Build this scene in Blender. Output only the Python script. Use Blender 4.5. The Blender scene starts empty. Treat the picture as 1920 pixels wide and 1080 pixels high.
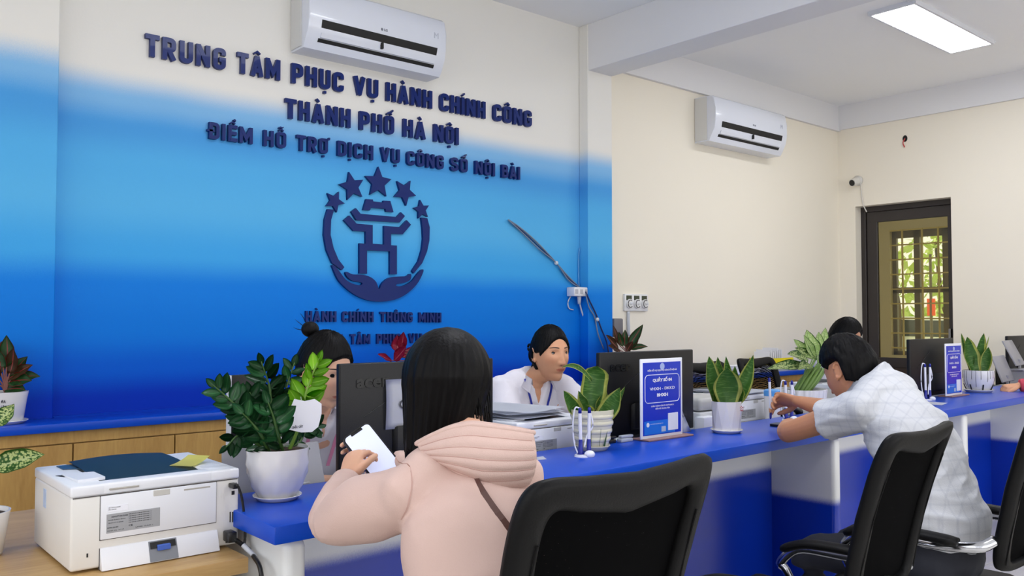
import bpy, bmesh, math, random
from mathutils import Vector, Matrix, noise
from mathutils.bvhtree import BVHTree
random.seed(7)
SC = bpy.context.scene
COL = SC.collection
PI = math.pi

# ------------------------------------------------------------------ camera, world, lights, exposure
CAM_H = 1.25
FPX = 1620.0
PITCH = math.atan(57 / FPX)
YAW = math.radians(49.4)
cam_data = bpy.data.cameras.new('camera')
cam_data.sensor_width = 36.0
cam_data.lens = FPX / 1920 * 36
cam_data.clip_start = 0.02
cam = bpy.data.objects.new('camera', cam_data)
COL.objects.link(cam)
cam.location = (0, 0, CAM_H)
cam.rotation_euler = (PI / 2 + PITCH, 0, YAW - PI / 2)
SC.camera = cam
SC.view_settings.view_transform = 'Standard'
SC.view_settings.look = 'None'
SC.view_settings.gamma = 1
SC.view_settings.use_curve_mapping = False
SC.view_settings.exposure = 0.42

world = bpy.data.worlds.new('sky')
SC.world = world
world.use_nodes = True
wn = world.node_tree
bgn = wn.nodes['Background']
bgn.inputs[0].default_value = (0.96, 0.97, 1.0, 1)
bgn.inputs[1].default_value = 1.0

def area_light(name, loc, rot, sx, sy, power, color):
    l = bpy.data.lights.new(name, 'AREA')
    l.shape = 'RECTANGLE'; l.size = sx; l.size_y = sy; l.energy = power; l.color = color
    o = bpy.data.objects.new(name, l); COL.objects.link(o)
    o.location = loc; o.rotation_euler = rot
    return o
# daylight through the glazed entrance side of the hall, behind and beside the photographer
area_light('daylight_entrance', (2.2, -3.0, 1.6), (math.radians(114), 0, 0), 6.5, 2.4, 66, (1.0, 0.975, 0.95))
area_light('daylight_side', (-2.9, 1.2, 1.6), (math.radians(110), 0, math.radians(-90)), 4.5, 2.2, 24, (1.0, 0.975, 0.95))
# sun on the garden beyond the passage window; it comes from that side and stays out of the hall
sun_data = bpy.data.lights.new('sun', 'SUN'); sun_data.energy = 5.0; sun_data.angle = math.radians(1.0); sun_data.color = (1.0, 0.96, 0.88)
sun = bpy.data.objects.new('sun', sun_data); COL.objects.link(sun); sun.rotation_euler = (math.radians(38), 0, math.radians(150))
# the hall's ceiling panels (one is in view; the others are added out of view to light the hall)
PANEL_EMIT = 17.0

# ------------------------------------------------------------------ measuring helpers (photo pixel -> point on a real plane)
_F = Vector((math.cos(YAW) * math.cos(PITCH), math.sin(YAW) * math.cos(PITCH), math.sin(PITCH)))
_R = Vector((math.sin(YAW), -math.cos(YAW), 0))
_U = Vector((-math.cos(YAW) * math.sin(PITCH), -math.sin(YAW) * math.sin(PITCH), math.cos(PITCH)))
def on_plane(axis, v, px, py):
    r = _F + _R * ((px - 960) / FPX) + _U * (-(py - 540) / FPX)
    o = Vector((0, 0, CAM_H))
    return o + r * ((v - o[axis]) / r[axis])
def onX(v, px, py): return on_plane(0, v, px, py)
def onY(v, px, py): return on_plane(1, v, px, py)
def onZ(v, px, py): return on_plane(2, v, px, py)

# ------------------------------------------------------------------ materials
def lin(c):
    return tuple(((x / 255) / 12.92 if x / 255 <= 0.04045 else (((x / 255) + 0.055) / 1.055) ** 2.4) for x in c[:3]) + (1,)
MATS = {}
def mat(name, rgb, rough=0.5, metal=0.0, var=0.05, scale=8.0, bump=0.0, bscale=None, spec=0.5, stretch=None, coat=0.0, emit=None, trans=0.0, sheen=0.0, sss=0.0):
    if name in MATS: return MATS[name]
    m = bpy.data.materials.new(name); m.use_nodes = True
    nt = m.node_tree; N = nt.nodes; L = nt.links
    b = N['Principled BSDF']
    tc = N.new('ShaderNodeTexCoord'); mp = N.new('ShaderNodeMapping')
    L.new(tc.outputs['Object'], mp.inputs[0])
    if stretch: mp.inputs['Scale'].default_value = stretch
    nz = N.new('ShaderNodeTexNoise'); nz.inputs['Scale'].default_value = scale; nz.inputs['Detail'].default_value = 4
    L.new(mp.outputs[0], nz.inputs['Vector'])
    mx = N.new('ShaderNodeMix'); mx.data_type = 'RGBA'
    c = lin(rgb)
    mx.inputs[6].default_value = tuple(min(1, x * (1 - var)) for x in c[:3]) + (1,)
    mx.inputs[7].default_value = tuple(min(1, x * (1 + var)) for x in c[:3]) + (1,)
    L.new(nz.outputs['Fac'], mx.inputs[0]); L.new(mx.outputs[2], b.inputs['Base Color'])
    b.inputs['Roughness'].default_value = rough; b.inputs['Metallic'].default_value = metal
    b.inputs['Specular IOR Level'].default_value = spec
    b.inputs['Coat Weight'].default_value = coat
    b.inputs['Sheen Weight'].default_value = sheen
    if sss:
        b.inputs['Subsurface Weight'].default_value = sss
        b.inputs['Subsurface Radius'].default_value = (0.012, 0.005, 0.003)
    if trans:
        b.inputs['Alpha'].default_value = 1 - trans
    if emit:
        b.inputs['Emission Color'].default_value = lin(emit[:3]); b.inputs['Emission Strength'].default_value = emit[3]
    if bump:
        n2 = N.new('ShaderNodeTexNoise'); n2.inputs['Scale'].default_value = bscale or scale * 6; n2.inputs['Detail'].default_value = 5
        L.new(mp.outputs[0], n2.inputs['Vector'])
        bp = N.new('ShaderNodeBump'); bp.inputs['Strength'].default_value = bump; bp.inputs['Distance'].default_value = 0.004
        L.new(n2.outputs['Fac'], bp.inputs['Height']); L.new(bp.outputs[0], b.inputs['Normal'])
    MATS[name] = m
    return m

def ramp_material(name, stops, rough=0.55, coat=0.0, wob=0.06, grain=0.035, spec=0.12):
    """paint sprayed in horizontal bands: colour is a function of the height above the floor"""
    m = bpy.data.materials.new(name); m.use_nodes = True
    nt = m.node_tree; N = nt.nodes; L = nt.links; b = N['Principled BSDF']
    g = N.new('ShaderNodeNewGeometry'); s = N.new('ShaderNodeSeparateXYZ'); L.new(g.outputs['Position'], s.inputs[0])
    nz = N.new('ShaderNodeTexNoise'); nz.inputs['Scale'].default_value = 1.1; nz.inputs['Detail'].default_value = 2
    L.new(g.outputs['Position'], nz.inputs['Vector'])
    nf = N.new('ShaderNodeTexNoise'); nf.inputs['Scale'].default_value = 260; nf.inputs['Detail'].default_value = 1
    L.new(g.outputs['Position'], nf.inputs['Vector'])
    a1 = N.new('ShaderNodeMath'); a1.operation = 'MULTIPLY_ADD'; L.new(nz.outputs['Fac'], a1.inputs[0]); a1.inputs[1].default_value = wob; L.new(s.outputs['Z'], a1.inputs[2])
    a2 = N.new('ShaderNodeMath'); a2.operation = 'MULTIPLY_ADD'; L.new(nf.outputs['Fac'], a2.inputs[0]); a2.inputs[1].default_value = grain; L.new(a1.outputs[0], a2.inputs[2])
    z0, z1 = stops[0][0], stops[-1][0]
    mr = N.new('ShaderNodeMapRange'); L.new(a2.outputs[0], mr.inputs[0])
    mr.inputs[1].default_value = z0 + (wob + grain) / 2; mr.inputs[2].default_value = z1 + (wob + grain) / 2
    cr = N.new('ShaderNodeValToRGB'); L.new(mr.outputs[0], cr.inputs[0])
    els = cr.color_ramp.elements
    cr.color_ramp.interpolation = 'EASE'
    while len(els) < len(stops): els.new(0.5)
    for e, (z, c) in zip(els, stops):
        e.position = (z - z0) / (z1 - z0)
    for e, (z, c) in zip(els, stops):
        e.color = lin(c)
    L.new(cr.outputs[0], b.inputs['Base Color'])
    b.inputs['Roughness'].default_value = rough; b.inputs['Coat Weight'].default_value = coat
    b.inputs['Coat Roughness'].default_value = 0.15
    b.inputs['Specular IOR Level'].default_value = spec
    bp = N.new('ShaderNodeBump'); bp.inputs['Strength'].default_value = 0.12; bp.inputs['Distance'].default_value = 0.002
    n3 = N.new('ShaderNodeTexNoise'); n3.inputs['Scale'].default_value = 90; L.new(g.outputs['Position'], n3.inputs['Vector'])
    L.new(n3.outputs['Fac'], bp.inputs['Height']); L.new(bp.outputs[0], b.inputs['Normal'])
    MATS[name] = m
    return m

def wood_material(name, c1, c2, rough=0.45, scale=(1, 1, 1)):
    m = bpy.data.materials.new(name); m.use_nodes = True
    nt = m.node_tree; N = nt.nodes; L = nt.links; b = N['Principled BSDF']
    g = N.new('ShaderNodeTexCoord'); mp = N.new('ShaderNodeMapping'); mp.inputs['Scale'].default_value = scale
    L.new(g.outputs['Object'], mp.inputs[0])
    w = N.new('ShaderNodeTexNoise'); w.inputs['Scale'].default_value = 3.0; w.inputs['Detail'].default_value = 8; w.inputs['Roughness'].default_value = 0.65; w.inputs['Distortion'].default_value = 0.9
    L.new(mp.outputs[0], w.inputs['Vector'])
    w2 = N.new('ShaderNodeTexNoise'); w2.inputs['Scale'].default_value = 22; w2.inputs['Detail'].default_value = 3
    L.new(mp.outputs[0], w2.inputs['Vector'])
    ad = N.new('ShaderNodeMath'); ad.operation = 'MULTIPLY_ADD'; ad.inputs[1].default_value = 0.35; L.new(w2.outputs['Fac'], ad.inputs[0]); L.new(w.outputs['Fac'], ad.inputs[2])
    mr = N.new('ShaderNodeMapRange'); mr.inputs[1].default_value = 0.42; mr.inputs[2].default_value = 0.92; L.new(ad.outputs[0], mr.inputs[0])
    mx = N.new('ShaderNodeMix'); mx.data_type = 'RGBA'; mx.inputs[6].default_value = lin(c1); mx.inputs[7].default_value = lin(c2)
    L.new(mr.outputs[0], mx.inputs[0]); L.new(mx.outputs[2], b.inputs['Base Color'])
    b.inputs['Roughness'].default_value = rough
    MATS[name] = m
    return m

# ------------------------------------------------------------------ object helpers
def wloc(o):
    v = Vector((0, 0, 0))
    while o is not None:
        v += o.location; o = o.parent
    return v
def link_mesh(name, me, m=None, parent=None, world=True, smooth=False):
    """link a mesh; with world=True its coordinates are world ones and are shifted into the parent's frame"""
    if parent is not None and world:
        me.transform(Matrix.Translation(-wloc(parent)))
    o = bpy.data.objects.new(name, me); COL.objects.link(o)
    if parent is not None: o.parent = parent
    if m is not None: me.materials.append(m)
    if smooth:
        for p in me.polygons: p.use_smooth = True
    return o
def obj(name, bm, m=None, parent=None, world=True, smooth=False, angle=None):
    me = bpy.data.meshes.new(name)
    bmesh.ops.recalc_face_normals(bm, faces=bm.faces)
    bm.to_mesh(me); bm.free()
    o = link_mesh(name, me, m, parent, world, smooth)
    if angle is not None:
        for p in me.polygons: p.use_smooth = True
        try: me.set_sharp_from_angle(angle=math.radians(angle))
        except Exception: pass
    return o
def tag(o, label=None, cat=None, group=None, kind=None):
    if label: o['label'] = label
    if cat: o['category'] = cat
    if group: o['group'] = group
    if kind: o['kind'] = kind
    return o
def thing(name, label, cat, loc=(0, 0, 0), group=None):
    o = bpy.data.objects.new(name, None); COL.objects.link(o)
    o.location = loc; o.empty_display_size = 0.05
    return tag(o, label, cat, group)
def dup(root, loc, label=None, rotz=None, group=None):
    def rec(o, par):
        c = o.copy(); COL.objects.link(c); c.parent = par
        for ch in [x for x in KIDS.get(o.name, [])]: rec(ch, c)
        return c
    KIDS = {}
    for x in COL.objects:
        if x.parent is not None: KIDS.setdefault(x.parent.name, []).append(x)
    r = rec(root, None); r.location = loc
    if rotz is not None: r.rotation_euler = (0, 0, rotz)
    if label: r['label'] = label
    if group: r['group'] = group
    return r

def box(bm, x0, x1, y0, y1, z0, z1, bev=0.0, seg=2, mi=0):
    vs = [bm.verts.new((x, y, z)) for x in (x0, x1) for y in (y0, y1) for z in (z0, z1)]
    fs = []
    for idx in ((0, 1, 3, 2), (4, 6, 7, 5), (0, 4, 5, 1), (2, 3, 7, 6), (0, 2, 6, 4), (1, 5, 7, 3)):
        f = bm.faces.new([vs[i] for i in idx]); f.material_index = mi; fs.append(f)
    if bev:
        es = list({e for f in fs for e in f.edges})
        bmesh.ops.bevel(bm, geom=es, offset=bev, segments=seg, affect='EDGES', profile=0.5)
    return vs
def boxo(name, x0, x1, y0, y1, z0, z1, m, parent=None, bev=0.0, seg=2, angle=None):
    bm = bmesh.new(); box(bm, x0, x1, y0, y1, z0, z1, bev, seg)
    return obj(name, bm, m, parent, angle=(35 if bev else None) if angle is None else angle)
def prism(bm, pts, vec):
    """polygon pts (3D) extruded by vec"""
    vec = Vector(vec)
    a = [bm.verts.new(p) for p in pts]; b = [bm.verts.new(Vector(p) + vec) for p in pts]
    n = len(pts)
    bm.faces.new(a); bm.faces.new(b[::-1])
    for i in range(n):
        bm.faces.new((a[i], a[(i + 1) % n], b[(i + 1) % n], b[i]))
def lathe(bm, prof, c=(0, 0, 0), n=32, fn=None):
    """prof: (r, z) list; fn(ang, i, r) -> r"""
    rings = []
    for i, (r, z) in enumerate(prof):
        ring = []
        for k in range(n):
            a = 2 * PI * k / n
            rr = fn(a, i, r, z) if fn else r
            ring.append(bm.verts.new((c[0] + rr * math.cos(a), c[1] + rr * math.sin(a), c[2] + z)))
        rings.append(ring)
    for i in range(len(rings) - 1):
        for k in range(n):
            bm.faces.new((rings[i][k], rings[i][(k + 1) % n], rings[i + 1][(k + 1) % n], rings[i + 1][k]))
    bm.faces.new(rings[0][::-1]); bm.faces.new(rings[-1])
def catmull(pts, sub=6):
    pts = [Vector(p) for p in pts]
    if len(pts) < 3: return pts
    out = []
    P = [pts[0] * 2 - pts[1]] + pts + [pts[-1] * 2 - pts[-2]]
    for i in range(1, len(P) - 2):
        for s in range(sub):
            t = s / sub
            a, b, c, d = P[i - 1], P[i], P[i + 1], P[i + 2]
            out.append(0.5 * ((2 * b) + (c - a) * t + (2 * a - 5 * b + 4 * c - d) * t * t + (3 * b - a - 3 * c + d) * t ** 3))
    out.append(pts[-1])
    return out
def tube(bm, path, rad, n=10, up=(0, 0, 1), cap=True, round_cap=False):
    """path of points; rad float / list of floats / list of (side, up) pairs"""
    path = [Vector(p) for p in path]; N = len(path)
    if not isinstance(rad, (list, tuple)): rad = [rad] * N
    rad = [(r, r) if not isinstance(r, (list, tuple)) else r for r in rad]
    up = Vector(up)
    if round_cap:
        d0 = (path[0] - path[1]).normalized(); d1 = (path[-1] - path[-2]).normalized()
        r0, r1 = rad[0], rad[-1]; m0 = min(r0); m1 = min(r1)
        pre = [(path[0] + d0 * m0 * math.sin(a), (r0[0] * math.cos(a), r0[1] * math.cos(a))) for a in (1.4, 1.0, 0.5)]
        post = [(path[-1] + d1 * m1 * math.sin(a), (r1[0] * math.cos(a), r1[1] * math.cos(a))) for a in (0.5, 1.0, 1.4)]
        path = [p for p, r in pre] + path + [p for p, r in post]; rad = [r for p, r in pre] + list(rad) + [r for p, r in post]; N = len(path)
    rings = []
    for i in range(N):
        t = (path[min(i + 1, N - 1)] - path[max(i - 1, 0)])
        t = t.normalized() if t.length > 1e-9 else Vector((0, 0, 1))
        side = t.cross(up)
        if side.length < 0.05: side = t.cross(Vector((0.3, 1, 0.1)))
        side.normalize(); u = side.cross(t).normalized()
        rings.append([bm.verts.new(path[i] + side * (rad[i][0] * math.cos(2 * PI * k / n)) + u * (rad[i][1] * math.sin(2 * PI * k / n))) for k in range(n)])
    for i in range(N - 1):
        for k in range(n):
            bm.faces.new((rings[i][k], rings[i][(k + 1) % n], rings[i + 1][(k + 1) % n], rings[i + 1][k]))
    if cap:
        bm.faces.new(rings[0][::-1]); bm.faces.new(rings[-1])
def smooth_tube(bm, pts, rads, n=16, sub=5, up=(0, 0, 1)):
    """limb: control points with (side, up) radii, interpolated"""
    rads = [(r, r) if not isinstance(r, (list, tuple)) else r for r in rads]
    P = catmull(pts, sub); R = [v for v in catmull([(a, b, 0) for a, b in rads], sub)]
    if len(P) != len(R):
        R = [Vector((a, b, 0)) for a, b in rads]
    tube(bm, P, [(max(r.x, 0.001), max(r.y, 0.001)) for r in R], n=n, up=up, round_cap=True)
def ellipsoid(bm, c, r, rot=None, n=20, m=14):
    c = Vector(c)
    rings = []
    M = rot or Matrix.Identity(3)
    for i in range(1, m):
        a = -PI / 2 + PI * i / m
        rings.append([bm.verts.new(c + M @ Vector((r[0] * math.cos(a) * math.cos(2 * PI * k / n), r[1] * math.cos(a) * math.sin(2 * PI * k / n), r[2] * math.sin(a)))) for k in range(n)])
    bot = bm.verts.new(c + M @ Vector((0, 0, -r[2]))); top = bm.verts.new(c + M @ Vector((0, 0, r[2])))
    for i in range(len(rings) - 1):
        for k in range(n):
            bm.faces.new((rings[i][k], rings[i][(k + 1) % n], rings[i + 1][(k + 1) % n], rings[i + 1][k]))
    for k in range(n):
        bm.faces.new((bot, rings[0][(k + 1) % n], rings[0][k])); bm.faces.new((top, rings[-1][k], rings[-1][(k + 1) % n]))
def surf(bm, fn, nu, nv, thick=0.0):
    """open grid surface fn(u,v)->Vector, u,v in 0..1, optional thickness; writes uv"""
    uvl = bm.loops.layers.uv.verify()
    g = [[bm.verts.new(fn(i / nu, j / nv)) for i in range(nu + 1)] for j in range(nv + 1)]
    fs = []
    for j in range(nv):
        for i in range(nu):
            try: f = bm.faces.new((g[j][i], g[j][i + 1], g[j + 1][i + 1], g[j + 1][i]))
            except ValueError: continue
            for l, (a, b) in zip(f.loops, ((i, j), (i + 1, j), (i + 1, j + 1), (i, j + 1))):
                l[uvl].uv = (a / nu, b / nv)
            fs.append(f)
    if thick:
        bmesh.ops.solidify(bm, geom=fs, thickness=thick)
    return fs
def remesh_object(name, bm, voxel, m, parent, smooth_it=4, factor=0.5, fn=None):
    """union of the closed pieces in bm, smoothed into one continuous skin; fn(co, no)->offset distance"""
    me = bpy.data.meshes.new(name)
    bmesh.ops.recalc_face_normals(bm, faces=bm.faces)
    bm.to_mesh(me); bm.free()
    o = bpy.data.objects.new(name, me); COL.objects.link(o)
    md = o.modifiers.new('r', 'REMESH'); md.mode = 'VOXEL'; md.voxel_size = voxel; md.use_smooth_shade = True
    if smooth_it:
        s = o.modifiers.new('s', 'SMOOTH'); s.iterations = smooth_it; s.factor = factor
    dg = bpy.context.evaluated_depsgraph_get(); dg.update()
    me2 = bpy.data.meshes.new_from_object(o.evaluated_get(dg))
    bpy.data.objects.remove(o); bpy.data.meshes.remove(me)
    me2.name = name
    if fn:
        cos = [v.co.copy() for v in me2.vertices]; nos = [v.normal.copy() for v in me2.vertices]
        for v, c, n in zip(me2.vertices, cos, nos):
            v.co = c + n * fn(c, n)
    me2.materials.clear()
    if parent is not None: me2.transform(Matrix.Translation(-wloc(parent)))
    r = bpy.data.objects.new(name, me2); COL.objects.link(r)
    if parent is not None: r.parent = parent
    if m is not None: me2.materials.append(m)
    for p in me2.polygons: p.use_smooth = True
    return r
def poly_rot(p, c, a):
    return (c[0] + (p[0] - c[0]) * math.cos(a) - (p[1] - c[1]) * math.sin(a), c[1] + (p[0] - c[0]) * math.sin(a) + (p[1] - c[1]) * math.cos(a))

# ------------------------------------------------------------------ text
_tcache = {}
def text_mesh(s, bold=0.03, res=3):
    key = (s, bold, res)
    if key not in _tcache:
        c = bpy.data.curves.new('t', 'FONT'); c.body = s; c.size = 1.0; c.offset = bold; c.resolution_u = res; c.extrude = 0.05
        o = bpy.data.objects.new('t', c); COL.objects.link(o)
        dg = bpy.context.evaluated_depsgraph_get(); dg.update()
        me = bpy.data.meshes.new_from_object(o.evaluated_get(dg))
        bpy.data.objects.remove(o); bpy.data.curves.remove(c)
        vs = [v.co.copy() for v in me.vertices]; fs = [tuple(p.vertices) for p in me.polygons]
        bpy.data.meshes.remove(me)
        xs = [v.x for v in vs]
        _tcache[key] = (vs, fs, min(xs), max(xs))
    return _tcache[key]
CAP = 0.73
def put_text(bm, s, width, cap, depth, frame, bold=0.03, res=3, align='left', maxsx=None):
    """text into bm. frame = (origin at left baseline, right, up, out)"""
    o, r, u, out = [Vector(x) for x in frame]
    vs, fs, x0, x1 = text_mesh(s, bold, res)
    sy = cap / CAP; sx = width / (x1 - x0)
    if maxsx: sx = min(sx, maxsx * sy)
    shift = -((x1 - x0) * sx) / 2 if align == 'center' else 0
    nv = [bm.verts.new(o + r * ((v.x - x0) * sx + shift) + u * (v.y * sy) + out * ((v.z + 0.05) / 0.1 * depth)) for v in vs]
    for f in fs:
        try: bm.faces.new([nv[i] for i in f])
        except ValueError: pass
    bmesh.ops.remove_doubles(bm, verts=nv, dist=1e-6)

# stroke alphabet for the condensed, square-shouldered sign letters (unit = cap height)
def _rc(pts, r=0.16, n=5):
    out = [Vector(pts[0] + (0,))]
    for a, b, c in zip(pts, pts[1:], pts[2:]):
        a, b, c = Vector(a + (0,)), Vector(b + (0,)), Vector(c + (0,)); u, v = (a - b), (c - b); q = min(r, u.length * 0.5, v.length * 0.5)
        p0, p1 = b + u.normalized() * q, b + v.normalized() * q
        for k in range(n + 1):
            t = k / n; out.append(p0 * (1 - t) ** 2 + b * 2 * t * (1 - t) + p1 * t ** 2)
    out.append(Vector(pts[-1] + (0,)))
    res = [out[0]]
    for p in out[1:]:
        if (p - res[-1]).length > 1e-3: res.append(p)
    return [(p.x, p.y) for p in res]
def _glyphs():
    l, r, W, t, b = 0.1, 0.42, 0.52, 0.9, 0.1
    g = {}
    g['T'] = (0.50, [[(0, t), (0.50, t)], [(0.25, 0), (0.25, 0.95)]])
    g['U'] = (W, [_rc([(l, 1), (l, b), (r, b), (r, 1)])])
    g['N'] = (0.56, [[(l, 0), (l, 1)], [(0.46, 0), (0.46, 1)], [(l, 0.93), (0.46, 0.07)]])
    g['H'] = (W, [[(l, 0), (l, 1)], [(r, 0), (r, 1)], [(l, 0.5), (r, 0.5)]])
    g['I'] = (0.2, [[(0.1, 0), (0.1, 1)]])
    g['O'] = (W, [_rc([(0.26, t), (l, t), (l, b), (r, b), (r, t), (0.26, t)])])
    g['C'] = (W, [_rc([(r, 0.66), (r, t), (l, t), (l, b), (r, b), (r, 0.34)])])
    g['G'] = (W, [_rc([(r, 0.68), (r, t), (l, t), (l, b), (r, b), (r, 0.47)]) + [(0.25, 0.47)]])
    g['P'] = (W, [[(l, 0), (l, 1)], _rc([(l, t), (r, t), (r, 0.42), (l, 0.42)])])
    g['R'] = (0.54, [[(l, 0), (l, 1)], _rc([(l, t), (r, t), (r, 0.45), (l, 0.45)]), [(0.24, 0.45), (0.44, 0.0)]])
    g['B'] = (W, [[(l, 0), (l, 1)], _rc([(l, t), (0.40, t), (0.40, 0.52), (l, 0.52)]), _rc([(l, 0.52), (r, 0.52), (r, b), (l, b)])])
    g['D'] = (W, [[(l, 0), (l, 1)], _rc([(l, t), (r, t), (r, b), (l, b)])])
    g['E'] = (0.46, [[(l, 0), (l, 1)], [(l, t), (0.46, t)], [(l, 0.5), (0.42, 0.5)], [(l, b), (0.46, b)]])
    g['S'] = (W, [_rc([(r, 0.70), (r, t), (l, t), (l, 0.52), (r, 0.48), (r, b), (l, b), (l, 0.30)])])
    g['V'] = (0.54, [[(0.09, 1), (0.27, 0.03)], [(0.45, 1), (0.27, 0.03)]])
    g['A'] = (0.56, [[(0.09, 0), (0.28, 0.97)], [(0.47, 0), (0.28, 0.97)], [(0.15, 0.27), (0.41, 0.27)]])
    g['M'] = (0.68, [[(l, 0), (l, 1)], [(0.58, 0), (0.58, 1)], [(l, 0.93), (0.34, 0.30), (0.58, 0.93)]])
    return g
GL = _glyphs()
ACC = {'Â': 'A^', 'Ụ': 'U.', 'À': 'A`', 'Í': 'I/', 'Ô': 'O^', 'Ố': 'O^/', 'Ộ': 'O^.', 'Ể': 'E^?', 'Ỗ': 'O^~', 'Ợ': 'O.h', 'Ị': 'I.', 'Đ': 'D-', 'Ậ': 'A^.'}
def stroke(bm, pts, hw, place, depth):
    pts = [Vector((a, b)) for a, b in pts]; n = len(pts); L = []; R = []
    for i, p in enumerate(pts):
        d0 = (p - pts[i - 1]).normalized() if i else None; d1 = (pts[i + 1] - p).normalized() if i < n - 1 else None
        if d0 is None: d0 = d1
        if d1 is None: d1 = d0
        n0 = Vector((-d0.y, d0.x)); n1 = Vector((-d1.y, d1.x)); m = (n0 + n1); m = m.normalized() if m.length > 1e-6 else n0
        k = hw / max(0.45, m.dot(n0)); L.append(p + m * k); R.append(p - m * k)
    fr = [[bm.verts.new(place(q.x, q.y, z)) for q in S_] for S_ in (L, R) for z in (0, depth)]   # L0 L1 R0 R1
    L0, L1, R0, R1 = fr
    for i in range(n - 1):
        bm.faces.new((L1[i], L1[i + 1], R1[i + 1], R1[i])); bm.faces.new((L0[i], L0[i + 1], R0[i + 1], R0[i]))
        bm.faces.new((L0[i], L0[i + 1], L1[i + 1], L1[i])); bm.faces.new((R0[i], R0[i + 1], R1[i + 1], R1[i]))
    bm.faces.new((L0[0], L1[0], R1[0], R0[0])); bm.faces.new((L0[-1], L1[-1], R1[-1], R0[-1]))
def sign_letter(bm, ch, x, sx, z, cap, depth, y, hw=0.105):
    code = ACC.get(ch, ch); W, S_ = GL[code[0]]
    place = lambda a, b, c: (x + a * cap, y - c, z + b * cap)
    for k, s in enumerate(S_): stroke(bm, [(a * sx, b) for a, b in s], hw, place, depth + 0.0006 * k)
    mid = W * sx / 2; top = 1.10
    for m in code[1:]:
        if m == '^': stroke(bm, [(mid - 0.15, top - 0.01), (mid, top + 0.10), (mid + 0.15, top - 0.01)], 0.045, place, depth); 
        elif m == '`': stroke(bm, [(mid - 0.10, top + 0.14), (mid + 0.05, top)], 0.05, place, depth)
        elif m == '/': 
            o = 0.12 if '^' in code else 0.0; stroke(bm, [(mid - 0.03 + o, top + o * 0.9), (mid + 0.12 + o, top + 0.14 + o * 0.9)], 0.045, place, depth)
        elif m == '?': stroke(bm, [(mid + 0.05, top + 0.20), (mid + 0.12, top + 0.26), (mid + 0.17, top + 0.20), (mid + 0.12, top + 0.13)], 0.035, place, depth)
        elif m == '~': stroke(bm, [(mid - 0.14, top + 0.17), (mid - 0.06, top + 0.23), (mid + 0.05, top + 0.18), (mid + 0.13, top + 0.24)], 0.035, place, depth)
        elif m == '.': stroke(bm, [(mid - 0.065, -0.17), (mid + 0.065, -0.17)], 0.065, place, depth)
        elif m == 'h': stroke(bm, [(W * sx - 0.10, 0.92), (W * sx + 0.07, 0.98), (W * sx + 0.09, 1.10)], 0.05, place, depth)
        elif m == '-': stroke(bm, [(-0.09, 0.5), (0.28 * sx, 0.5)], 0.06, place, depth)

# ================================================================== the setting
WY = 4.2          # back wall plane
EX = 7.7          # end wall plane
ZC = 3.27         # ceiling
BLUE = [(0.55, (0, 40, 160)), (0.88, (0, 50, 176)), (1.02, (0, 92, 204)), (1.20, (6, 118, 216)), (1.40, (16, 124, 220)), (1.56, (64, 164, 230)), (1.80, (88, 178, 232)), (1.98, (84, 174, 231)), (2.15, (74, 156, 222)), (2.28, (128, 184, 230)), (2.42, (232, 230, 224)), (3.3, (232, 230, 224))]
BLUE_HI = [(z + (0.05 if z > 2 else 0.0), c) for z, c in BLUE]
m_blue = ramp_material('sprayed_blue_paint', BLUE, rough=0.5)
m_blue2 = ramp_material('sprayed_blue_paint_pillar', BLUE_HI, rough=0.5)
m_cream = mat('cream_paint', (240, 233, 217), 0.6, var=0.02, scale=1.5, bump=0.06, bscale=80)
m_white = mat('white_paint', (228, 228, 230), 0.6, var=0.015, scale=1.5, bump=0.05, bscale=80)
m_ceil = mat('ceiling_paint', (244, 245, 246), 0.7, var=0.015, scale=1.0)
m_tile = mat('floor_tile', (222, 218, 210), 0.25, var=0.06, scale=3)
m_grout = mat('grout', (140, 135, 128), 0.8)
m_dark_frame = mat('dark_door_aluminium', (46, 40, 38), 0.4, var=0.08)

def struct(name, bm, m, parent=None, angle=None):
    o = obj(name, bm, m, parent, angle=angle)
    if parent is None: o['kind'] = 'structure'
    return o
bm = bmesh.new(); box(bm, -3.2, 4.225, WY, WY + 0.2, 0, ZC + 0.1); struct('wall_back', bm, m_blue)
bm = bmesh.new(); box(bm, 4.225, EX + 0.2, WY, WY + 0.2, 0, ZC + 0.1); struct('wall_back_cream', bm, m_cream)
bm = bmesh.new(); box(bm, -3.2, 0.93, WY - 0.08, WY, 0, ZC, 0.004, 1); struct('wall_pillar', bm, m_blue2)
bm = bmesh.new(); box(bm, 4.21, 4.452, WY - 0.085, WY, 0, ZC, 0.004, 1); struct('wall_pillar', bm, m_blue)
bm = bmesh.new(); box(bm, 4.215, 4.45, -3.2, WY - 0.02, 2.95, ZC, 0.003, 1); struct('trim_1', bm, m_white)     # ceiling beam
bm = bmesh.new(); box(bm, 4.45, EX, WY - 0.03, WY, 3.03, ZC); struct('trim_2', bm, m_white)
bm = bmesh.new(); box(bm, EX - 0.03, EX, -3.2, WY - 0.03, 3.04, ZC); struct('trim_3', bm, m_white)
bm = bmesh.new(); box(bm, -3.2, EX + 0.2, -3.2, WY + 0.2, ZC, ZC + 0.15); struct('ceiling', bm, m_ceil)
# end wall with the door opening
DY0, DY1, DZ = 3.17, 4.035, 2.297
bm = bmesh.new()
box(bm, EX, EX + 0.22, -3.2, DY0, 0, ZC); box(bm, EX, EX + 0.22, DY1, WY, 0, ZC); box(bm, EX, EX + 0.22, DY0, DY1, DZ, ZC)
struct('wall_right', bm, m_cream)
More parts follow.
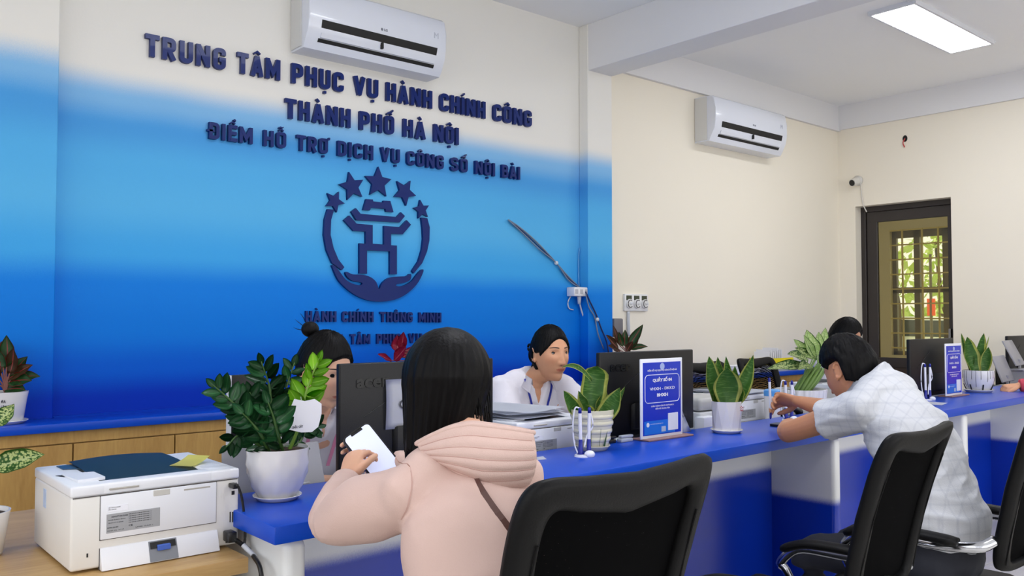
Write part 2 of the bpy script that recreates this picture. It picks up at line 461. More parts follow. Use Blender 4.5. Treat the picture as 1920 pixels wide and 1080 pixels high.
# floor: slab + tiles
bm = bmesh.new(); box(bm, -3.2, EX, -3.2, WY, -0.1, -0.008); fl = struct('floor', bm, m_grout)
tb = bmesh.new(); box(tb, 0.002, 0.598, 0.002, 0.598, -0.008, 0.0, 0.001, 1)
tme = bpy.data.meshes.new('tile'); tb.to_mesh(tme); tb.free(); tme.materials.append(m_tile)
for i in range(0, 13):
    for j in range(-2, 7):
        t = bpy.data.objects.new('tile', tme); COL.objects.link(t); t.parent = fl; t.location = (-0.05 + i * 0.6 - 0.05, j * 0.6 - 0.0, 0)

# glazed front and side of the hall, behind the photographer
m_alu = mat('grey_aluminium', (120, 122, 126), 0.4, var=0.05)
bm = bmesh.new()
for k in range(9): box(bm, -3.2 + k * 1.36 - 0.03, -3.2 + k * 1.36 + 0.03, -3.26, -3.2, 0, ZC)
for z in (0.0, 2.45, ZC - 0.08): box(bm, -3.2, EX, -3.25, -3.21, z, z + 0.08)
struct('window_2', bm, m_alu)
bm = bmesh.new()
for k in range(6): box(bm, -3.26, -3.2, -3.2 + k * 1.48 - 0.03, -3.2 + k * 1.48 + 0.03, 0, ZC)
for z in (0.0, 2.45, ZC - 0.08): box(bm, -3.25, -3.21, -3.2, WY, z, z + 0.08)
struct('window_3', bm, m_alu)

# door with a big tinted pane
dr = bpy.data.objects.new('door_1', None); COL.objects.link(dr); dr.location = (EX + 0.11, (DY0 + DY1) / 2, 0); dr['kind'] = 'structure'
fx0, fx1 = EX + 0.10, EX + 0.16
bm = bmesh.new()
box(bm, fx0, fx1, DY0, DY0 + 0.045, 0, DZ, 0.003, 1); box(bm, fx0, fx1, DY1 - 0.045, DY1, 0, DZ, 0.003, 1); box(bm, fx0 - 0.001, fx1 + 0.001, DY0, DY1, DZ - 0.05, DZ, 0.003, 1)
obj('door_frame', bm, m_dark_frame, dr)
bm = bmesh.new()
l0, l1 = DY0 + 0.045, DY1 - 0.05
box(bm, fx0 + 0.015, fx1 - 0.01, l0, l0 + 0.035, 0.02, DZ - 0.05, 0.004, 1); box(bm, fx0 + 0.015, fx1 - 0.01, l1 - 0.10, l1, 0.02, DZ - 0.05, 0.004, 1)
box(bm, fx0 + 0.014, fx1 - 0.009, l0, l1, DZ - 0.15, DZ - 0.05, 0.004, 1); box(bm, fx0 + 0.015, fx1 - 0.01, l0, l1, 0.80, 0.89, 0.004, 1)
box(bm, fx0 + 0.015, fx1 - 0.01, l0, l1, 0.02, 0.14, 0.004, 1)
leaf = obj('door_leaf', bm, m_dark_frame, dr)
boxo('lower_panel', fx0 + 0.025, fx1 - 0.02, l0 + 0.02, l1 - 0.09, 0.13, 0.81, mat('door_lower_panel', (58, 48, 42), 0.35), dr, 0.003, 1)
bm = bmesh.new(); box(bm, EX + 0.07, fx0 + 0.02, l0 + 0.006, l0 + 0.026, 1.02, 1.16, 0.005, 2)
obj('door_handle', bm, mat('handle_steel', (150, 150, 150), 0.3, 1.0), dr)
# tinted glass
mg = bpy.data.materials.new('tinted_glass'); mg.use_nodes = True
nt = mg.node_tree; nt.nodes.clear()
o_ = nt.nodes.new('ShaderNodeOutputMaterial'); tr = nt.nodes.new('ShaderNodeBsdfTransparent'); gl = nt.nodes.new('ShaderNodeBsdfGlossy'); mxs = nt.nodes.new('ShaderNodeMixShader')
tr.inputs[0].default_value = (0.92, 0.89, 0.74, 1); gl.inputs['Roughness'].default_value = 0.03; gl.inputs[0].default_value = (0.9, 0.9, 0.85, 1)
fr = nt.nodes.new('ShaderNodeFresnel'); fr.inputs[0].default_value = 1.45
nt.links.new(fr.outputs[0], mxs.inputs[0]); nt.links.new(tr.outputs[0], mxs.inputs[1]); nt.links.new(gl.outputs[0], mxs.inputs[2]); nt.links.new(mxs.outputs[0], o_.inputs[0])
bm = bmesh.new(); box(bm, fx0 + 0.03, fx0 + 0.036, l0 + 0.02, l1 - 0.09, 0.88, DZ - 0.13); obj('pane', bm, mg, dr)

# the passage behind the door, its barred window and the garden outside
PX = 10.5
m_pass = mat('passage_paint', (215, 205, 172), 0.7, var=0.03, scale=2)
bm = bmesh.new()
wy0, wy1, wz0, wz1 = 3.75, 5.06, 0.80, 2.34
box(bm, PX, PX + 0.15, 2.2, wy0, 0, ZC); box(bm, PX, PX + 0.15, wy1, 5.6, 0, ZC); box(bm, PX, PX + 0.15, wy0, wy1, 0, wz0); box(bm, PX, PX + 0.15, wy0, wy1, wz1, ZC)
struct('wall_passage', bm, m_pass)
bm = bmesh.new(); box(bm, EX + 0.22, PX, 5.45, 5.6, 0, ZC); box(bm, EX + 0.22, PX, 2.05, 2.2, 0, ZC); struct('wall_passage_side', bm, m_pass)
bm = bmesh.new(); box(bm, EX + 0.22, PX + 0.15, 2.05, 5.6, 2.75, 2.85); struct('ceiling_passage', bm, m_ceil)
bm = bmesh.new(); box(bm, EX + 0.01, PX + 0.15, 2.05, 5.6, -0.1, 0); struct('floor_passage', bm, m_tile)
wd = bpy.data.objects.new('window_1', None); COL.objects.link(wd); wd.location = (PX, (wy0 + wy1) / 2, wz0); wd['kind'] = 'structure'
m_wf = mat('brown_window_frame', (92, 84, 66), 0.5)
bm = bmesh.new(); X0, X1 = PX + 0.06, PX + 0.11
box(bm, X0, X1, wy0, wy0 + 0.06, wz0, wz1); box(bm, X0, X1, wy1 - 0.05, wy1, wz0, wz1); box(bm, X0, X1, wy0, wy1, wz0, wz0 + 0.05); box(bm, X0, X1, wy0, wy1, wz1 - 0.10, wz1)
for yy in (4.12, 4.42, 4.76): box(bm, X0, X1, yy - 0.035, yy + 0.035, wz0, wz1)
box(bm, X0, X1, wy0, wy1, 1.56, 1.63)
obj('window_frame', bm, m_wf, wd)
m_bar = mat('cream_iron_bar', (214, 194, 120), 0.5)
for k in range(9):
    z = wz0 + 0.09 + k * 0.18
    boxo('bar', PX - 0.01, PX + 0.006, wy0, wy1, z - 0.008, z + 0.008, m_bar, wd)
for yy in (3.9, 4.16, 4.30, 4.47, 4.66, 4.9):
    boxo('bar', PX - 0.02, PX - 0.004, yy - 0.009, yy + 0.009, wz0, wz1, m_bar, wd)
# garden
bm = bmesh.new(); box(bm, -25, 12, -25, 30, -0.24, -0.16); struct('ground_front', bm, mat('forecourt_paving', (150, 150, 150), 0.9, var=0.08, scale=0.6))
bm = bmesh.new(); box(bm, PX + 0.15, 40, -12, 30, -0.15, -0.05); struct('ground_outside', bm, mat('garden_ground', (168, 178, 120), 0.9, var=0.25, scale=0.5))
m_leafout = mat('garden_leaves', (168, 190, 96), 0.6, var=0.3, scale=3)
m_bark = mat('garden_bark', (95, 80, 60), 0.9, var=0.2)
def garden_tree(name, x, y, h, r, label):
    t = thing(name, label, 'tree', (x, y, -0.05), 'garden trees')
    bm = bmesh.new(); tube(bm, [(x, y, -0.1), (x + 0.05, y, h * 0.4), (x, y + 0.1, h * 0.8)], [0.12, 0.09, 0.05], 8); obj('trunk', bm, m_bark, t, smooth=True)
    bm = bmesh.new(); rnd = random.Random(int(x * 10))
    for k in range(420):
        a = rnd.uniform(0, 2 * PI); e = math.asin(rnd.uniform(-1, 1)); q = r * rnd.uniform(0.5, 1)
        c = Vector((x + q * math.cos(a) * math.cos(e), y + q * math.sin(a) * math.cos(e), h * 0.75 + q * 0.9 * math.sin(e)))
        d1 = Vector((rnd.uniform(-1, 1), rnd.uniform(-1, 1), rnd.uniform(-1, 1))).normalized() * 0.13; d2 = d1.cross(Vector((rnd.uniform(-1, 1), 0.3, rnd.uniform(-1, 1)))).normalized() * 0.06
        bm.faces.new([bm.verts.new(c + d1), bm.verts.new(c + d2), bm.verts.new(c - d1), bm.verts.new(c - d2)])
    cr = obj('crown', bm, m_leafout, t); cr['kind'] = 'stuff'
garden_tree('garden_tree', 17.0, 8.1, 3.6, 1.5, 'broad leafy tree seen through the upper barred window panes')
garden_tree('garden_tree', 24.0, 10.2, 4.2, 2.4, 'larger round tree farther back in the garden')
garden_tree('garden_shrub', 21.0, 8.0, 1.7, 1.1, 'low round shrub behind the barred window')
bm = bmesh.new()
for k in range(1100):
    c = Vector((30 + random.uniform(-0.7, 0.7), random.uniform(4, 24), random.uniform(0, 1.5)))
    d1 = Vector((random.uniform(-1, 1), random.uniform(-1, 1), random.uniform(-1, 1))).normalized() * 0.3; d2 = d1.cross(Vector((1, 0.3, 0.2))).normalized() * 0.16
    bm.faces.new([bm.verts.new(c + d1), bm.verts.new(c + d2), bm.verts.new(c - d1), bm.verts.new(c - d2)])
box(bm, 30.2, 31, 4, 24, -0.1, 1.3)
tag(obj('hedge', bm, m_leafout), 'green hedge far across the garden outside the window', 'hedge', kind='stuff')
# red banner on a post outside
t = thing('street_banner', 'orange red banner on a post outside the barred window', 'banner', (13.0, 5.72, -0.05))
p = onX(13.0, 1746, 590)
bm = bmesh.new(); tube(bm, [(13, p.y, -0.05), (13, p.y, 2.2)], 0.02, 8); obj('post', bm, m_wf, t)
boxo('cloth', 12.99, 13.01, p.y - 0.06, p.y + 0.055, onX(13.0, 1746, 592).z, onX(13.0, 1746, 560).z, mat('banner_red', (235, 96, 60), 0.7), t)
# white parked car low outside (seen as a bright shape behind the bars)
def outside_car():
    t = thing('car', 'white parked car outside, low behind the barred window', 'car', (0, 0, 0))
    bm = bmesh.new(); cx, cy = 18.0, 7.45
    prof = [(-1.9, 0.35), (-1.95, 0.75), (-1.3, 0.9), (-0.75, 1.32), (0.7, 1.34), (1.35, 0.92), (1.9, 0.8), (1.95, 0.35)]
    prism(bm, [(cx - 0.8, cy + a, b - 0.05) for a, b in prof], (1.6, 0, 0))
    bmesh.ops.bevel(bm, geom=bm.edges[:], offset=0.05, segments=2, affect='EDGES', profile=0.5)
    obj('car_body', bm, mat('car_white', (235, 238, 240), 0.25, coat=0.5), t, angle=35)
    bm = bmesh.new(); prism(bm, [(cx - 0.81, cy + a, b - 0.05) for a, b in [(-1.15, 0.93), (-0.7, 1.25), (0.62, 1.27), (1.1, 0.95)]], (0.02, 0, 0))
    obj('side_window', bm, mat('car_glass', (60, 66, 60), 0.1), t)
    for s in (-1.2, 1.2):
        bm = bmesh.new(); tube(bm, [(cx - 0.83, cy + s, 0.27), (cx - 0.63, cy + s, 0.27)], 0.31, 24); obj('wheel', bm, mat('tyre', (25, 25, 25), 0.8), t)
outside_car()

# ceiling light panels
m_led = mat('led_diffuser', (255, 255, 255), 0.4, emit=(245, 248, 255, PANEL_EMIT))
m_tin = mat('white_tin', (225, 228, 235), 0.4)
def panel(x0, x1, y0, y1, label, group=None):
    t = thing('ceiling_light', label, 'ceiling light', ((x0 + x1) / 2, (y0 + y1) / 2, ZC), group)
    bm = bmesh.new()
    w = 0.018
    box(bm, x0 - w, x1 + w, y0 - w, y0, ZC - 0.03, ZC); box(bm, x0 - w, x1 + w, y1, y1 + w, ZC - 0.03, ZC); box(bm, x0 - w, x0, y0, y1, ZC - 0.03, ZC); box(bm, x1, x1 + w, y0, y1, ZC - 0.03, ZC)
    obj('frame', bm, m_tin, t)
    boxo('diffuser', x0, x1, y0, y1, ZC - 0.026, ZC - 0.006, m_led, t)
    for x in (x0 - 0.03, x1 + 0.03):
        boxo('clip', x - 0.012, x + 0.012, y0 - 0.02, y0 + 0.03, ZC - 0.012, ZC, m_tin, t)
panel(5.46, 6.68, 2.45, 2.73, 'bright rectangular panel light on the ceiling above the far counter')
for x, y, w_ in ((1.8, -0.4, 'over the waiting area'), (5.4, -0.2, 'in front of the far counter'), (1.6, 1.9, 'above the woman in pink'), (-1.6, 0.8, 'beyond the printer desk')):  # extra unseen panels, added for the light they give
    panel(x, x + 1.2, y, y + 0.28, 'added ceiling panel light ' + w_ + ', outside the picture', 'added panel lights outside the picture')

# ================================================================== the lettering and emblem on the blue wall
m_letter = mat('navy_acrylic', (6, 34, 104), 0.36, var=0.05, spec=0.22, coat=0.06)
LY = WY - 0.001
def letter_line(label, words, zl, cap, depth=0.022):
    """each letter is a part; words = (text, pixel start, pixel end); baseline heights measured on the wall"""
    x0 = onY(LY, words[0][1], 300).x
    t = thing('sign_lettering', label, 'lettering', (x0, LY, zl[0]))
    xa, xb = x0, onY(LY, words[-1][2], 300).x
    for w, p0, p1 in words:
        a = onY(LY, p0, 300).x; b = onY(LY, p1, 300).x
        ws = [GL[ACC.get(ch, ch)[0]][0] for ch in w]
        gap = 0.115 * cap
        sx = (b - a - gap * (len(w) - 1)) / sum(ws) / cap
        x = a
        for ch, cw in zip(w, ws):
            z = zl[0] + (zl[1] - zl[0]) * (x - xa) / (xb - xa)
            bm = bmesh.new()
            sign_letter(bm, ch, x, sx, z, cap, depth, LY)
            obj('letter', bm, m_letter, t)
            x += cw * sx * cap + gap
letter_line('longest top line of navy raised letters, just below the air conditioner', [('TRUNG', 267, 419), ('TÂM', 440, 521), ('PHỤC', 542, 641), ('VỤ', 659, 706), ('HÀNH', 720, 807), ('CHÍNH', 821, 907), ('CÔNG', 921, 994)], (2.487, 2.50), 0.106)
letter_line('second line of navy raised letters reading THÀNH PHỐ HÀ NỘI', [('THÀNH', 531, 654), ('PHỐ', 670, 736), ('HÀ', 752, 795), ('NỘI', 810, 857)], (2.30, 2.305), 0.104)
letter_line('third line of navy raised letters, directly above the stars of the emblem', [('ĐIỂM', 388, 471), ('HỖ', 490, 534), ('TRỢ', 553, 612), ('DỊCH', 629, 697), ('VỤ', 710, 747), ('CÔNG', 759, 829), ('SỐ', 841, 874), ('NỘI', 887, 925), ('BÀI', 937, 972)], (2.136, 2.145), 0.082)
letter_line('small navy letters under the emblem reading HÀNH CHÍNH THÔNG MINH', [('HÀNH', 573, 631), ('CHÍNH', 641, 700), ('THÔNG', 712, 773), ('MINH', 784, 826)], (1.232, 1.226), 0.058, 0.015)
letter_line('lowest small navy letters reading TẬN TÂM PHỤC VỤ behind the heads', [('TẬN', 597, 643), ('TÂM', 657, 694), ('PHỤC', 706, 751), ('VỤ', 765, 791)], (1.108, 1.106), 0.056, 0.015)

em = thing('wall_emblem', 'navy emblem of a gate cradled by two hands under five stars', 'emblem', (2.6, LY, 1.35))
def uvp(u, v): return onY(LY, 560 + u / 2.843, 300 + v / 2.843)
def em_poly(name, pts, sm=0):
    P = [uvp(*p) for p in pts]
    bm = bmesh.new(); prism(bm, [(p.x, LY, p.z) for p in P], (0, -0.018, 0))
    bm.normal_update(); bmesh.ops.triangulate(bm, faces=[f for f in bm.faces if len(f.verts) > 4])
    obj(name, bm, m_letter, em)
def em_smooth(name, pts):
    P = catmull([(a, b, 0) for a, b in pts + [pts[0]]], 3)[:-1]
    em_poly(name, [(p.x, p.y) for p in P])
for (u, v, r, rot) in ((417, 122, 0.146, 0), (278, 143, 0.132, 15), (558, 172, 0.128, -29), (185, 222, 0.098, -24), (648, 266, 0.094, 12)):
    c = uvp(u, v); bm = bmesh.new(); pts = []
    for k in range(10):
        rr = r * (0.62 if k % 2 == 0 else 0.29); a = PI / 2 + k * PI / 5 + math.radians(rot)
        pts.append((c.x + rr * math.cos(a), LY, c.z + rr * math.sin(a)))
    prism(bm, pts, (0, -0.018, 0)); obj('star', bm, m_letter, em)
em_poly('gate_finial', [(352, 210), (387, 212), (389, 222), (442, 228), (444, 218), (480, 220), (497, 280), (458, 277), (455, 262), (376, 256), (372, 270), (335, 268)])
em_poly('gate_roof', [(272, 277), (297, 258), (322, 288), (515, 305), (537, 280), (558, 300), (530, 334), (300, 322)])
em_poly('gate_frame', [(233, 322), (262, 297), (300, 340), (386, 348), (386, 447), (447, 452), (447, 352), (533, 359), (568, 322), (590, 346), (546, 397), (484, 394), (484, 455), (515, 457), (515, 610), (478, 610), (478, 488), (356, 482), (356, 607), (316, 605), (316, 445), (349, 447), (349, 383), (285, 379)])
em_poly('laurel_arc', [(146, 263), (181, 266), (165, 320), (162, 400), (178, 470), (203, 530), (235, 572), (222, 588), (170, 550), (140, 480), (126, 400), (130, 320)])
em_poly('laurel_arc', [(645, 308), (677, 312), (690, 360), (688, 430), (675, 490), (650, 550), (605, 605), (596, 592), (630, 540), (648, 480), (655, 420), (652, 365)])
em_smooth('cupped_hands', [(168, 562), (182, 563), (210, 595), (240, 635), (275, 658), (318, 668), (331, 660), (325, 653), (280, 645), (252, 625), (241, 602), (250, 597), (280, 610), (330, 612), (375, 625), (405, 652), (420, 690), (436, 658), (470, 630), (520, 622), (565, 620), (582, 608), (592, 615), (585, 640), (555, 655), (515, 662), (513, 672), (545, 672), (590, 650), (625, 607), (650, 584), (656, 595), (630, 650), (590, 695), (540, 730), (480, 750), (415, 755), (350, 745), (290, 718), (240, 680), (200, 635)])

# ================================================================== wall fixtures
m_acw = mat('air_conditioner_plastic', (224, 228, 238), 0.22, var=0.01, spec=0.5, coat=0.3)
m_acs = mat('air_conditioner_side_plastic', (214, 214, 212), 0.4, var=0.01)
m_black = mat('black_plastic', (14, 14, 16), 0.35, var=0.1)
m_slot = mat('dark_slot', (8, 8, 9), 0.6)
m_grey = mat('grey_print', (120, 124, 135), 0.5)
def air_conditioner(x0, x1, z0, z1, y, label):
    t = thing('air_conditioner', label, 'air conditioner', ((x0 + x1) / 2, y, z0))
    d = 0.20; H = z1 - z0
    # side profile in (depth from wall, height): rounded front, recessed underside
    prof = [(0, 0), (0, H), (0.10, H), (0.165, H * 0.985), (0.185, H * 0.93), (0.198, H * 0.7), (0.20, H * 0.45), (0.188, H * 0.27), (0.150, H * 0.08), (0.135, 0.0)]
    def prof_front(i): return prof[i]
    bm = bmesh.new(); prism(bm, [(x0, y - a, z0 + b) for a, b in prof], (x1 - x0, 0, 0))
    bmesh.ops.bevel(bm, geom=[e for e in bm.edges if abs(e.verts[0].co.x - e.verts[1].co.x) < 1e-5 and min(abs(v.co.y - y) for v in e.verts) > 0.02], offset=0.008, segments=2, affect='EDGES', profile=0.5)
    obj('casing', bm, m_acw, t, angle=40)
    # outlet mouth, cut into the lower front as a dark recess with its flap
    def fp(s):   # point on the lower front curve
        a, b = Vector((0.1995, H * 0.44)), Vector((0.150, H * 0.08))
        c = Vector((0.189, H * 0.27))
        return ((1 - s) ** 2) * a + 2 * (1 - s) * s * c + s * s * b
    def strip(name, s0, s1, xa, xb, out, m, th=0.004):
        bm = bmesh.new(); n = 5; pts = []
        for k in range(n + 1):
            q = fp(s0 + (s1 - s0) * k / n); pts.append((q.x + out, q.y))
        back = [(a - th, b - 0.001) for a, b in pts[::-1]]
        prism(bm, [(xa, y - a, z0 + b) for a, b in pts + back], (xb - xa, 0, 0)); return obj(name, bm, m, t, angle=40)
    W = x1 - x0; xa, xb = x0 + W * 0.085, x1 - W * 0.075
    strip('air_outlet', 0.02, 0.60, xa, xb, 0.003, m_slot)
    f = strip('air_flap', 0.57, 0.76, xa + 0.004, xb - 0.004, 0.010, m_acw, 0.006)
    strip('flap_slit', 0.79, 0.92, xa - 0.005, xb, 0.0035, m_slot)
    boxo('flap_hinge', (xa + xb) / 2 - 0.006, (xa + xb) / 2 + 0.006, y - 0.203, y - 0.185, z0 + H * 0.20, z0 + H * 0.30, m_slot, t, 0.001, 1)
    boxo('end_cap', x0 - 0.006, x0 + 0.001, y - 0.12, y - 0.004, z0 + 0.01, z1 - 0.006, m_acs, t, 0.002, 1)
    bm = bmesh.new(); o = (x0 + W * 0.515, y - 0.2002, z0 + H * 0.50)
    put_text(bm, 'LG', 0.022, 0.013, 0.001, (o, (1, 0, 0), (0, 0, 1), (0, -1, 0)), bold=0.04)
    bmesh.ops.create_circle(bm, cap_ends=True, segments=16, radius=0.008, matrix=Matrix.Translation((o[0] - 0.013, o[1], o[2] + 0.006)) @ Matrix.Rotation(PI / 2, 4, 'X'))
    obj('logo', bm, m_grey, t)
    bm = bmesh.new(); put_text(bm, 'M', 0.03, 0.035, 0.001, ((x0 + W * 0.90, y - 0.1999, z0 + H * 0.60), (1, 0, 0), (0, 0, 1), (0, -1, 0)), bold=-0.0)
    obj('printed_mark', bm, mat('pale_print', (196, 200, 212), 0.4), t)
    return t
air_conditioner(2.06, 2.93, 2.655, 2.985, WY, 'wide white air conditioner high on the blue wall above the lettering')
air_conditioner(5.50, 6.50, 2.63, 2.985, WY, 'white air conditioner with dark outlet on the cream wall')

# CCTV camera with its cable, and the bare wire above the door
m_cctv = mat('camera_white', (215, 212, 205), 0.35)
c = onX(EX, 1609, 341)
t = thing('security_camera', 'small white dome-eyed security camera beside the door top', 'camera', (EX, c.y, c.z))
bm = bmesh.new(); tube(bm, [(EX, c.y, c.z + 0.01), (EX - 0.02, c.y, c.z + 0.01)], 0.048, 24); ellipsoid(bm, (EX - 0.04, c.y + 0.0, c.z), (0.035, 0.04, 0.04)); obj('mount', bm, m_cctv, t, smooth=True)
bm = bmesh.new(); d = Vector((-0.9, 0.15, -0.3)).normalized(); p0 = Vector((EX - 0.04, c.y, c.z)); tube(bm, [p0, p0 + d * 0.06], 0.034, 20); obj('barrel', bm, m_cctv, t, angle=40)
bm = bmesh.new(); tube(bm, [p0 + d * 0.058, p0 + d * 0.064], 0.028, 20); obj('lens', bm, m_black, t)
bm = bmesh.new(); e = onX(EX - 0.005, 1617, 398); tube(bm, catmull([(EX - 0.01, c.y - 0.03, c.z - 0.02), (EX - 0.006, c.y - 0.035, c.z - 0.12), (EX - 0.006, c.y - 0.05, c.z - 0.22), (EX + 0.02, e.y - 0.03, e.z)], 5), 0.005, 6); obj('cable', bm, m_cctv, t, smooth=True)
c = onX(EX, 1697, 264)
t = thing('loose_wire', 'short red wire hanging from a hole in the end wall', 'wire', (EX, c.y, c.z))
bm = bmesh.new(); tube(bm, [(EX - 0.002, c.y, c.z + 0.02), (EX + 0.01, c.y, c.z + 0.02)], [(0.022, 0.03), (0.022, 0.03)], 14); obj('wall_hole', bm, m_slot, t)
bm = bmesh.new(); tube(bm, catmull([(EX - 0.003, c.y, c.z + 0.02), (EX - 0.02, c.y + 0.01, c.z - 0.02), (EX - 0.01, c.y, c.z - 0.06)], 5), 0.005, 6); obj('wire', bm, mat('red_wire', (190, 70, 70), 0.5), t)

# cable bundle and socket block by the pillar
m_cab = mat('grey_cable', (120, 132, 150), 0.5); m_cabw = mat('white_cable', (200, 204, 212), 0.5); m_cabb = mat('navy_cable', (22, 40, 92), 0.5)
def wallpts(px, y=WY - 0.012): return [tuple(onY(y, a, b)) for a, b in px]
t = thing('cable_bundle', 'grey cables strung diagonally down the blue wall to the socket block', 'cables', tuple(onY(WY, 953, 412)))
for k, (m, r) in enumerate(((m_cab, 0.005), (m_cabb, 0.004), (m_cab, 0.004))):
    o = (k - 1) * 3
    bm = bmesh.new(); tube(bm, catmull(wallpts([(953, 412), (978, 432 + o), (1010, 462 + o * 1.5), (1043, 493), (1066, 522 + o), (1088, 540)], WY - 0.012 - 0.004 * k), 5), r, 8); obj('cable', bm, m, t, smooth=True)
p = onY(WY - 0.016, 1043, 493); bm = bmesh.new(); ellipsoid(bm, p, (0.016, 0.012, 0.014)); obj('cable_clip', bm, m_cabw, t, smooth=True)
t = thing('socket_block', 'white extension socket block fixed on the blue wall beside the pillar', 'socket', tuple(onY(WY, 1086, 548)))
a = onY(WY - 0.05, 1072, 556); b = onY(WY - 0.05, 1099, 539)
boxo('housing', a.x, b.x, WY - 0.075, WY, b.z - 0.062, b.z, mat('socket_white', (226, 226, 230), 0.35), t, 0.006, 2)
for k in range(3):
    xx = a.x + (b.x - a.x) * (k + 0.5) / 3
    boxo('socket_hole', xx - 0.014, xx + 0.014, WY - 0.0765, WY - 0.07, b.z - 0.045, b.z - 0.015, mat('socket_recess', (180, 180, 186), 0.5), t, 0.001, 1)
q = onY(WY - 0.04, 1086, 566); bm = bmesh.new(); tube(bm, [q + Vector((0, 0, 0.05)), q + Vector((0, 0, -0.015))], [0.016, 0.010], 10); obj('plug', bm, m_cabw, t, smooth=True)
def wire_thing(label, pts, m, r, y=WY - 0.012, grp=None):
    P = catmull(wallpts(pts, y), 5)
    t = thing('power_cable', label, 'cable', tuple(P[0]), grp)
    bm = bmesh.new(); tube(bm, P, r, 8); obj('cord', bm, m, t, smooth=True); return t
wire_thing('pale power cable hanging straight down from the socket block', [(1086, 566), (1092, 588), (1102, 618), (1108, 634), (1114, 660)], m_cabw, 0.0055, WY - 0.03)
wire_thing('short white lead curling left off the socket block', [(1072, 552), (1065, 566), (1067, 578), (1075, 581)], m_cabw, 0.004)
t = wire_thing('dark cables running down past the pillar foot to the plant', [(1098, 547), (1106, 565), (1118, 590), (1127, 615), (1137, 640), (1142, 668)], m_cabb, 0.005, WY - 0.10)
bm = bmesh.new(); tube(bm, catmull(wallpts([(1098, 550), (1104, 575), (1115, 595), (1121, 625), (1132, 655)], WY - 0.098), 5), 0.004, 8); obj('cord', bm, m_cab, t, smooth=True)
p = onY(WY - 0.10, 1120, 599); bm = bmesh.new(); ellipsoid(bm, p, (0.014, 0.012, 0.014)); obj('cable_clip', bm, m_cabw, t, smooth=True)
wire_thing('thin cord running up the blue corner beside the pillar', [(1087, 465), (1085, 480), (1085, 520), (1086, 540)], mat('blue_cord', (90, 160, 215), 0.5), 0.004)

# three timer dials on the cream wall
a = onY(WY, 1168, 583); b = onY(WY, 1211, 552)
t = thing('timer_panel', 'white panel with three dial timers on the cream wall', 'timer', (a.x, WY, a.z))
m_sw = mat('timer_white', (232, 232, 232), 0.35)
boxo('backplate', a.x, b.x, WY - 0.02, WY, a.z, b.z, m_sw, t, 0.004, 2)
w = (b.x - a.x) / 3
for k in range(3):
    xc = a.x + w * (k + 0.5)
    boxo('display', xc - 0.028, xc + 0.028, WY - 0.024, WY - 0.018, b.z - 0.045, b.z - 0.012, mat('timer_display', (52, 60, 40), 0.2), t, 0.001, 1)
    bm = bmesh.new()
    cz = a.z + 0.052
    ring = [(xc + 0.033 * math.cos(q / 24 * 2 * PI), WY - 0.022, cz + 0.036 * math.sin(q / 24 * 2 * PI)) for q in range(25)]
    tube(bm, [(xc, WY - 0.02, cz), (xc, WY - 0.034, cz)], 0.034, 24); d_ = obj('dial', bm, m_sw, t, angle=40)
    bm = bmesh.new(); tube(bm, [(xc + 0.024 * math.cos(q), WY - 0.036, cz + 0.027 * math.sin(q)) for q in [1.0 + i * 0.25 for i in range(19)]], 0.0035, 6); obj('dial_mark', bm, mat('dial_grey', (88, 84, 84), 0.5), d_)
    bm = bmesh.new(); tube(bm, [(xc, WY - 0.034, cz), (xc + 0.012, WY - 0.045, cz + 0.006)], 0.009, 10); obj('knob', bm, m_sw, d_)
p = onY(WY - 0.01, 1178, 584)
wire_thing('white trunking dropping from the timer panel behind the plant', [(1178, 584), (1178, 600), (1179, 630)], m_cabw, 0.012)
a = onY(WY - 0.08, 1150, 632); b = onY(WY - 0.08, 1167, 597)
t = thing('wall_telephone', 'small grey device on the cream wall behind the red-edged plant', 'device', (a.x, WY, a.z))
boxo('casing', a.x, b.x, WY - 0.09, WY, a.z, b.z, mat('device_grey', (112, 110, 116), 0.5), t, 0.01, 2)

# ================================================================== back ledge and cabinets
m_bluetop = mat('blue_worktop', (6, 70, 190), 0.32, var=0.05, scale=60, spec=0.35)
m_wood = wood_material('oak_laminate', (196, 158, 92), (164, 124, 66), 0.45, (5, 5, 0.8))
m_wood2 = wood_material('pale_desk_laminate', (202, 168, 112), (172, 134, 82), 0.4, (0.8, 6, 6))
LZ = 0.822; LF = 3.88
t = thing('wall_ledge', 'long blue worktop running along the wall over wooden cabinets', 'ledge', (2, LF, LZ))
boxo('worktop', -3.0, EX - 0.01, LF, WY - 0.083, LZ - 0.035, LZ, m_bluetop, t, 0.004, 2)
bm = bmesh.new(); box(bm, 0.935, 4.205, WY - 0.083, WY, LZ - 0.035, LZ); box(bm, 4.455, EX - 0.01, WY - 0.083, WY, LZ - 0.035, LZ); obj('worktop_back', bm, m_bluetop, t)
seam = [onY(LF + 0.02, q, 870).x for q in (137, 328)]
pw = seam[1] - seam[0]
k0 = -9
x = seam[0] + k0 * pw
n = 0
CAB_LABELS = ((-1, 'oak cabinet unit below the red-edged plant, left of the first visible seam'), (0, 'oak cabinet unit between the two visible seams, right behind the printer'), (1, 'oak cabinet unit between the second seam and the bushy plant'))
proto = None
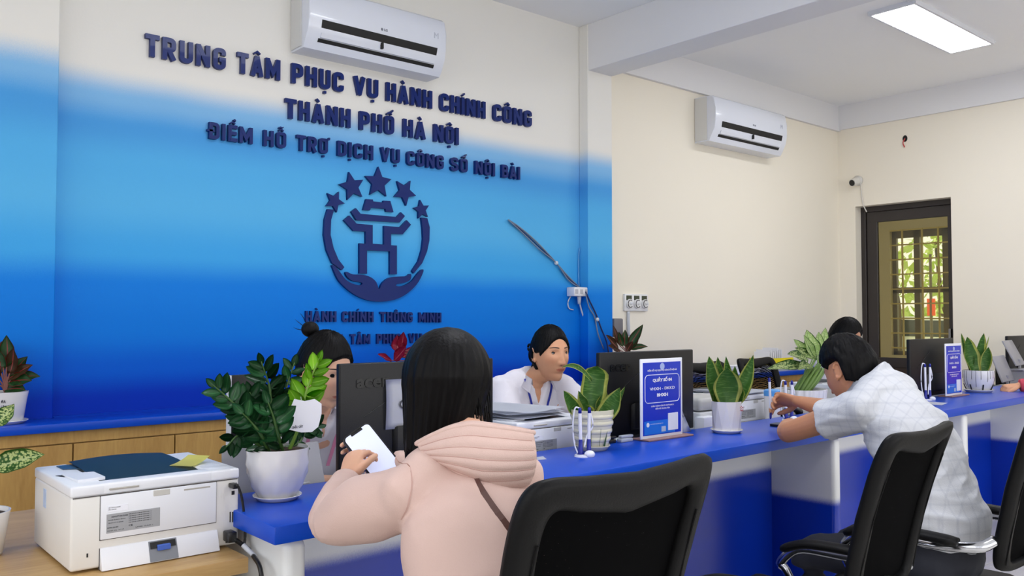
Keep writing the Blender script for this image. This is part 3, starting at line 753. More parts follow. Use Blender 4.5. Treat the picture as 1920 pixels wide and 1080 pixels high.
while x < EX - pw:
    nm = 'low oak cabinet door unit under the blue ledge'
    if proto is None:
        t = thing('base_cabinet', nm, 'cabinet', (x, LF + 0.02, 0), 'wooden cabinets under the ledge')
        boxo('body', x, x + pw, LF + 0.045, WY - 0.09, 0.0, LZ - 0.036, m_wood, t)
        boxo('top_rail', x, x + pw, LF + 0.028, LF + 0.046, LZ - 0.085, LZ - 0.036, m_wood, t)
        boxo('door', x + 0.003, x + pw - 0.003, LF + 0.022, LF + 0.042, 0.08, LZ - 0.09, m_wood, t, 0.0015, 1)
        proto = t
    else:
        t = dup(proto, (x, LF + 0.02, 0))
    for xv, lb in CAB_LABELS:
        if abs(x - xv * pw - seam[0]) < 0.01: t['label'] = lb
    x += pw

# left wooden desk for the printer
t = thing('side_desk', 'pale wooden side desk carrying the printer at the counter end', 'desk', (0.3, 2.2, 0))
DZT = 0.714
boxo('desk_top', -0.6, 0.828, 1.875, 2.74, DZT - 0.035, DZT, m_wood2, t, 0.003, 2)
boxo('side_panel', 0.74, 0.765, 1.93, 2.70, 0, DZT - 0.035, m_wood2, t)
boxo('side_panel', -0.55, -0.525, 1.93, 2.70, 0, DZT - 0.035, m_wood2, t)
boxo('back_panel', -0.525, 0.74, 2.66, 2.68, 0.15, DZT - 0.035, m_wood2, t)

# ================================================================== the service counter
CZ = 0.80
def yf(x): return 1.74 + 0.025 * x
CNT = [(0.60, (8, 52, 170))]
def counter_paint(name, z, w=0.028):
    return ramp_material(name, [(0.0, (4, 44, 160)), (z - w, (6, 50, 172)), (z + w * 0.6, (224, 226, 228)), (0.9, (226, 228, 230))], rough=0.22, wob=0.02, grain=0.008, spec=0.5)
m_bay = counter_paint('counter_bay_paint', 0.615)
m_leg = counter_paint('counter_leg_paint', 0.505, 0.026)
m_end = mat('counter_end_white', (226, 228, 228), 0.25, var=0.02)
ct = thing('service_counter', 'long service counter with a glossy blue top and white to blue painted front', 'counter', (3, 1.9, 0))
X0, X1 = 0.835, 7.55
bm = bmesh.new()
prism(bm, [(X0, yf(X0), CZ - 0.04), (X1, yf(X1), CZ - 0.04), (X1, yf(X1) + 0.39, CZ - 0.04), (X0, yf(X0) + 0.39, CZ - 0.04)], (0, 0, 0.04))
bmesh.ops.bevel(bm, geom=bm.edges[:], offset=0.003, segments=2, affect='EDGES', profile=0.5)
obj('counter_top', bm, m_bluetop, ct, angle=35)
legs = [0.868, 2.10, 3.31, 4.66, 5.86, 7.45]
for i, lx in enumerate(legs):
    y0 = yf(lx) + 0.015; y1 = y0 + 0.36
    bm = bmesh.new(); box(bm, lx - 0.0, lx + 0.055, y0, y1, 0, CZ - 0.04, 0.02, 5)
    obj('leg_panel', bm, m_end if i == 0 else m_leg, ct, angle=50)
    if i < len(legs) - 1:
        nx = legs[i + 1]
        bm = bmesh.new(); prism(bm, [(lx + 0.05, yf(lx) + 0.31, 0), (nx + 0.005, yf(nx) + 0.31, 0), (nx + 0.005, yf(nx) + 0.33, 0), (lx + 0.05, yf(lx) + 0.33, 0)], (0, 0, CZ - 0.04))
        obj('front_panel', bm, m_bay, ct)
# staff desk behind, lower
m_desk = mat('staff_desk_white', (206, 208, 212), 0.4, var=0.02)
SD = 0.712
sx0 = 0.88
t = thing('staff_desk', 'low white staff desk hidden behind the blue counter', 'desk', (3, 2.4, 0))
bm = bmesh.new(); prism(bm, [(sx0, yf(sx0) + 0.395, SD - 0.03), (X1, yf(X1) + 0.395, SD - 0.03), (X1, 2.68, SD - 0.03), (sx0, 2.68, SD - 0.03)], (0, 0, 0.03)); obj('desk_top', bm, m_desk, t)
for lx in (0.90, 2.1, 3.3, 4.66, 5.9, 7.45):
    boxo('side_panel', lx, lx + 0.03, 2.32, 2.6, 0, SD - 0.03, m_desk, t)

# ================================================================== printers
m_pr = mat('printer_white', (226, 228, 234), 0.38, var=0.012, scale=2)
m_prs = mat('printer_side_white', (222, 220, 216), 0.42, var=0.012, scale=2)
m_gap = mat('panel_gap', (70, 66, 66), 0.7)
m_tray = mat('dark_slate_tray', (38, 62, 84), 0.35, var=0.1, scale=6)
m_lab = mat('silver_label', (158, 160, 164), 0.4, var=0.04, scale=40)
m_ink = mat('label_ink', (60, 60, 66), 0.5)
m_paper = mat('paper', (236, 238, 246), 0.7, var=0.01)
m_latch = mat('blue_latch', (66, 100, 190), 0.4)
def make_printer():
    PY = 1.98
    x0, x1, z0, z1 = 0.484, 0.848, DZT, 0.897
    y1 = 2.305
    def q(u, v): return onY(PY, 60 + u / 4.155, 820 + v / 4.155)
    t = thing('printer', 'white laser printer seen from behind on the pale wooden side desk', 'printer', ((x0 + x1) / 2, 2.14, z0))
    # body: hollow look on top through a tray recess
    bm = bmesh.new(); box(bm, x0, x1, PY, y1, z0 + 0.006, z1 - 0.022, 0.006, 3); obj('body', bm, m_prs, t, angle=35)
    bm = bmesh.new()
    tx0, tx1, ty0, ty1 = x0 + 0.070, x1 - 0.072, PY + 0.045, y1 - 0.006
    box(bm, x0 - 0.001, tx0, PY - 0.001, y1, z1 - 0.024, z1, 0.005, 3); box(bm, tx1, x1 + 0.001, PY - 0.001, y1, z1 - 0.024, z1, 0.005, 3)
    box(bm, tx0 - 0.01, tx1 + 0.01, PY - 0.001, ty0, z1 - 0.024, z1, 0.005, 3); box(bm, tx0 - 0.01, tx1 + 0.01, ty1, y1, z1 - 0.024, z1 - 0.006, 0.002, 1)
    obj('top_cover', bm, m_pr, t, angle=35)
    def tr(u, v):
        return Vector((tx0 + (tx1 - tx0) * u, ty0 + (ty1 - ty0) * v, z1 - 0.006 + 0.012 * math.sin(v * PI * 0.55) + 0.006 * math.sin(u * PI) * v))
    bm = bmesh.new(); surf(bm, tr, 16, 12, 0.004); obj('output_tray', bm, m_tray, t, angle=40)
    bm = bmesh.new(); prism(bm, [(tx0 - 0.03, ty1 - 0.08, z1 - 0.002), (tx0 + 0.01, ty1 - 0.10, z1 - 0.002), (tx0 + 0.01, ty1 - 0.02, z1 - 0.002), (tx0 - 0.03, ty1 - 0.02, z1 - 0.002)], (0, 0, 0.004)); obj('tray_lip', bm, m_tray, t)
    bm = bmesh.new(); prism(bm, [(x0 + 0.02, ty0 + 0.12, z1 - 0.004), (tx0 + 0.012, ty0 + 0.10, z1 - 0.002), (tx0 + 0.012, ty0 + 0.01, z1 - 0.001), (x0 + 0.025, ty0 + 0.005, z1 - 0.001)], (0, 0, 0.0065)); obj('side_flap', bm, m_pr, t)
    bm = bmesh.new(); prism(bm, [(x0 + 0.008, ty0 + 0.12, z1 - 0.002), (x0 + 0.024, ty0 + 0.12, z1 - 0.002), (x0 + 0.02, ty0 + 0.09, z1 - 0.002)], (0, 0, 0.003)); obj('hinge_gap', bm, m_slot, t)
    # rear door with its seams
    a, b = q(532, 800), q(1430, 655); top = q(532, 372)
    dx0, dx1 = q(532, 600).x, q(1432, 500).x; dz1 = z1 - 0.026; dz0 = q(532, 800).z
    boxo('rear_door_gap', dx0 - 0.0012, dx1 + 0.0012, PY - 0.0008, PY + 0.004, dz0 - 0.0015, dz1 + 0.001, m_gap, t)
    boxo('rear_door', dx0, dx1, PY - 0.0035, PY + 0.004, dz0, dz1, m_pr, t, 0.0015, 2)
    boxo('lid_gap', x0 + 0.004, x1 - 0.004, PY - 0.0006, PY + 0.004, z1 - 0.0255, z1 - 0.024, m_gap, t)
    def slot(u0, u1, v, h, m, nm):
        c0, c1 = q(u0, v), q(u1, v)
        boxo(nm, c0.x, c1.x, PY - 0.0042, PY, c0.z - h / 2, c0.z + h / 2, m, t, 0.001, 1)
    m_gr = mat('groove_beige', (168, 164, 156), 0.6)
    slot(600, 832, 405, 0.004, m_gr, 'grip_groove'); slot(1178, 1385, 330 + 78, 0.004, m_gr, 'grip_groove')
    c0, c1 = q(943, 350), q(1072, 350); boxo('door_latch', c0.x, c1.x, PY - 0.0045, PY, dz1 - 0.014, dz1 - 0.001, mat('latch_beige', (196, 194, 188), 0.5), t, 0.001, 1)
    # labels
    c0, c1 = q(577, 600), q(993, 545); zt, zb = q(577, 600).z, q(577, 748).z
    boxo('rating_label', c0.x, c1.x, PY - 0.0042, PY - 0.003, zb, zt, m_lab, t)
    bm = bmesh.new(); o = PY - 0.0043
    def tx(s, x, z, w, h): put_text(bm, s, w, h, 0.0002, ((x, o, z), (1, 0, 0), (0, 0, 1), (0, -1, 0)), bold=0.02, res=1)
    tx('HEWLETT-PACKARD', c0.x + 0.010, zt - 0.008, 0.034, 0.0032); tx('BOISE IDAHO 83714', c0.x + 0.004, zt - 0.014, 0.034, 0.002); tx('PRODUCT OF JAPAN', c0.x + 0.004, zt - 0.020, 0.030, 0.002)
    tx('RATING 220-240V', c0.x + 0.002, zb + 0.010, 0.022, 0.0028); tx('50/60 Hz  2.9 A', c0.x + 0.002, zb + 0.004, 0.034, 0.002)
    for k in range(5): tx('THIS DEVICE COMPLIES WITH PART 15', c0.x + 0.045, zt - 0.006 - k * 0.0045, 0.048, 0.0018)
    tx('CE', c0.x + 0.045, zb + 0.009, 0.009, 0.004); tx('LASER CLASS 1', c0.x + 0.06, zb + 0.004, 0.036, 0.002)
    obj('label_print', bm, m_ink, t)
    c2, c3 = q(585, 540), q(745, 530); zt2, zb2 = q(585, 535).z, q(585, 582).z
    boxo('serial_label', c2.x, c3.x, PY - 0.0042, PY - 0.003, zb2, zt2, m_paper, t)
    bm = bmesh.new(); o = PY - 0.0043; tx('SN VNC3G12345', c2.x + 0.002, zt2 - 0.005, 0.024, 0.002); tx('PN C5F94A', c2.x + 0.002, zt2 - 0.009, 0.016, 0.002); obj('label_print', bm, m_ink, t)
    # duplex flap tilting out at the bottom, with its latch
    fz1 = q(532, 865).z; fz0 = z0 + 0.002
    bm = bmesh.new(); prism(bm, [(dx0, PY - 0.002, fz1), (dx0, PY - 0.020, fz0), (dx0, PY - 0.016, fz0), (dx0, PY + 0.01, fz0), (dx0, PY + 0.01, fz1)], (dx1 - dx0 + 0.004, 0, 0))
    bmesh.ops.bevel(bm, geom=bm.edges[:], offset=0.002, segments=2, affect='EDGES', profile=0.5); fo = obj('duplex_flap', bm, m_pr, t, angle=35)
    lx0, lx1 = q(900, 900).x, q(1118, 880).x
    bm = bmesh.new(); prism(bm, [(lx0, PY - 0.0035, fz1 - 0.002), (lx0, PY - 0.0212, fz0 + 0.002), (lx0, PY - 0.010, fz0 + 0.002), (lx0, PY + 0.006, fz1 - 0.002)], (lx1 - lx0, 0, 0)); obj('latch_recess', bm, mat('latch_grey', (122, 126, 134), 0.5), t)
    bm = bmesh.new(); prism(bm, [(lx0 + 0.003, PY - 0.005, fz1 - 0.004), (lx0 + 0.003, PY - 0.012, fz1 - 0.017), (lx0 + 0.003, PY - 0.004, fz1 - 0.017)], (lx1 - lx0 - 0.006, 0, 0)); obj('latch_shadow_gap', bm, m_slot, t)
    boxo('latch_tab', lx0 + 0.017, lx1 - 0.016, PY - 0.017, PY - 0.008, fz1 - 0.022, fz1 - 0.010, m_latch, t, 0.001, 1)
    boxo('flap_gap', dx0 - 0.0015, dx0, PY - 0.001, PY + 0.004, fz0, fz1, m_gap, t)
    # lock hole, vents, ports
    c = q(430, 920); boxo('lock_slot', c.x - 0.0015, c.x + 0.0015, PY - 0.001, PY + 0.003, c.z - 0.004, c.z + 0.004, m_slot, t)
    for u in (1543, 1562, 1581):
        c = q(u, 620); boxo('vent_slit', c.x - 0.0012, c.x + 0.0012, PY - 0.001, PY + 0.003, c.z - 0.012, c.z + 0.012, m_slot, t)
    for (u, v, w, h, nm) in ((1572, 375, 0.014, 0.012, 'network_port'), (1566, 432, 0.007, 0.009, 'usb_port')):
        c = q(u, v); boxo(nm, c.x - w / 2, c.x + w / 2, PY - 0.001, PY + 0.003, c.z - h / 2, c.z + h / 2, m_slot, t)
    c = q(1540, 775); boxo('power_inlet', c.x - 0.010, c.x + 0.010, PY - 0.0015, PY + 0.003, c.z - 0.013, c.z + 0.013, m_black, t, 0.001, 1)
    # side sticker
    boxo('side_sticker', x0 - 0.0008, x0 + 0.001, y1 - 0.115, y1 - 0.09, z0 + 0.105, z1 - 0.036, mat('side_sticker_blue', (176, 196, 226), 0.4, var=0.3, scale=60), t)
    return t
printer = make_printer()
p2 = dup(printer, (printer.location.x + 1.437, printer.location.y + 0.235, SD), 'white laser printer behind the counter with loose papers on top beside the pen stand')
p3 = dup(printer, (3.50, 2.50, SD), 'white printer behind the faceted white pot at the middle counter')
p4 = dup(printer, (4.50, 2.50, SD), 'white printer behind the seated man in the white shirt')

# plugs and cables of the printer
def qd(u, v, Y=1.95): return onY(Y, 60 + u / 4.155, 820 + v / 4.155)
t = thing('power_cable', 'black power cable plugged low into the back of the front printer', 'cable', tuple(qd(1540, 775)))
c = qd(1540, 772, 1.96)
boxo('plug', c.x - 0.009, c.x + 0.012, 1.945, 1.978, c.z - 0.012, c.z + 0.012, m_black, t, 0.003, 2)
bm = bmesh.new(); tube(bm, catmull([qd(1570, 790), qd(1610, 815), qd(1650, 845), qd(1695, 880)], 6), [0.0055] * 19, 8); obj('cord', bm, m_black, t, smooth=True)
bm = bmesh.new(); P = [qd(1645, 838, 1.94), qd(1690, 885, 1.925), qd(1735, 930, 1.90)]; tube(bm, catmull(P, 4), 0.006, 8); obj('clear_sleeve', bm, m_cabw, t, smooth=True)
bm = bmesh.new(); P = [qd(1725, 925, 1.9), qd(1765, 985, 1.85), qd(1785, 1060, 1.83), qd(1790, 1160, 1.83)]; tube(bm, catmull(P, 6), 0.0055, 8); obj('cord', bm, m_black, t, smooth=True)
t = thing('network_cable', 'black network cable looping from the upper port of the front printer', 'cable', tuple(qd(1580, 375)))
c = qd(1575, 378, 1.96); boxo('plug', c.x - 0.007, c.x + 0.008, 1.95, 1.978, c.z - 0.006, c.z + 0.005, m_black, t, 0.002, 1)
bm = bmesh.new(); P = [qd(1590, 372), qd(1612, 395), qd(1640, 500), qd(1655, 650), qd(1660, 780), qd(1650, 850), qd(1655, 870)]; tube(bm, catmull(P, 6), 0.0032, 8); obj('cord', bm, m_black, t, smooth=True)

# sticky note on printer
a = onZ(0.899, 348, 851); b = onZ(0.899, 410, 843)
bm = bmesh.new()
def note(u, v):
    p = Vector((0.765, 2.06, 0.899)) + Vector((0.062, 0.045, 0)) * u + Vector((-0.035, 0.05, 0)) * v
    return p + Vector((0, 0, 0.014 * u * u))
surf(bm, note, 8, 4, 0.0006); tag(obj('sticky_note', bm, mat('yellow_note', (236, 232, 140), 0.7)), 'curled yellow sticky note on top of the front printer', 'note')
def sheet(name, label, cat, x, y, z, w, d, rot, m=None, curl=0.006, th=0.0008, group=None):
    bm = bmesh.new()
    def fn(u, v):
        px, py = (u - 0.5) * w, (v - 0.5) * d
        return Vector((x + px * math.cos(rot) - py * math.sin(rot), y + px * math.sin(rot) + py * math.cos(rot), z + curl * (u - 0.5) ** 2 * 4 * (0.4 + v) * 0.5))
    surf(bm, fn, 8, 6, th)
    return tag(obj(name, bm, m or m_paper), label, cat, group)
zt = SD + 0.183
for k, (dx, dy, r, c) in enumerate(((-0.02, 0.0, 0.15, 0.004), (0.0, 0.02, -0.1, 0.010), (-0.035, -0.01, 0.3, 0.014))):
    sheet('paper_sheet', ('bottom', 'middle', 'top')[k] + ' white wad of paper on the printer beside the pen stand', 'paper', p2.location.x - 0.03 + dx, p2.location.y + 0.02 + dy, zt + 0.010 + 0.011 * k, 0.25, 0.31, r, curl=c * 0.4, th=0.008, group='papers on the second printer')
sheet('clipboard', 'dark clipboard with a sheet beside the paper heap near the older clerk', 'clipboard', 2.19, 2.46, zt + 0.004, 0.16, 0.22, -0.2, m_black, 0.002, 0.003)
sheet('paper_sheet', 'single white sheet on the dark clipboard', 'paper', 2.185, 2.465, zt + 0.0085, 0.15, 0.20, -0.2)
for k in range(3):
    sheet('paper_sheet', ('lowest', 'middle', 'uppermost')[k] + ' white sheet on the printer behind the faceted pot', 'paper', 3.47 + 0.02 * k, 2.48, zt + 0.004 + k * 0.003, 0.24, 0.29, 0.1 * k, group='papers on the third printer')
sheet('paper_sheet', 'white folded slip on the blue counter beside the pink hoodie', 'paper', 1.865, 2.07, CZ + 0.001, 0.075, 0.05, -0.5, curl=0.004)
q_ = onZ(CZ, 1752, 757); sheet('paper_sheet', 'white slip on the blue counter behind the white shirted man', 'paper', q_.x, q_.y, CZ + 0.001, 0.15, 0.10, 0.2, curl=0.003)

# ================================================================== leaves and plants
def leaf_material(name, base, edge=None, ew=0.0, speck=None, smin=0.5, band=None, rib=None, rough=0.35, bscale=(2, 26, 2), grad=None):
    m = bpy.data.materials.new(name); m.use_nodes = True
    nt = m.node_tree; N = nt.nodes; L = nt.links; b = N['Principled BSDF']
    uv = N.new('ShaderNodeUVMap'); s = N.new('ShaderNodeSeparateXYZ'); L.new(uv.outputs[0], s.inputs[0])
    tc = N.new('ShaderNodeTexCoord')
    nz = N.new('ShaderNodeTexNoise'); nz.inputs['Scale'].default_value = 30; L.new(tc.outputs['Object'], nz.inputs['Vector'])
    mx = N.new('ShaderNodeMix'); mx.data_type = 'RGBA'; c = lin(base)
    mx.inputs[6].default_value = tuple(x * 0.7 for x in c[:3]) + (1,); mx.inputs[7].default_value = tuple(min(1, x * 1.3) for x in c[:3]) + (1,)
    L.new(nz.outputs['Fac'], mx.inputs[0]); cur = mx.outputs[2]
    def over(fac, col):
        nonlocal cur
        k = N.new('ShaderNodeMix'); k.data_type = 'RGBA'; L.new(fac, k.inputs[0]); L.new(cur, k.inputs[6]); k.inputs[7].default_value = lin(col); cur = k.outputs[2]
    def mrange(src, a, b_):
        r = N.new('ShaderNodeMapRange'); r.inputs[1].default_value = a; r.inputs[2].default_value = b_; L.new(src, r.inputs[0]); return r.outputs[0]
    ab = N.new('ShaderNodeMath'); ab.operation = 'SUBTRACT'; L.new(s.outputs['X'], ab.inputs[0]); ab.inputs[1].default_value = 0.5
    a2 = N.new('ShaderNodeMath'); a2.operation = 'ABSOLUTE'; L.new(ab.outputs[0], a2.inputs[0])
    if band:
        mp = N.new('ShaderNodeMapping'); mp.inputs['Scale'].default_value = bscale; L.new(uv.outputs[0], mp.inputs[0])
        n2 = N.new('ShaderNodeTexNoise'); n2.inputs['Scale'].default_value = 1.0; n2.inputs['Detail'].default_value = 3; L.new(mp.outputs[0], n2.inputs['Vector'])
        over(mrange(n2.outputs['Fac'], 0.50, 0.62), band)
    if speck:
        n3 = N.new('ShaderNodeTexVoronoi'); n3.inputs['Scale'].default_value = 1.0
        mp3 = N.new('ShaderNodeMapping'); mp3.inputs['Scale'].default_value = (9, 22, 1); L.new(uv.outputs[0], mp3.inputs[0]); L.new(mp3.outputs[0], n3.inputs['Vector'])
        over(mrange(n3.outputs['Distance'], smin, smin - 0.18), speck)
    if rib: over(mrange(a2.outputs[0], 0.05, 0.015), rib)
    if edge: over(mrange(a2.outputs[0], 0.5 - ew, 0.5 - ew + 0.03), edge)
    L.new(cur, b.inputs['Base Color']); b.inputs['Roughness'].default_value = rough
    b.inputs['Specular IOR Level'].default_value = 0.4
    MATS[name] = m; return m
lm_snake = leaf_material('snake_leaf', (74, 124, 54), (214, 220, 124), 0.13, band=(116, 160, 84))
lm_zz = leaf_material('zz_leaf', (34, 84, 46), rib=(60, 116, 66), rough=0.28)
lm_zzb = leaf_material('zz_bright_leaf', (132, 196, 44), rib=(180, 222, 90), rough=0.25)
lm_agl = leaf_material('red_edged_leaf', (46, 88, 44), (150, 44, 48), 0.06, rib=(170, 70, 70), speck=(88, 104, 52), smin=0.2)
lm_aglr = leaf_material('red_leaf', (86, 62, 40), (150, 44, 48), 0.06, rib=(196, 90, 90), speck=(60, 70, 36), smin=0.3)
lm_dief = leaf_material('variegated_leaf', (58, 108, 44), (60, 112, 48), 0.09, speck=(205, 218, 150), smin=0.62, rib=(206, 220, 160))
lm_pale = leaf_material('pale_variegated_leaf', (176, 204, 128), (66, 122, 50), 0.07, speck=(220, 230, 176), smin=0.5, rib=(120, 164, 84))
lm_red = leaf_material('crimson_leaf', (168, 30, 62), rib=(220, 120, 130), speck=(206, 110, 120), smin=0.25)
m_soil = mat('potting_soil', (58, 40, 28), 0.95, var=0.4, scale=40, bump=0.8)
m_stem = mat('green_stem', (58, 92, 40), 0.5)
def leaf_bm(base, tip, width, sag=0.0, fold=0.25, nrm=(0, -1, 0), prof='sword', nu=6, nv=10, wave=0.0, thick=0.0012):
    base, tip = Vector(base), Vector(tip); d = tip - base; L = d.length; dn = d.normalized()
    nrm = Vector(nrm); nrm = (nrm - dn * nrm.dot(dn)).normalized(); side = dn.cross(nrm).normalized()
    def w(t):
        if prof == 'sword': return width * (0.55 + 0.45 * math.sin(min(t / 0.45, 1) * PI / 2)) * (1 - max(0, (t - 0.5) / 0.5) ** 1.9) + 0.0006
        if prof == 'blunt': return width * (0.6 + 0.4 * math.sin(min(t / 0.6, 1) * PI / 2)) * (1 - max(0, (t - 0.78) / 0.22) ** 3.0) + 0.0006
        if prof == 'oval': return width * (math.sin(PI * min(1, max(0, t)) ** 0.85) ** 0.75) + 0.0005
        return width * (math.sin(PI * t ** 0.8)) ** 0.9 * (1 - 0.15 * t) + 0.0005      # lance
    def fn(u, v):
        x = (u - 0.5) * 2
        c = base + d * v + Vector((0, 0, -1)) * sag * L * (v * v - v) * -1 * -1 if False else base + d * v + Vector((0, 0, 1)) * (sag * L * 4 * v * (1 - v))
        ww = w(v) / 2
        return c + side * (x * ww) + nrm * (-fold * ww * (1 - x * x) + wave * ww * math.sin(v * 14 + x * 2) * abs(x))
    bm = bmesh.new(); surf(bm, fn, nu, nv, thick); return bm
def add_leaf(t, m, *a, **k):
    return obj('leaf', leaf_bm(*a, **k), m, t, smooth=True)

def pot(t, c, prof, m, fn=None, n=48, soil=None, angle=60):
    bm = bmesh.new(); lathe(bm, prof, c, n, fn); obj('pot', bm, m, t, angle=angle)
    if soil:
        bm = bmesh.new(); lathe(bm, [(soil[0], soil[1] - 0.02), (soil[0], soil[1]), (soil[0] * 0.4, soil[1] + 0.004)], c, 24); obj('soil', bm, m_soil, t, smooth=True)
def saucer(t, c, r, h, m):
    bm = bmesh.new(); lathe(bm, [(r * 0.72, 0.0), (r * 0.80, 0.001), (r, h * 0.9), (r * 0.99, h), (r * 0.93, h * 0.9), (r * 0.76, h * 0.35)], c, 40); obj('saucer', bm, m, t, angle=40)
m_cer = mat('white_ceramic', (228, 226, 226), 0.18, var=0.01, coat=0.4)
m_beige = mat('beige_ceramic', (216, 212, 190), 0.2, var=0.02, coat=0.4)

# ZZ plant in the twisted white pot
zc = Vector((0.968, 2.028, CZ))
zt_ = thing('zamioculcas_plant', 'bushy dark green plant with one bright shoot in a twisted white pot', 'plant', tuple(zc))
saucer(zt_, zc, 0.060, 0.013, m_cer)
R = 0.076; Hh = 0.122
pot(zt_, zc + Vector((0, 0, 0.007)), [(0.040, 0.0), (0.047, 0.003), (0.062, 0.03), (0.072, 0.06), (0.0755, 0.085), (0.0755, 0.105), (0.0765, Hh), (0.0735, Hh), (0.071, Hh - 0.012), (0.06, Hh - 0.02)], m_cer,
    fn=lambda a, i, r, z: r * (1 + (0.045 * math.sin(10 * (a + z * 11)) if 0.01 < z < 0.10 else 0)), n=132, soil=(0.071, Hh - 0.008))
lf_dark = leaf_bm((0, 0, 0), (0, 0, 0.046), 0.025, fold=0.3, prof='oval', nu=4, nv=7)
me_d = bpy.data.meshes.new('leaflet'); lf_dark.to_mesh(me_d); lf_dark.free(); me_d.materials.append(lm_zz)
me_b = me_d.copy(); me_b.materials.clear(); me_b.materials.append(lm_zzb)
for me in (me_d, me_b):
    for p in me.polygons: p.use_smooth = True
rz = random.Random(3)
def zz_stem(pts, n, bright=False, s=1.0, start=0.25, spread=0.9):
    P = catmull(pts, 8)
    bm = bmesh.new(); tube(bm, P, [0.005 - 0.0035 * i / len(P) for i in range(len(P))], 8)
    st = obj('stem', bm, mat('zz_bright_stem', (120, 160, 60), 0.5) if bright else m_stem, zt_, smooth=True)
    for k in range(n):
        f = start + (1 - start) * k / (n - 1)
        i = min(int(f * (len(P) - 1)), len(P) - 2); p = P[i]; d = (P[i + 1] - P[i]).normalized()
        camside = Vector((0.42, 0.9, 0)).cross(d).normalized()
        sgn = 1 if k % 2 else -1
        tip = (d * rz.uniform(0.55, 0.9) + camside * sgn * spread + Vector((rz.uniform(-.35, .35), rz.uniform(-.6, .3), rz.uniform(-.1, .2)))).normalized()
        if k >= n - 1: tip = d
        nr = (Vector((-0.42, -0.9, 0.35)) + Vector((rz.uniform(-.5, .5), rz.uniform(-.3, .3), rz.uniform(-.2, .6)))).normalized()
        nr = (nr - tip * nr.dot(tip)).normalized(); sd = nr.cross(tip).normalized()
        sc = s * rz.uniform(0.85, 1.15) * (0.75 + 0.45 * math.sin(PI * min(1, f)))
        M = Matrix((sd, -nr, tip)).transposed().to_4x4()
        o = bpy.data.objects.new('leaflet', me_b if bright else me_d); COL.objects.link(o); o.parent = zt_
        o.matrix_local = Matrix.Translation(p - zc) @ M @ Matrix.Scale(sc, 4)
sp = lambda x, y, Y: onY(Y, x, y)
base = zc + Vector((0, 0, 0.12))
zz_stem([base + Vector((-0.03, 0, 0)), sp(478, 800, 2.03), sp(440, 758, 2.04), sp(400, 722, 2.05)], 15, s=1.1)
zz_stem([base + Vector((-0.01, 0.02, 0)), sp(510, 800, 2.08), sp(506, 730, 2.10), sp(490, 678, 2.10)], 16, s=1.15)
zz_stem([base + Vector((0.01, 0.02, 0)), sp(525, 800, 2.09), sp(535, 735, 2.12), sp(552, 680, 2.13)], 14, s=1.0)
zz_stem([base + Vector((0.02, -0.02, 0)), sp(560, 800, 1.99), sp(574, 735, 1.98), sp(598, 672, 1.97)], 13, True, 1.12, start=0.42, spread=0.75)
zz_stem([base + Vector((0.0, -0.03, 0)), sp(520, 810, 1.96), sp(512, 780, 1.95), sp(503, 755, 1.95)], 12, s=1.15, start=0.1, spread=1.2)
zz_stem([base + Vector((-0.03, 0.0, 0)), sp(480, 830, 2.0), sp(450, 815, 2.0), sp(424, 838, 2.0)], 10, s=0.95, start=0.2)
zz_stem([base + Vector((-0.03, -0.02, 0)), sp(487, 812, 1.97), sp(470, 790, 1.97), sp(455, 775, 1.97)], 12, s=1.05, start=0.1, spread=1.2)
zz_stem([base + Vector((0.02, 0.02, 0)), sp(560, 830, 2.06), sp(575, 805, 2.07), sp(594, 800, 2.08)], 9, s=1.0, start=0.2)
zz_stem([base + Vector((0.0, 0.03, 0)), sp(530, 790, 2.1), sp(528, 760, 2.12), sp(515, 715, 2.12)], 13, s=1.0, start=0.1)
zz_stem([base + Vector((-0.01, 0.01, 0)), sp(500, 820, 2.05), sp(480, 775, 2.07), sp(468, 735, 2.08)], 13, s=1.05, start=0.1, spread=1.1)
# tag hanging in the plant
t = thing('plant_tag', 'white card tag hanging in the bushy plant beside its bright shoot', 'tag', tuple(sp(568, 780, 2.0)))
bm = bmesh.new(); pts = [(531, 803), (541, 775), (552, 748), (572, 752), (590, 748), (603, 757), (603, 775), (597, 800), (585, 810), (565, 811)]
prism(bm, [tuple(sp(a, b, 1.957)) for a, b in pts], (0.0, 0.0015, 0)); obj('card', bm, m_paper, t)
bm = bmesh.new()
o = sp(547, 804, 1.9555); put_text(bm, 'CHẬU CÂY', 0.03, 0.006, 0.0003, (o, (1, 0, 0.03), (0, 0, 1), (0, -1, 0)), bold=0.02, res=1)
obj('print', bm, m_ink, t)
bm = bmesh.new(); tube(bm, [sp(565, 750, 1.958), sp(562, 735, 2.0), sp(560, 720, 2.05)], 0.0008, 5); obj('string', bm, m_cabw, t)

def snake(name, label, c, leaves, potf):
    t = thing(name, label, 'plant', tuple(c)); potf(t, c)
    for (bx, by, z0, tx_, ty_, h, w, nr, sag, *pf) in leaves:
        add_leaf(t, lm_snake, c + Vector((bx, by, z0)), c + Vector((tx_, ty_, h)), w, sag=sag, fold=0.5, nrm=nr, prof=pf[0] if pf else 'sword', wave=0.10, nu=8, nv=14, thick=0.002)
    return t
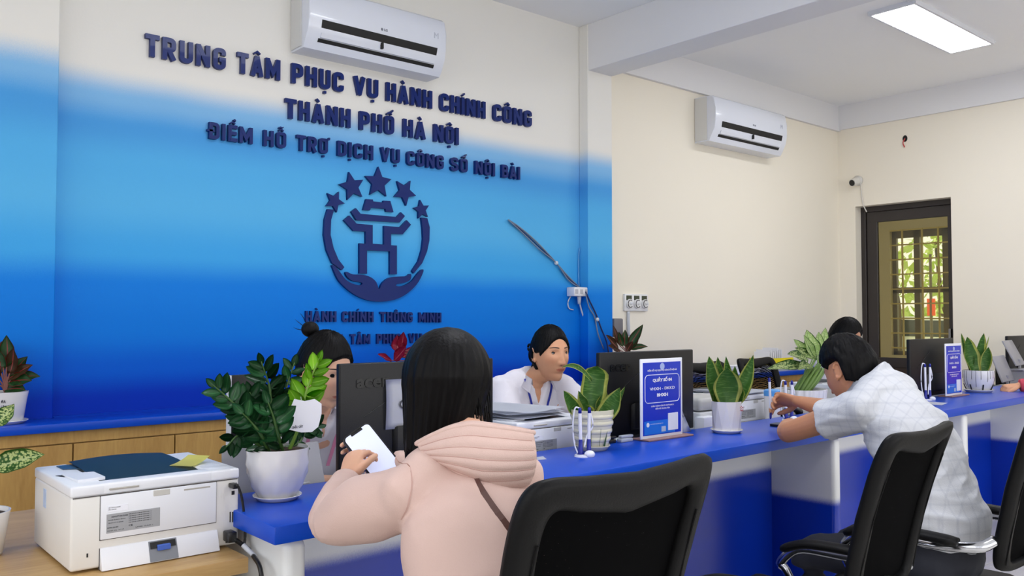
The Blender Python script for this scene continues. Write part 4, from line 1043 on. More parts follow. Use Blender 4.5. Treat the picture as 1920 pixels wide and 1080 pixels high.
# view axes: r = picture-right direction on the ground, f = away from the camera
RX, RY = _R.x, _R.y
def off(r, f): return (RX * r + math.cos(YAW) * f, RY * r + math.sin(YAW) * f)
def L_(rb, fb, z0, rt, ft, h, w, facing=0.0, sag=0.0):
    b = off(rb, fb); t = off(rt, ft); a = YAW + PI + facing
    return (b[0], b[1], z0, t[0], t[1], h, w, (math.cos(a), math.sin(a), 0.1), sag)
c2 = Vector((2.150, 2.085, CZ))
def ribbed(t, c):
    saucer(t, c, 0.062, 0.018, m_beige)
    pot(t, c + Vector((0, 0, 0.006)), [(0.048, 0), (0.054, 0.004), (0.060, 0.035), (0.067, 0.07), (0.071, 0.10), (0.074, 0.118), (0.075, 0.132), (0.071, 0.133), (0.068, 0.122)], m_beige, fn=lambda a, i, r, z: r, soil=(0.067, 0.122))
    for k, (z, r) in enumerate(((0.035, 0.062), (0.062, 0.067), (0.088, 0.0712), (0.112, 0.0742))):
        bm = bmesh.new(); lathe(bm, [(r - 0.006, z - 0.011), (r + 0.0005, z - 0.006), (r + 0.0018, z), (r + 0.0005, z + 0.006), (r - 0.006, z + 0.011)], c + Vector((0, 0, 0.006)), 40); obj('rib', bm, m_beige, t, smooth=True)
    # painted plant sprigs on the pot
    for ang, h, m_ in ((-0.15, 0.075, m_stem), (0.30, 0.06, m_stem), (0.62, 0.05, m_stem), (-0.75, 0.05, m_stem)):
        a = YAW + PI + ang; pts = [(c.x + math.cos(a) * (0.0615 + 0.0155 * s), c.y + math.sin(a) * (0.0615 + 0.0155 * s), c.z + 0.02 + h * s) for s in (0, 0.5, 1)]
        bm = bmesh.new(); tube(bm, pts, [0.0035 if abs(ang) > 0.5 else 0.0008, 0.002 if abs(ang) > 0.5 else 0.0008, 0.0006], 5); obj('painted_sprig', bm, m_, t)
snake('snake_plant', 'yellow-edged snake plant in a ribbed beige pot beside the pen stand', c2, [
    L_(-0.005, 0.02, 0.11, 0.020, 0.03, 0.285, 0.092, 0.1) + ('blunt',), L_(0.0, 0.0, 0.235, -0.105, -0.02, 0.282, 0.018, 0.5, 0.22), L_(-0.03, 0.0, 0.11, -0.100, -0.04, 0.205, 0.055, 0.6, -0.05),
    L_(-0.01, -0.02, 0.11, -0.050, -0.04, 0.205, 0.048, -0.9), L_(0.0, -0.03, 0.11, -0.030, -0.06, 0.155, 0.045, 0.3), L_(0.02, -0.02, 0.105, 0.092, -0.03, 0.215, 0.068, -0.3, -0.12),
    L_(0.03, 0.01, 0.11, 0.115, 0.01, 0.215, 0.035, -0.8, -0.1), L_(0.02, 0.02, 0.11, 0.055, 0.05, 0.195, 0.045, 0.4)], ribbed)
c3 = Vector((2.872, 2.050, CZ))
def faceted(t, c):
    saucer(t, c, 0.063, 0.014, m_cer)
    bm = bmesh.new(); n = 10; rings = []
    for j, (r, z) in enumerate(((0.048, 0.0), (0.054, 0.004), (0.060, 0.112), (0.0605, 0.116), (0.056, 0.116), (0.054, 0.10))):
        o = 0.5 if j in (0, 1) else 0.0
        rings.append([bm.verts.new((c.x + r * math.cos(2 * PI * (k + o) / n), c.y + r * math.sin(2 * PI * (k + o) / n), c.z + 0.008 + z)) for k in range(n)])
    for j in range(len(rings) - 1):
        for k in range(n):
            if j == 1:
                bm.faces.new((rings[j][k], rings[j + 1][(k + 1) % n], rings[j + 1][k])); bm.faces.new((rings[j][k], rings[j][(k + 1) % n], rings[j + 1][(k + 1) % n]))
            else: bm.faces.new((rings[j][k], rings[j][(k + 1) % n], rings[j + 1][(k + 1) % n], rings[j + 1][k]))
    bm.faces.new(rings[0][::-1]); bm.faces.new(rings[-1])
    obj('pot', bm, m_cer, t)
    bm = bmesh.new(); lathe(bm, [(0.054, 0.10), (0.054, 0.116), (0.02, 0.118)], c, 24); obj('soil', bm, m_soil, t)
    a = off(0.042, -0.046); rv = Vector((RX, RY, 0)); bm = bmesh.new()
    for k, s in enumerate(('LỘC', 'PHÁT')):
        put_text(bm, s, 0.013, 0.007, 0.0006, (c + Vector((a[0], a[1], 0.10 - 0.011 * k)), Vector((RX * 0.8 + RY * -0.4 * -1 * 0, RY, 0)).normalized(), (0, 0, 1), (-math.cos(YAW), -math.sin(YAW), 0)), res=1)
    obj('printed_mark', bm, mat('red_print', (190, 70, 80), 0.5), t)
snake('snake_plant', 'large broad-leaved snake plant in a faceted white pot beside the blue sign', c3, [
    L_(0.0, -0.03, 0.11, -0.005, -0.04, 0.258, 0.112, 0.0), L_(-0.03, 0.0, 0.11, -0.065, 0.01, 0.300, 0.070, 0.35), L_(-0.02, 0.01, 0.11, -0.028, 0.02, 0.297, 0.052, -0.7),
    L_(0.02, 0.01, 0.11, 0.0, 0.0, 0.300, 0.040, -0.6, -0.0), L_(0.03, 0.0, 0.11, 0.035, 0.0, 0.262, 0.052, -0.9), L_(0.03, 0.0, 0.11, 0.108, 0.0, 0.305, 0.062, -0.3, -0.10),
    L_(-0.035, -0.02, 0.11, -0.050, -0.02, 0.165, 0.040, 0.6), L_(0.04, -0.01, 0.11, 0.052, -0.02, 0.19, 0.045, -0.6)], faceted)
c5 = Vector((5.62, 2.17, CZ))
def drip(t, c):
    saucer(t, c, 0.085, 0.018, m_cer)
    m_dr = mat('white_glaze_with_dark_drips', (222, 222, 226), 0.2, coat=0.3)
    pot(t, c + Vector((0, 0, 0.008)), [(0.05, 0), (0.062, 0.004), (0.082, 0.05), (0.088, 0.09), (0.086, 0.125), (0.082, 0.126), (0.080, 0.115)], m_dr, soil=(0.08, 0.118))
    rr = random.Random(5)
    for k in range(26):
        a = 2 * PI * k / 26 + rr.uniform(-0.05, 0.05); z1 = 0.132; z0 = rr.uniform(0.02, 0.09); low = k % 4 == 0
        def rad(z): return 0.062 + (0.088 - 0.062) * min(1, (z - 0.01) / 0.07) ** 0.7 if z < 0.09 else 0.0885 - (z - 0.09) * 0.05
        if low: z0, z1 = 0.016, 0.05
        pts = [(c.x + math.cos(a) * rad(z), c.y + math.sin(a) * rad(z), c.z + z) for z in [z0 + (z1 - z0) * i / 5 for i in range(6)]]
        bm = bmesh.new(); tube(bm, pts, [0.004 if low else 0.0011] * 6, 5); obj('painted_drip', bm, mat('drip_black', (40, 42, 46), 0.3), t)
snake('snake_plant', 'dark snake plant in a white pot with black drip pattern by the far sign', c5, [
    L_(-0.02, -0.02, 0.12, -0.075, -0.02, 0.338, 0.105, 0.2), L_(0.0, 0.01, 0.12, 0.045, 0.01, 0.36, 0.085, 0.3, -0.03), L_(0.03, -0.01, 0.12, 0.055, -0.02, 0.275, 0.065, -0.5), L_(0.03, 0.02, 0.12, 0.088, 0.03, 0.345, 0.03, 0.9), L_(-0.03, 0.02, 0.12, -0.085, 0.03, 0.36, 0.06, 0.6)], drip)

def tip_plant(name, label, c, z0, leaves, mats, stems=True):
    """leaves: (tip pixel x, y, plane Y, base pixel x, y, width, sag, mat index)"""
    t = thing(name, label, 'plant', tuple(c))
    for (tx_, ty_, TY, bx, by, w, sag, mi) in leaves:
        b = onY(c.y, bx, by); tp = onY(TY, tx_, ty_)
        st = c + Vector((0, 0, z0))
        if stems:
            bm = bmesh.new(); tube(bm, catmull([st, (st + b) / 2 + Vector((0, 0, 0.01)), b], 4), [0.0032] * 9, 6); obj('stem', bm, mats[-1], t, smooth=True)
        add_leaf(t, mats[mi], b, tp, w, sag=sag, fold=0.35, nrm=(-0.5, -0.75, 0.5), prof='lance', nu=6, nv=10, wave=0.12)
    return t
m_rstem = mat('pink_stem', (128, 78, 70), 0.5)
# plant on the ledge at the far left
c = Vector((0.733, 4.03, LZ))
t = tip_plant('aglaonema_plant', 'red-edged leafy plant in a printed white pot on the blue ledge', c, 0.12, [
    (12, 628, 4.05, 12, 688, 0.07, 0, 0), (25, 652, 4.0, 18, 700, 0.06, 0, 1), (52, 668, 4.05, 15, 706, 0.06, 0.06, 0), (62, 684, 4.0, 12, 712, 0.055, 0.08, 1),
    (76, 706, 4.0, 20, 712, 0.055, 0.10, 0), (60, 714, 3.97, 14, 716, 0.07, 0.10, 0), (48, 732, 3.97, 8, 730, 0.07, 0.12, 0), (-8, 650, 4.05, 2, 700, 0.06, 0.0, 0), (-25, 690, 4.0, -2, 712, 0.06, 0.1, 1), (-30, 725, 4.0, -2, 722, 0.06, 0.1, 0), (2, 640, 4.1, 6, 690, 0.06, 0, 1)], [lm_agl, lm_aglr, m_rstem])
saucer(t, c, 0.085, 0.015, m_cer)
pot(t, c + Vector((0, 0, 0.008)), [(0.06, 0), (0.066, 0.004), (0.078, 0.09), (0.084, 0.122), (0.08, 0.123), (0.077, 0.112)], m_cer, soil=(0.077, 0.112))
a_ = YAW + PI + 0.45
bm = bmesh.new(); rv = Vector((math.cos(a_ + PI / 2), math.sin(a_ + PI / 2), 0)); ov = Vector((math.cos(a_), math.sin(a_), 0))
put_text(bm, 'ĐA', 0.016, 0.012, 0.001, (c + ov * 0.0805 + rv * -0.008 + Vector((0, 0, 0.09)), rv, (0, 0, 1), ov), res=1); put_text(bm, 'CÂY', 0.02, 0.010, 0.001, (c + ov * 0.0795 + rv * -0.01 + Vector((0, 0, 0.07)), rv, (0, 0, 1), ov), res=1)
obj('printed_mark', bm, m_ink, t)
# variegated plant standing on the side desk outside the picture, two leaves reach in
c = Vector((0.36, 2.28, DZT))
t = tip_plant('dieffenbachia_plant', 'variegated plant whose long speckled leaf reaches in over the side desk', c, 0.10, [
    (84, 852, 2.25, -18, 878, 0.060, 0.05, 0), (27, 757, 2.30, -16, 800, 0.05, 0.0, 0), (-60, 800, 2.3, -20, 860, 0.06, 0, 0), (-90, 860, 2.2, -22, 880, 0.06, 0.1, 0)], [lm_dief, m_stem])
pot(t, c, [(0.05, 0), (0.056, 0.004), (0.068, 0.09), (0.07, 0.10), (0.066, 0.10), (0.064, 0.09)], m_cer, soil=(0.064, 0.09))
# plant on the ledge in the corner behind the second monitor
c = Vector((4.53, 4.0, LZ)); q = onY(4.0, 1170, 660)
t = tip_plant('aglaonema_plant', 'red and green plant on the ledge beside the pillar behind the monitor', c, 0.13, [
    (1206, 608, 3.95, 1178, 650, 0.07, 0.0, 0), (1160, 622, 4.0, 1168, 650, 0.05, 0.0, 0), (1150, 610, 4.05, 1162, 648, 0.04, 0, 1), (1215, 650, 3.95, 1180, 655, 0.05, 0.08, 0), (1198, 632, 4.0, 1178, 655, 0.055, 0, 0),
    (1136, 628, 4.0, 1160, 655, 0.055, 0.06, 1), (1140, 648, 3.95, 1162, 660, 0.055, 0.04, 1), (1172, 618, 4.05, 1172, 650, 0.06, 0, 0), (1187, 640, 3.95, 1174, 660, 0.05, 0.05, 1), (1150, 655, 3.9, 1168, 664, 0.05, 0.05, 1)], [lm_agl, lm_aglr, m_rstem])
pot(t, c, [(0.06, 0), (0.066, 0.004), (0.082, 0.11), (0.086, 0.13), (0.082, 0.13), (0.08, 0.12)], m_cer, soil=(0.08, 0.12))
# crimson plant behind the first monitor
c = Vector((2.93, 4.0, LZ))
t = tip_plant('cordyline_plant', 'crimson-leaved plant on the blue ledge behind the woman in pink', c, 0.16, [
    (745, 628, 4.0, 746, 660, 0.075, 0.0, 0), (757, 622, 3.95, 752, 655, 0.06, 0.0, 0), (708, 664, 3.95, 735, 676, 0.045, 0.03, 0), (762, 650, 3.9, 738, 676, 0.07, 0.04, 0), (790, 650, 4.0, 755, 670, 0.06, 0.06, 0), (730, 690, 3.9, 745, 680, 0.05, 0.06, 0)], [lm_red, m_rstem])
pot(t, c, [(0.06, 0), (0.066, 0.004), (0.082, 0.13), (0.086, 0.15), (0.082, 0.15), (0.08, 0.14)], m_cer, soil=(0.08, 0.14))
# big variegated plant behind the counter
c = Vector((3.93, 2.36, SD)); PYY = 2.36
t = tip_plant('dieffenbachia_plant', 'pale variegated plant in a white ribbed pot in front of the writing man', c, 0.17, [
    (1512, 618, 2.42, 1532, 670, 0.095, 0.0, 1), (1548, 614, 2.45, 1544, 668, 0.07, 0.0, 1), (1488, 636, 2.42, 1524, 672, 0.07, 0.02, 1), (1507, 628, 2.38, 1530, 672, 0.06, 0.0, 1), (1535, 622, 2.40, 1540, 672, 0.075, 0.0, 1), (1556, 632, 2.36, 1542, 676, 0.06, 0.0, 1), (1570, 628, 2.4, 1545, 680, 0.06, 0.05, 1),
    (1476, 664, 2.33, 1515, 674, 0.060, 0.04, 0), (1438, 692, 2.28, 1516, 684, 0.062, 0.02, 0), (1490, 652, 2.40, 1528, 672, 0.055, 0.03, 0), (1545, 645, 2.30, 1538, 684, 0.07, 0.0, 1), (1496, 694, 2.26, 1524, 688, 0.06, 0.06, 0), (1575, 665, 2.4, 1546, 690, 0.07, 0.05, 0)], [lm_dief, lm_pale, mat('pale_green_stem', (98, 130, 60), 0.5)])
for k in range(12):
    a = 2 * PI * k / 12; b = c + Vector((0.035 * math.cos(a), 0.035 * math.sin(a), 0.17)); e = onY(PYY, 1535 + 12 * math.cos(a), 690) + Vector((0, 0.03 * math.sin(a), 0))
    bm = bmesh.new(); tube(bm, [b, (b + e) / 2 + Vector((0.01 * math.cos(a), 0, 0)), e], [0.009, 0.011, 0.005], 7); obj('stem', bm, MATS['pale_green_stem'], t, smooth=True)
pot(t, c, [(0.085, 0), (0.095, 0.005), (0.118, 0.12), (0.125, 0.185), (0.120, 0.186), (0.115, 0.17)], m_cer, fn=lambda a, i, r, z: r * (1 + (0.018 * math.sin(30 * a + 2 * math.sin(6 * a)) if z > 0.003 and i < 4 else 0)), n=180, soil=(0.115, 0.172))

# ================================================================== monitors
m_mon = mat('monitor_black', (13, 13, 15), 0.42, var=0.08, scale=30, bump=0.12, bscale=500, spec=0.35)
m_gl = mat('gloss_black', (8, 8, 9), 0.25, spec=0.4)
m_scr = mat('monitor_screen', (12, 16, 24), 0.15, emit=(150, 180, 220, 0.35))
def monitor(x0, x1, y, z0, z1, label, logo=True, ysh=0.0):
    cx = (x0 + x1) / 2
    t = thing('monitor', label, 'monitor', (cx, y, SD))
    bm = bmesh.new(); box(bm, x0, x1, y, y + 0.022, z0, z1, 0.005, 3); obj('casing', bm, m_mon, t, angle=35)
    bm = bmesh.new(); box(bm, x0 + 0.008, x1 - 0.008, y + 0.0215, y + 0.0235, z0 + 0.02, z1 - 0.008); obj('screen', bm, m_scr, t)
    bm = bmesh.new(); prism(bm, [(cx - 0.11, y + 0.002, z0 + 0.02), (cx - 0.10, y - 0.016, z0 + 0.03), (cx + 0.10, y - 0.016, z0 + 0.03), (cx + 0.11, y + 0.002, z0 + 0.02)], (0, 0, 0.10)); 
    bmesh.ops.bevel(bm, geom=bm.edges[:], offset=0.004, segments=2, affect='EDGES', profile=0.5); obj('rear_hump', bm, m_mon, t, angle=35)
    bm = bmesh.new(); a = Vector((x0 + (x1 - x0) * 0.14, y - 0.0004, z0 + (z1 - z0) * 0.50)); b = Vector((x0 + (x1 - x0) * 0.62, y - 0.0004, z0 + (z1 - z0) * 0.97)); 
    tube(bm, [a, a + (b - a) * 0.6], 0.0016, 6); obj('diagonal_groove', bm, m_gl, t)
    if logo:
        bm = bmesh.new(); put_text(bm, 'acer', 0.115, 0.038, 0.003, ((x0 + 0.055, y, z1 - 0.072), (1, 0, 0), (0, 0, 1), (0, -1, 0)), bold=0.035); obj('logo', bm, m_gl, t)
    boxo('stand_neck', cx - 0.03, cx + 0.03, y + 0.022, y + 0.045 + ysh, SD + 0.01, z0 + 0.10, m_mon, t, 0.004, 2)
    bm = bmesh.new(); tube(bm, [(cx, y + 0.04 + ysh, SD), (cx, y + 0.04 + ysh, SD + 0.012)], [(0.12, 0.09), (0.115, 0.085)], 32, up=(0, 1, 0)); obj('stand_base', bm, m_mon, t, angle=40)
    return t
monitor(1.262, 1.842, 2.245, 0.795, 1.117, 'black monitor back between the young clerk and the woman in pink', True, 0.04)
monitor(2.362, 2.925, 2.25, 0.795, 1.121, 'black monitor back behind the blue counter sign', True, 0.05)
monitor(4.815, 5.385, 2.215, 0.806, 1.133, 'black monitor back in front of the door behind the far sign', False, 0.11)
monitor(7.03, 7.58, 2.50, 0.80, 1.118, 'black monitor back at the far end of the counter', False, 0.14)
# side-on monitor behind the bushy plant
t = thing('monitor', 'dark monitor seen behind the bushy plant at the counter end', 'monitor', (1.01, 2.44, SD))
a, b = onY(2.42, 434, 704), onY(2.42, 482, 860)
bm = bmesh.new(); box(bm, a.x, b.x + 0.02, 2.42, 2.445, 0.845, a.z, 0.004, 2); obj('casing', bm, m_mon, t, angle=35)
boxo('bezel', a.x - 0.004, a.x, 2.418, 2.445, 0.845, a.z, m_cabw, t)
boxo('stand_neck', a.x + 0.03, a.x + 0.06, 2.44, 2.46, SD, 0.87, m_mon, t); boxo('stand_base', a.x, b.x + 0.02, 2.38, 2.52, SD, SD + 0.012, m_mon, t, 0.003, 2)
# grey document cameras / tablets on stands either side of the twisted pot
m_tab = mat('grey_tablet', (152, 152, 158), 0.35, var=0.02)
def tablet(label, x, y, w, h, yaw, tilt, z):
    t = thing('tablet_stand', label, 'tablet', (x, y, z))
    bm = bmesh.new(); box(bm, -w / 2, w / 2, -0.006, 0.006, 0, h, 0.005, 3)
    bmesh.ops.transform(bm, matrix=Matrix.Translation((0, 0, 0.035)) @ Matrix.Rotation(tilt, 4, 'X'), verts=bm.verts); o = obj('tablet_body', bm, m_tab, t, world=False, angle=35)
    bm = bmesh.new(); box(bm, -w * 0.3, w * 0.3, -0.03, 0.06, 0, 0.012, 0.003, 2); box(bm, -0.02, 0.02, 0.0, 0.012, 0.01, 0.08, 0.002, 1); obj('stand', bm, m_tab, t, world=False, angle=35)
    t.rotation_euler = (0, 0, yaw); return t
tablet('grey tablet back leaning behind the twisted white pot towards the young clerk', 1.14, 2.22, 0.15, 0.155, 0.12, -0.30, SD)
tablet('grey tablet end behind the printer and the bushy plant', 0.945, 2.20, 0.09, 0.17, -0.3, -0.15, SD)
def wbox(label, x, y, z, w, d, h, m, bev=0.004, name='box', cat='box', grp=None):
    t = boxo(name, x - w / 2, x + w / 2, y - d / 2, y + d / 2, z, z + h, m, None, bev, 2); return tag(t, label, cat, grp)
# white/grey machines between the second monitor and the faceted pot
t = thing('card_printer', 'low grey white card printer between the second monitor and the faceted pot', 'printer', (3.10, 2.34, SD))
boxo('base', 2.98, 3.24, 2.26, 2.46, SD, SD + 0.14, m_desk, t, 0.006, 3); boxo('lid', 2.985, 3.235, 2.265, 2.455, SD + 0.143, SD + 0.20, mat('machine_lid', (186, 186, 184), 0.4), t, 0.02, 4); boxo('slot_gap', 2.99, 3.23, 2.258, 2.30, SD + 0.105, SD + 0.118, m_gap, t)
wbox('small white box beside the faceted pot behind the counter', 3.0, 2.245, SD, 0.09, 0.05, 0.125, m_paper)

# paper taped to first monitor and the handwritten sheet on the second
a, b = onY(2.235, 724, 712), onY(2.235, 724, 806)
t = thing('taped_notice', 'white paper notice taped on the black monitor behind the woman in pink', 'notice', (a.x + 0.1, 2.236, b.z))
bm = bmesh.new(); surf(bm, lambda u, v: Vector((a.x + 0.20 * u, 2.237 - 0.004 * math.sin(v * 3.1) * (1 - u), b.z + (a.z - b.z) * v)), 8, 8, 0.0008); obj('sheet', bm, m_paper, t, smooth=True)
bm = bmesh.new(); o = onY(2.230, 749, 767); put_text(bm, 'QUẦY', 0.13, 0.030, 0.0008, (o, (1, 0, 0), (0, 0, 1), (0, -1, 0)), bold=0.01); obj('print', bm, m_ink, t)

m_sb = mat('sign_blue', (16, 52, 190), 0.25, var=0.03); m_sw2 = mat('sign_white', (228, 230, 240), 0.35); m_sl = mat('sign_light_blue', (26, 110, 214), 0.3)
m_swood = mat('sign_foot', (150, 116, 112), 0.5)
def counter_sign(x0, x1, y, z1, label, title):
    t = thing('counter_sign', label, 'sign', ((x0 + x1) / 2, y, CZ))
    W = x1 - x0; H = z1 - CZ
    bm = bmesh.new(); box(bm, x0, x1, y, y + 0.006, CZ + 0.006, z1, 0.002, 2); obj('board', bm, m_sw2, t, angle=35)
    boxo('poster', x0 + 0.012, x1 - 0.012, y - 0.0015, y + 0.001, CZ + 0.018, z1 - 0.014, m_sb, t)
    boxo('foot', x0 + 0.01, x1 + 0.03, y - 0.03, y + 0.05, CZ, CZ + 0.007, m_swood, t, 0.002, 1)
    fr = lambda u, v: ((x0 + W * u, y - 0.002, CZ + H * v), (1, 0, 0), (0, 0, 1), (0, -1, 0))
    bm = bmesh.new()
    def tx(s, v, w, cap, u=0.5, bold=0.02): put_text(bm, s, W * w, H * cap, 0.0004, fr(u, v), bold=bold, res=2, align='center')
    tx('ĐIỂM HỖ TRỢ DỊCH VỤ CÔNG SỐ NỘI BÀI', 0.845, 0.70, 0.019)
    obj('header_print', bm, m_sw2, t)
    bm = bmesh.new(); tx(title, 0.715, 0.46, 0.036, bold=0.05); tx('VHXH - ĐKKD', 0.610, 0.60, 0.036, bold=0.015); tx('BHXH', 0.530, 0.26, 0.038, bold=0.05); obj('title_print', bm, m_sw2, t)
    bm = bmesh.new(); tx('CHÂN THÀNH CẢM ƠN QUÝ KHÁCH', 0.405, 0.54, 0.017); tx('ĐẾN VỚI TRUNG TÂM', 0.37, 0.34, 0.017); tx('hanhchinhcong.hanoi.gov.vn', 0.19, 0.30, 0.012, u=0.36, bold=0.0); obj('footer_print', bm, m_sw2, t)
    # rounded outline
    pts = []; ax, bx, az, bz, r = x0 + W * 0.09, x1 - W * 0.09, CZ + H * 0.455, CZ + H * 0.80, W * 0.07
    for (cx_, cz_, a0) in ((bx - r, bz - r, 0), (ax + r, bz - r, 90), (ax + r, az + r, 180), (bx - r, az + r, 270)):
        for k in range(6): a = math.radians(a0 + 18 * k); pts.append((cx_ + r * math.cos(a), y - 0.002, cz_ + r * math.sin(a)))
    bm = bmesh.new(); tube(bm, pts + [pts[0]], 0.0013, 6, up=(0, 1, 0)); obj('outline', bm, m_sw2, t)
    bm = bmesh.new(); bmesh.ops.create_circle(bm, cap_ends=True, segments=20, radius=W * 0.055, matrix=Matrix.Translation(fr(0.5, 0.90)[0]) @ Matrix.Rotation(PI / 2, 4, 'X')); obj('crest', bm, mat('sign_pale', (160, 178, 224), 0.4), t)
    boxo('lower_band', x0 + W * 0.07, x1 - W * 0.20, y - 0.0022, y, CZ + H * 0.07, CZ + H * 0.235, m_sl, t)
    boxo('blank_card', x1 - W * 0.37, x1 - W * 0.13, y - 0.004, y - 0.001, CZ + H * 0.095, CZ + H * 0.31, m_sw2, t, 0.001, 1)
    boxo('small_card', x1 - W * 0.53, x1 - W * 0.43, y - 0.003, y - 0.001, CZ + H * 0.09, CZ + H * 0.155, mat('sign_pale2', (176, 190, 214), 0.4), t)
    bm = bmesh.new(); bmesh.ops.create_circle(bm, cap_ends=True, segments=16, radius=W * 0.035, matrix=Matrix.Translation((x0 + W * 0.15, y - 0.003, CZ + H * 0.19)) @ Matrix.Rotation(PI / 2, 4, 'X')); obj('crest', bm, m_sw2, t)
    return t
counter_sign(2.425, 2.667, 2.105, 1.100, 'upright blue counter sign reading QUẦY SỐ 04 in front of the black monitor', 'QUẦY SỐ 04')
counter_sign(5.10, 5.32, 2.145, 1.105, 'upright blue counter sign beside the dark snake plant in the dripped pot', 'QUẦY SỐ 05')
# handwritten sheet propped behind the sign
t = thing('handwritten_sheet', 'white handwritten sheet leaning behind the blue counter sign', 'paper', (2.76, 2.16, CZ))
def hw(u, v):
    x = 2.60 + 0.19 * u * (1 - 0.45 * v) ; return Vector((x + 0.01 * v, 2.160 + 0.03 * v, CZ + 0.001 + 0.20 * v - 0.03 * u * v))
bm = bmesh.new(); surf(bm, hw, 8, 8, 0.0008); obj('sheet', bm, m_paper, t, smooth=True)
bm = bmesh.new()
put_text(bm, 'NGUYÊN', 0.085, 0.016, 0.0006, ((2.672, 2.157, CZ + 0.045), (1, 0.0, 0.25), (0, 0.24, 1), (0, -1, 0.24)), bold=-0.01, res=1); put_text(bm, 'VĂN', 0.045, 0.015, 0.0006, ((2.676, 2.153, CZ + 0.018), (1, 0, 0.2), (0, 0.24, 1), (0, -1, 0.24)), bold=-0.01, res=1)
obj('handwriting', bm, m_ink, t)

# ================================================================== pen stands, phones, small things
m_pw = mat('pen_white', (226, 228, 240), 0.3); m_pb = mat('pen_blue', (18, 30, 140), 0.3)
def pen_stand(c, label, h=0.158, group=None):
    c = Vector(c)
    t = thing('pen_stand', label, 'pen stand', tuple(c), group)
    bm = bmesh.new(); tube(bm, [c, c + Vector((0, 0, 0.006))], [(0.036, 0.030), (0.034, 0.028)], 28, up=(0, 1, 0)); obj('base', bm, m_pw, t, angle=40)
    bm = bmesh.new(); o = off(0.016, -0.016); ellipsoid(bm, c + Vector((o[0], o[1], 0.008)), (0.019, 0.016, 0.013)); obj('badge_dome', bm, m_pw, t, smooth=True)
    for s, (r, f) in enumerate(((-0.012, 0.002), (0.016, 0.012))):
        o = off(r, f); b = c + Vector((o[0], o[1], 0.004))
        bm = bmesh.new(); tube(bm, [b, b + Vector((0, 0, 0.012)), b + Vector((0, 0, 0.05))], [0.014, 0.008, 0.0062], 12); obj('holder', bm, m_pb, t, smooth=True)
        lean = Vector((RX, RY, 0)) * (0.002 * (1 if s else -1))
        pn = obj('pen', (lambda bm_: (tube(bm_, [b + Vector((0, 0, 0.045)), b + lean + Vector((0, 0, h - 0.022))], 0.0058, 12), bm_)[1])(bmesh.new()), m_pw, t, angle=40)
        bm = bmesh.new(); tube(bm, [b + lean + Vector((0, 0, h - 0.023)), b + lean + Vector((0, 0, h - 0.008)), b + lean + Vector((0, 0, h - 0.004))], [0.006, 0.0055, 0.003], 12); obj('pen_cap', bm, m_pb, pn, smooth=True)
        q0 = off(-0.034 if s == 0 else 0.027, 0.0)
        P = [b + lean + Vector((0, 0, h - 0.006)), c + Vector((q0[0] * 0.9, q0[1] * 0.9, h - 0.004)), c + Vector((q0[0] * 1.1, q0[1] * 1.1, h * 0.6)), c + Vector((q0[0] * 0.95, q0[1] * 0.95, h * 0.25)), c + Vector((q0[0] * 0.6, q0[1] * 0.6, 0.006))] if s == 0 else [b + lean + Vector((0, 0, h - 0.01)), b + Vector((q0[0] * 0.5, q0[1] * 0.5, h * 0.6)), b + Vector((-q0[0] * 0.2, -q0[1] * 0.2, h * 0.4)), c + Vector((0, 0, 0.03))]
        bm = bmesh.new(); tube(bm, catmull(P, 6), 0.0028, 6); obj('coil_cord', bm, m_pw, t, smooth=True)
    return t
pen_stand((2.03, 2.005, CZ), 'white pen stand with two blue tipped pens beside the beige ribbed pot')
pen_stand((3.425, 2.115, CZ), 'pen stand at the writing hand of the white shirted man', 0.175)
pen_stand((4.86, 2.14, CZ), 'white pen stand beyond the shoulder of the white shirted man', 0.20)
def phone_body(name, label, M, w=0.075, h=0.155, d=0.009, screen=None):
    t = thing(name, label, 'phone', M.to_translation())
    t.matrix_world = M
    bm = bmesh.new(); box(bm, -w / 2, w / 2, -d / 2, d / 2, -h / 2, h / 2)
    es = [e for e in bm.edges if abs(e.verts[0].co.y - e.verts[1].co.y) > d * 0.9]; bmesh.ops.bevel(bm, geom=es, offset=0.012, segments=5, affect='EDGES', profile=0.5)
    obj('case', bm, m_black, t, world=False, angle=40)
    if screen:
        bm = bmesh.new(); box(bm, -w / 2 + 0.004, w / 2 - 0.004, -d / 2 - 0.0006, -d / 2 + 0.0005, -h / 2 + 0.004, h / 2 - 0.004)
        es = [e for e in bm.edges if abs(e.verts[0].co.y - e.verts[1].co.y) > 0.0009]; bmesh.ops.bevel(bm, geom=es, offset=0.009, segments=4, affect='EDGES', profile=0.5)
        obj('screen', bm, screen, t, world=False)
        bm = bmesh.new(); box(bm, -0.016, 0.016, -d / 2 - 0.0012, -d / 2, h / 2 - 0.010, h / 2 - 0.004, 0.001, 1); obj('camera_notch', bm, m_black, t, world=False)
    return t
q = onZ(CZ, 1479, 803)
phone_body('mobile_phone', 'dark phone lying flat on the counter edge by the bare elbow', Matrix.Translation((q.x + 0.045, q.y + 0.02, CZ + 0.0055)) @ Matrix.Rotation(0.15, 4, 'Z') @ Matrix.Rotation(-PI / 2, 4, 'X'))
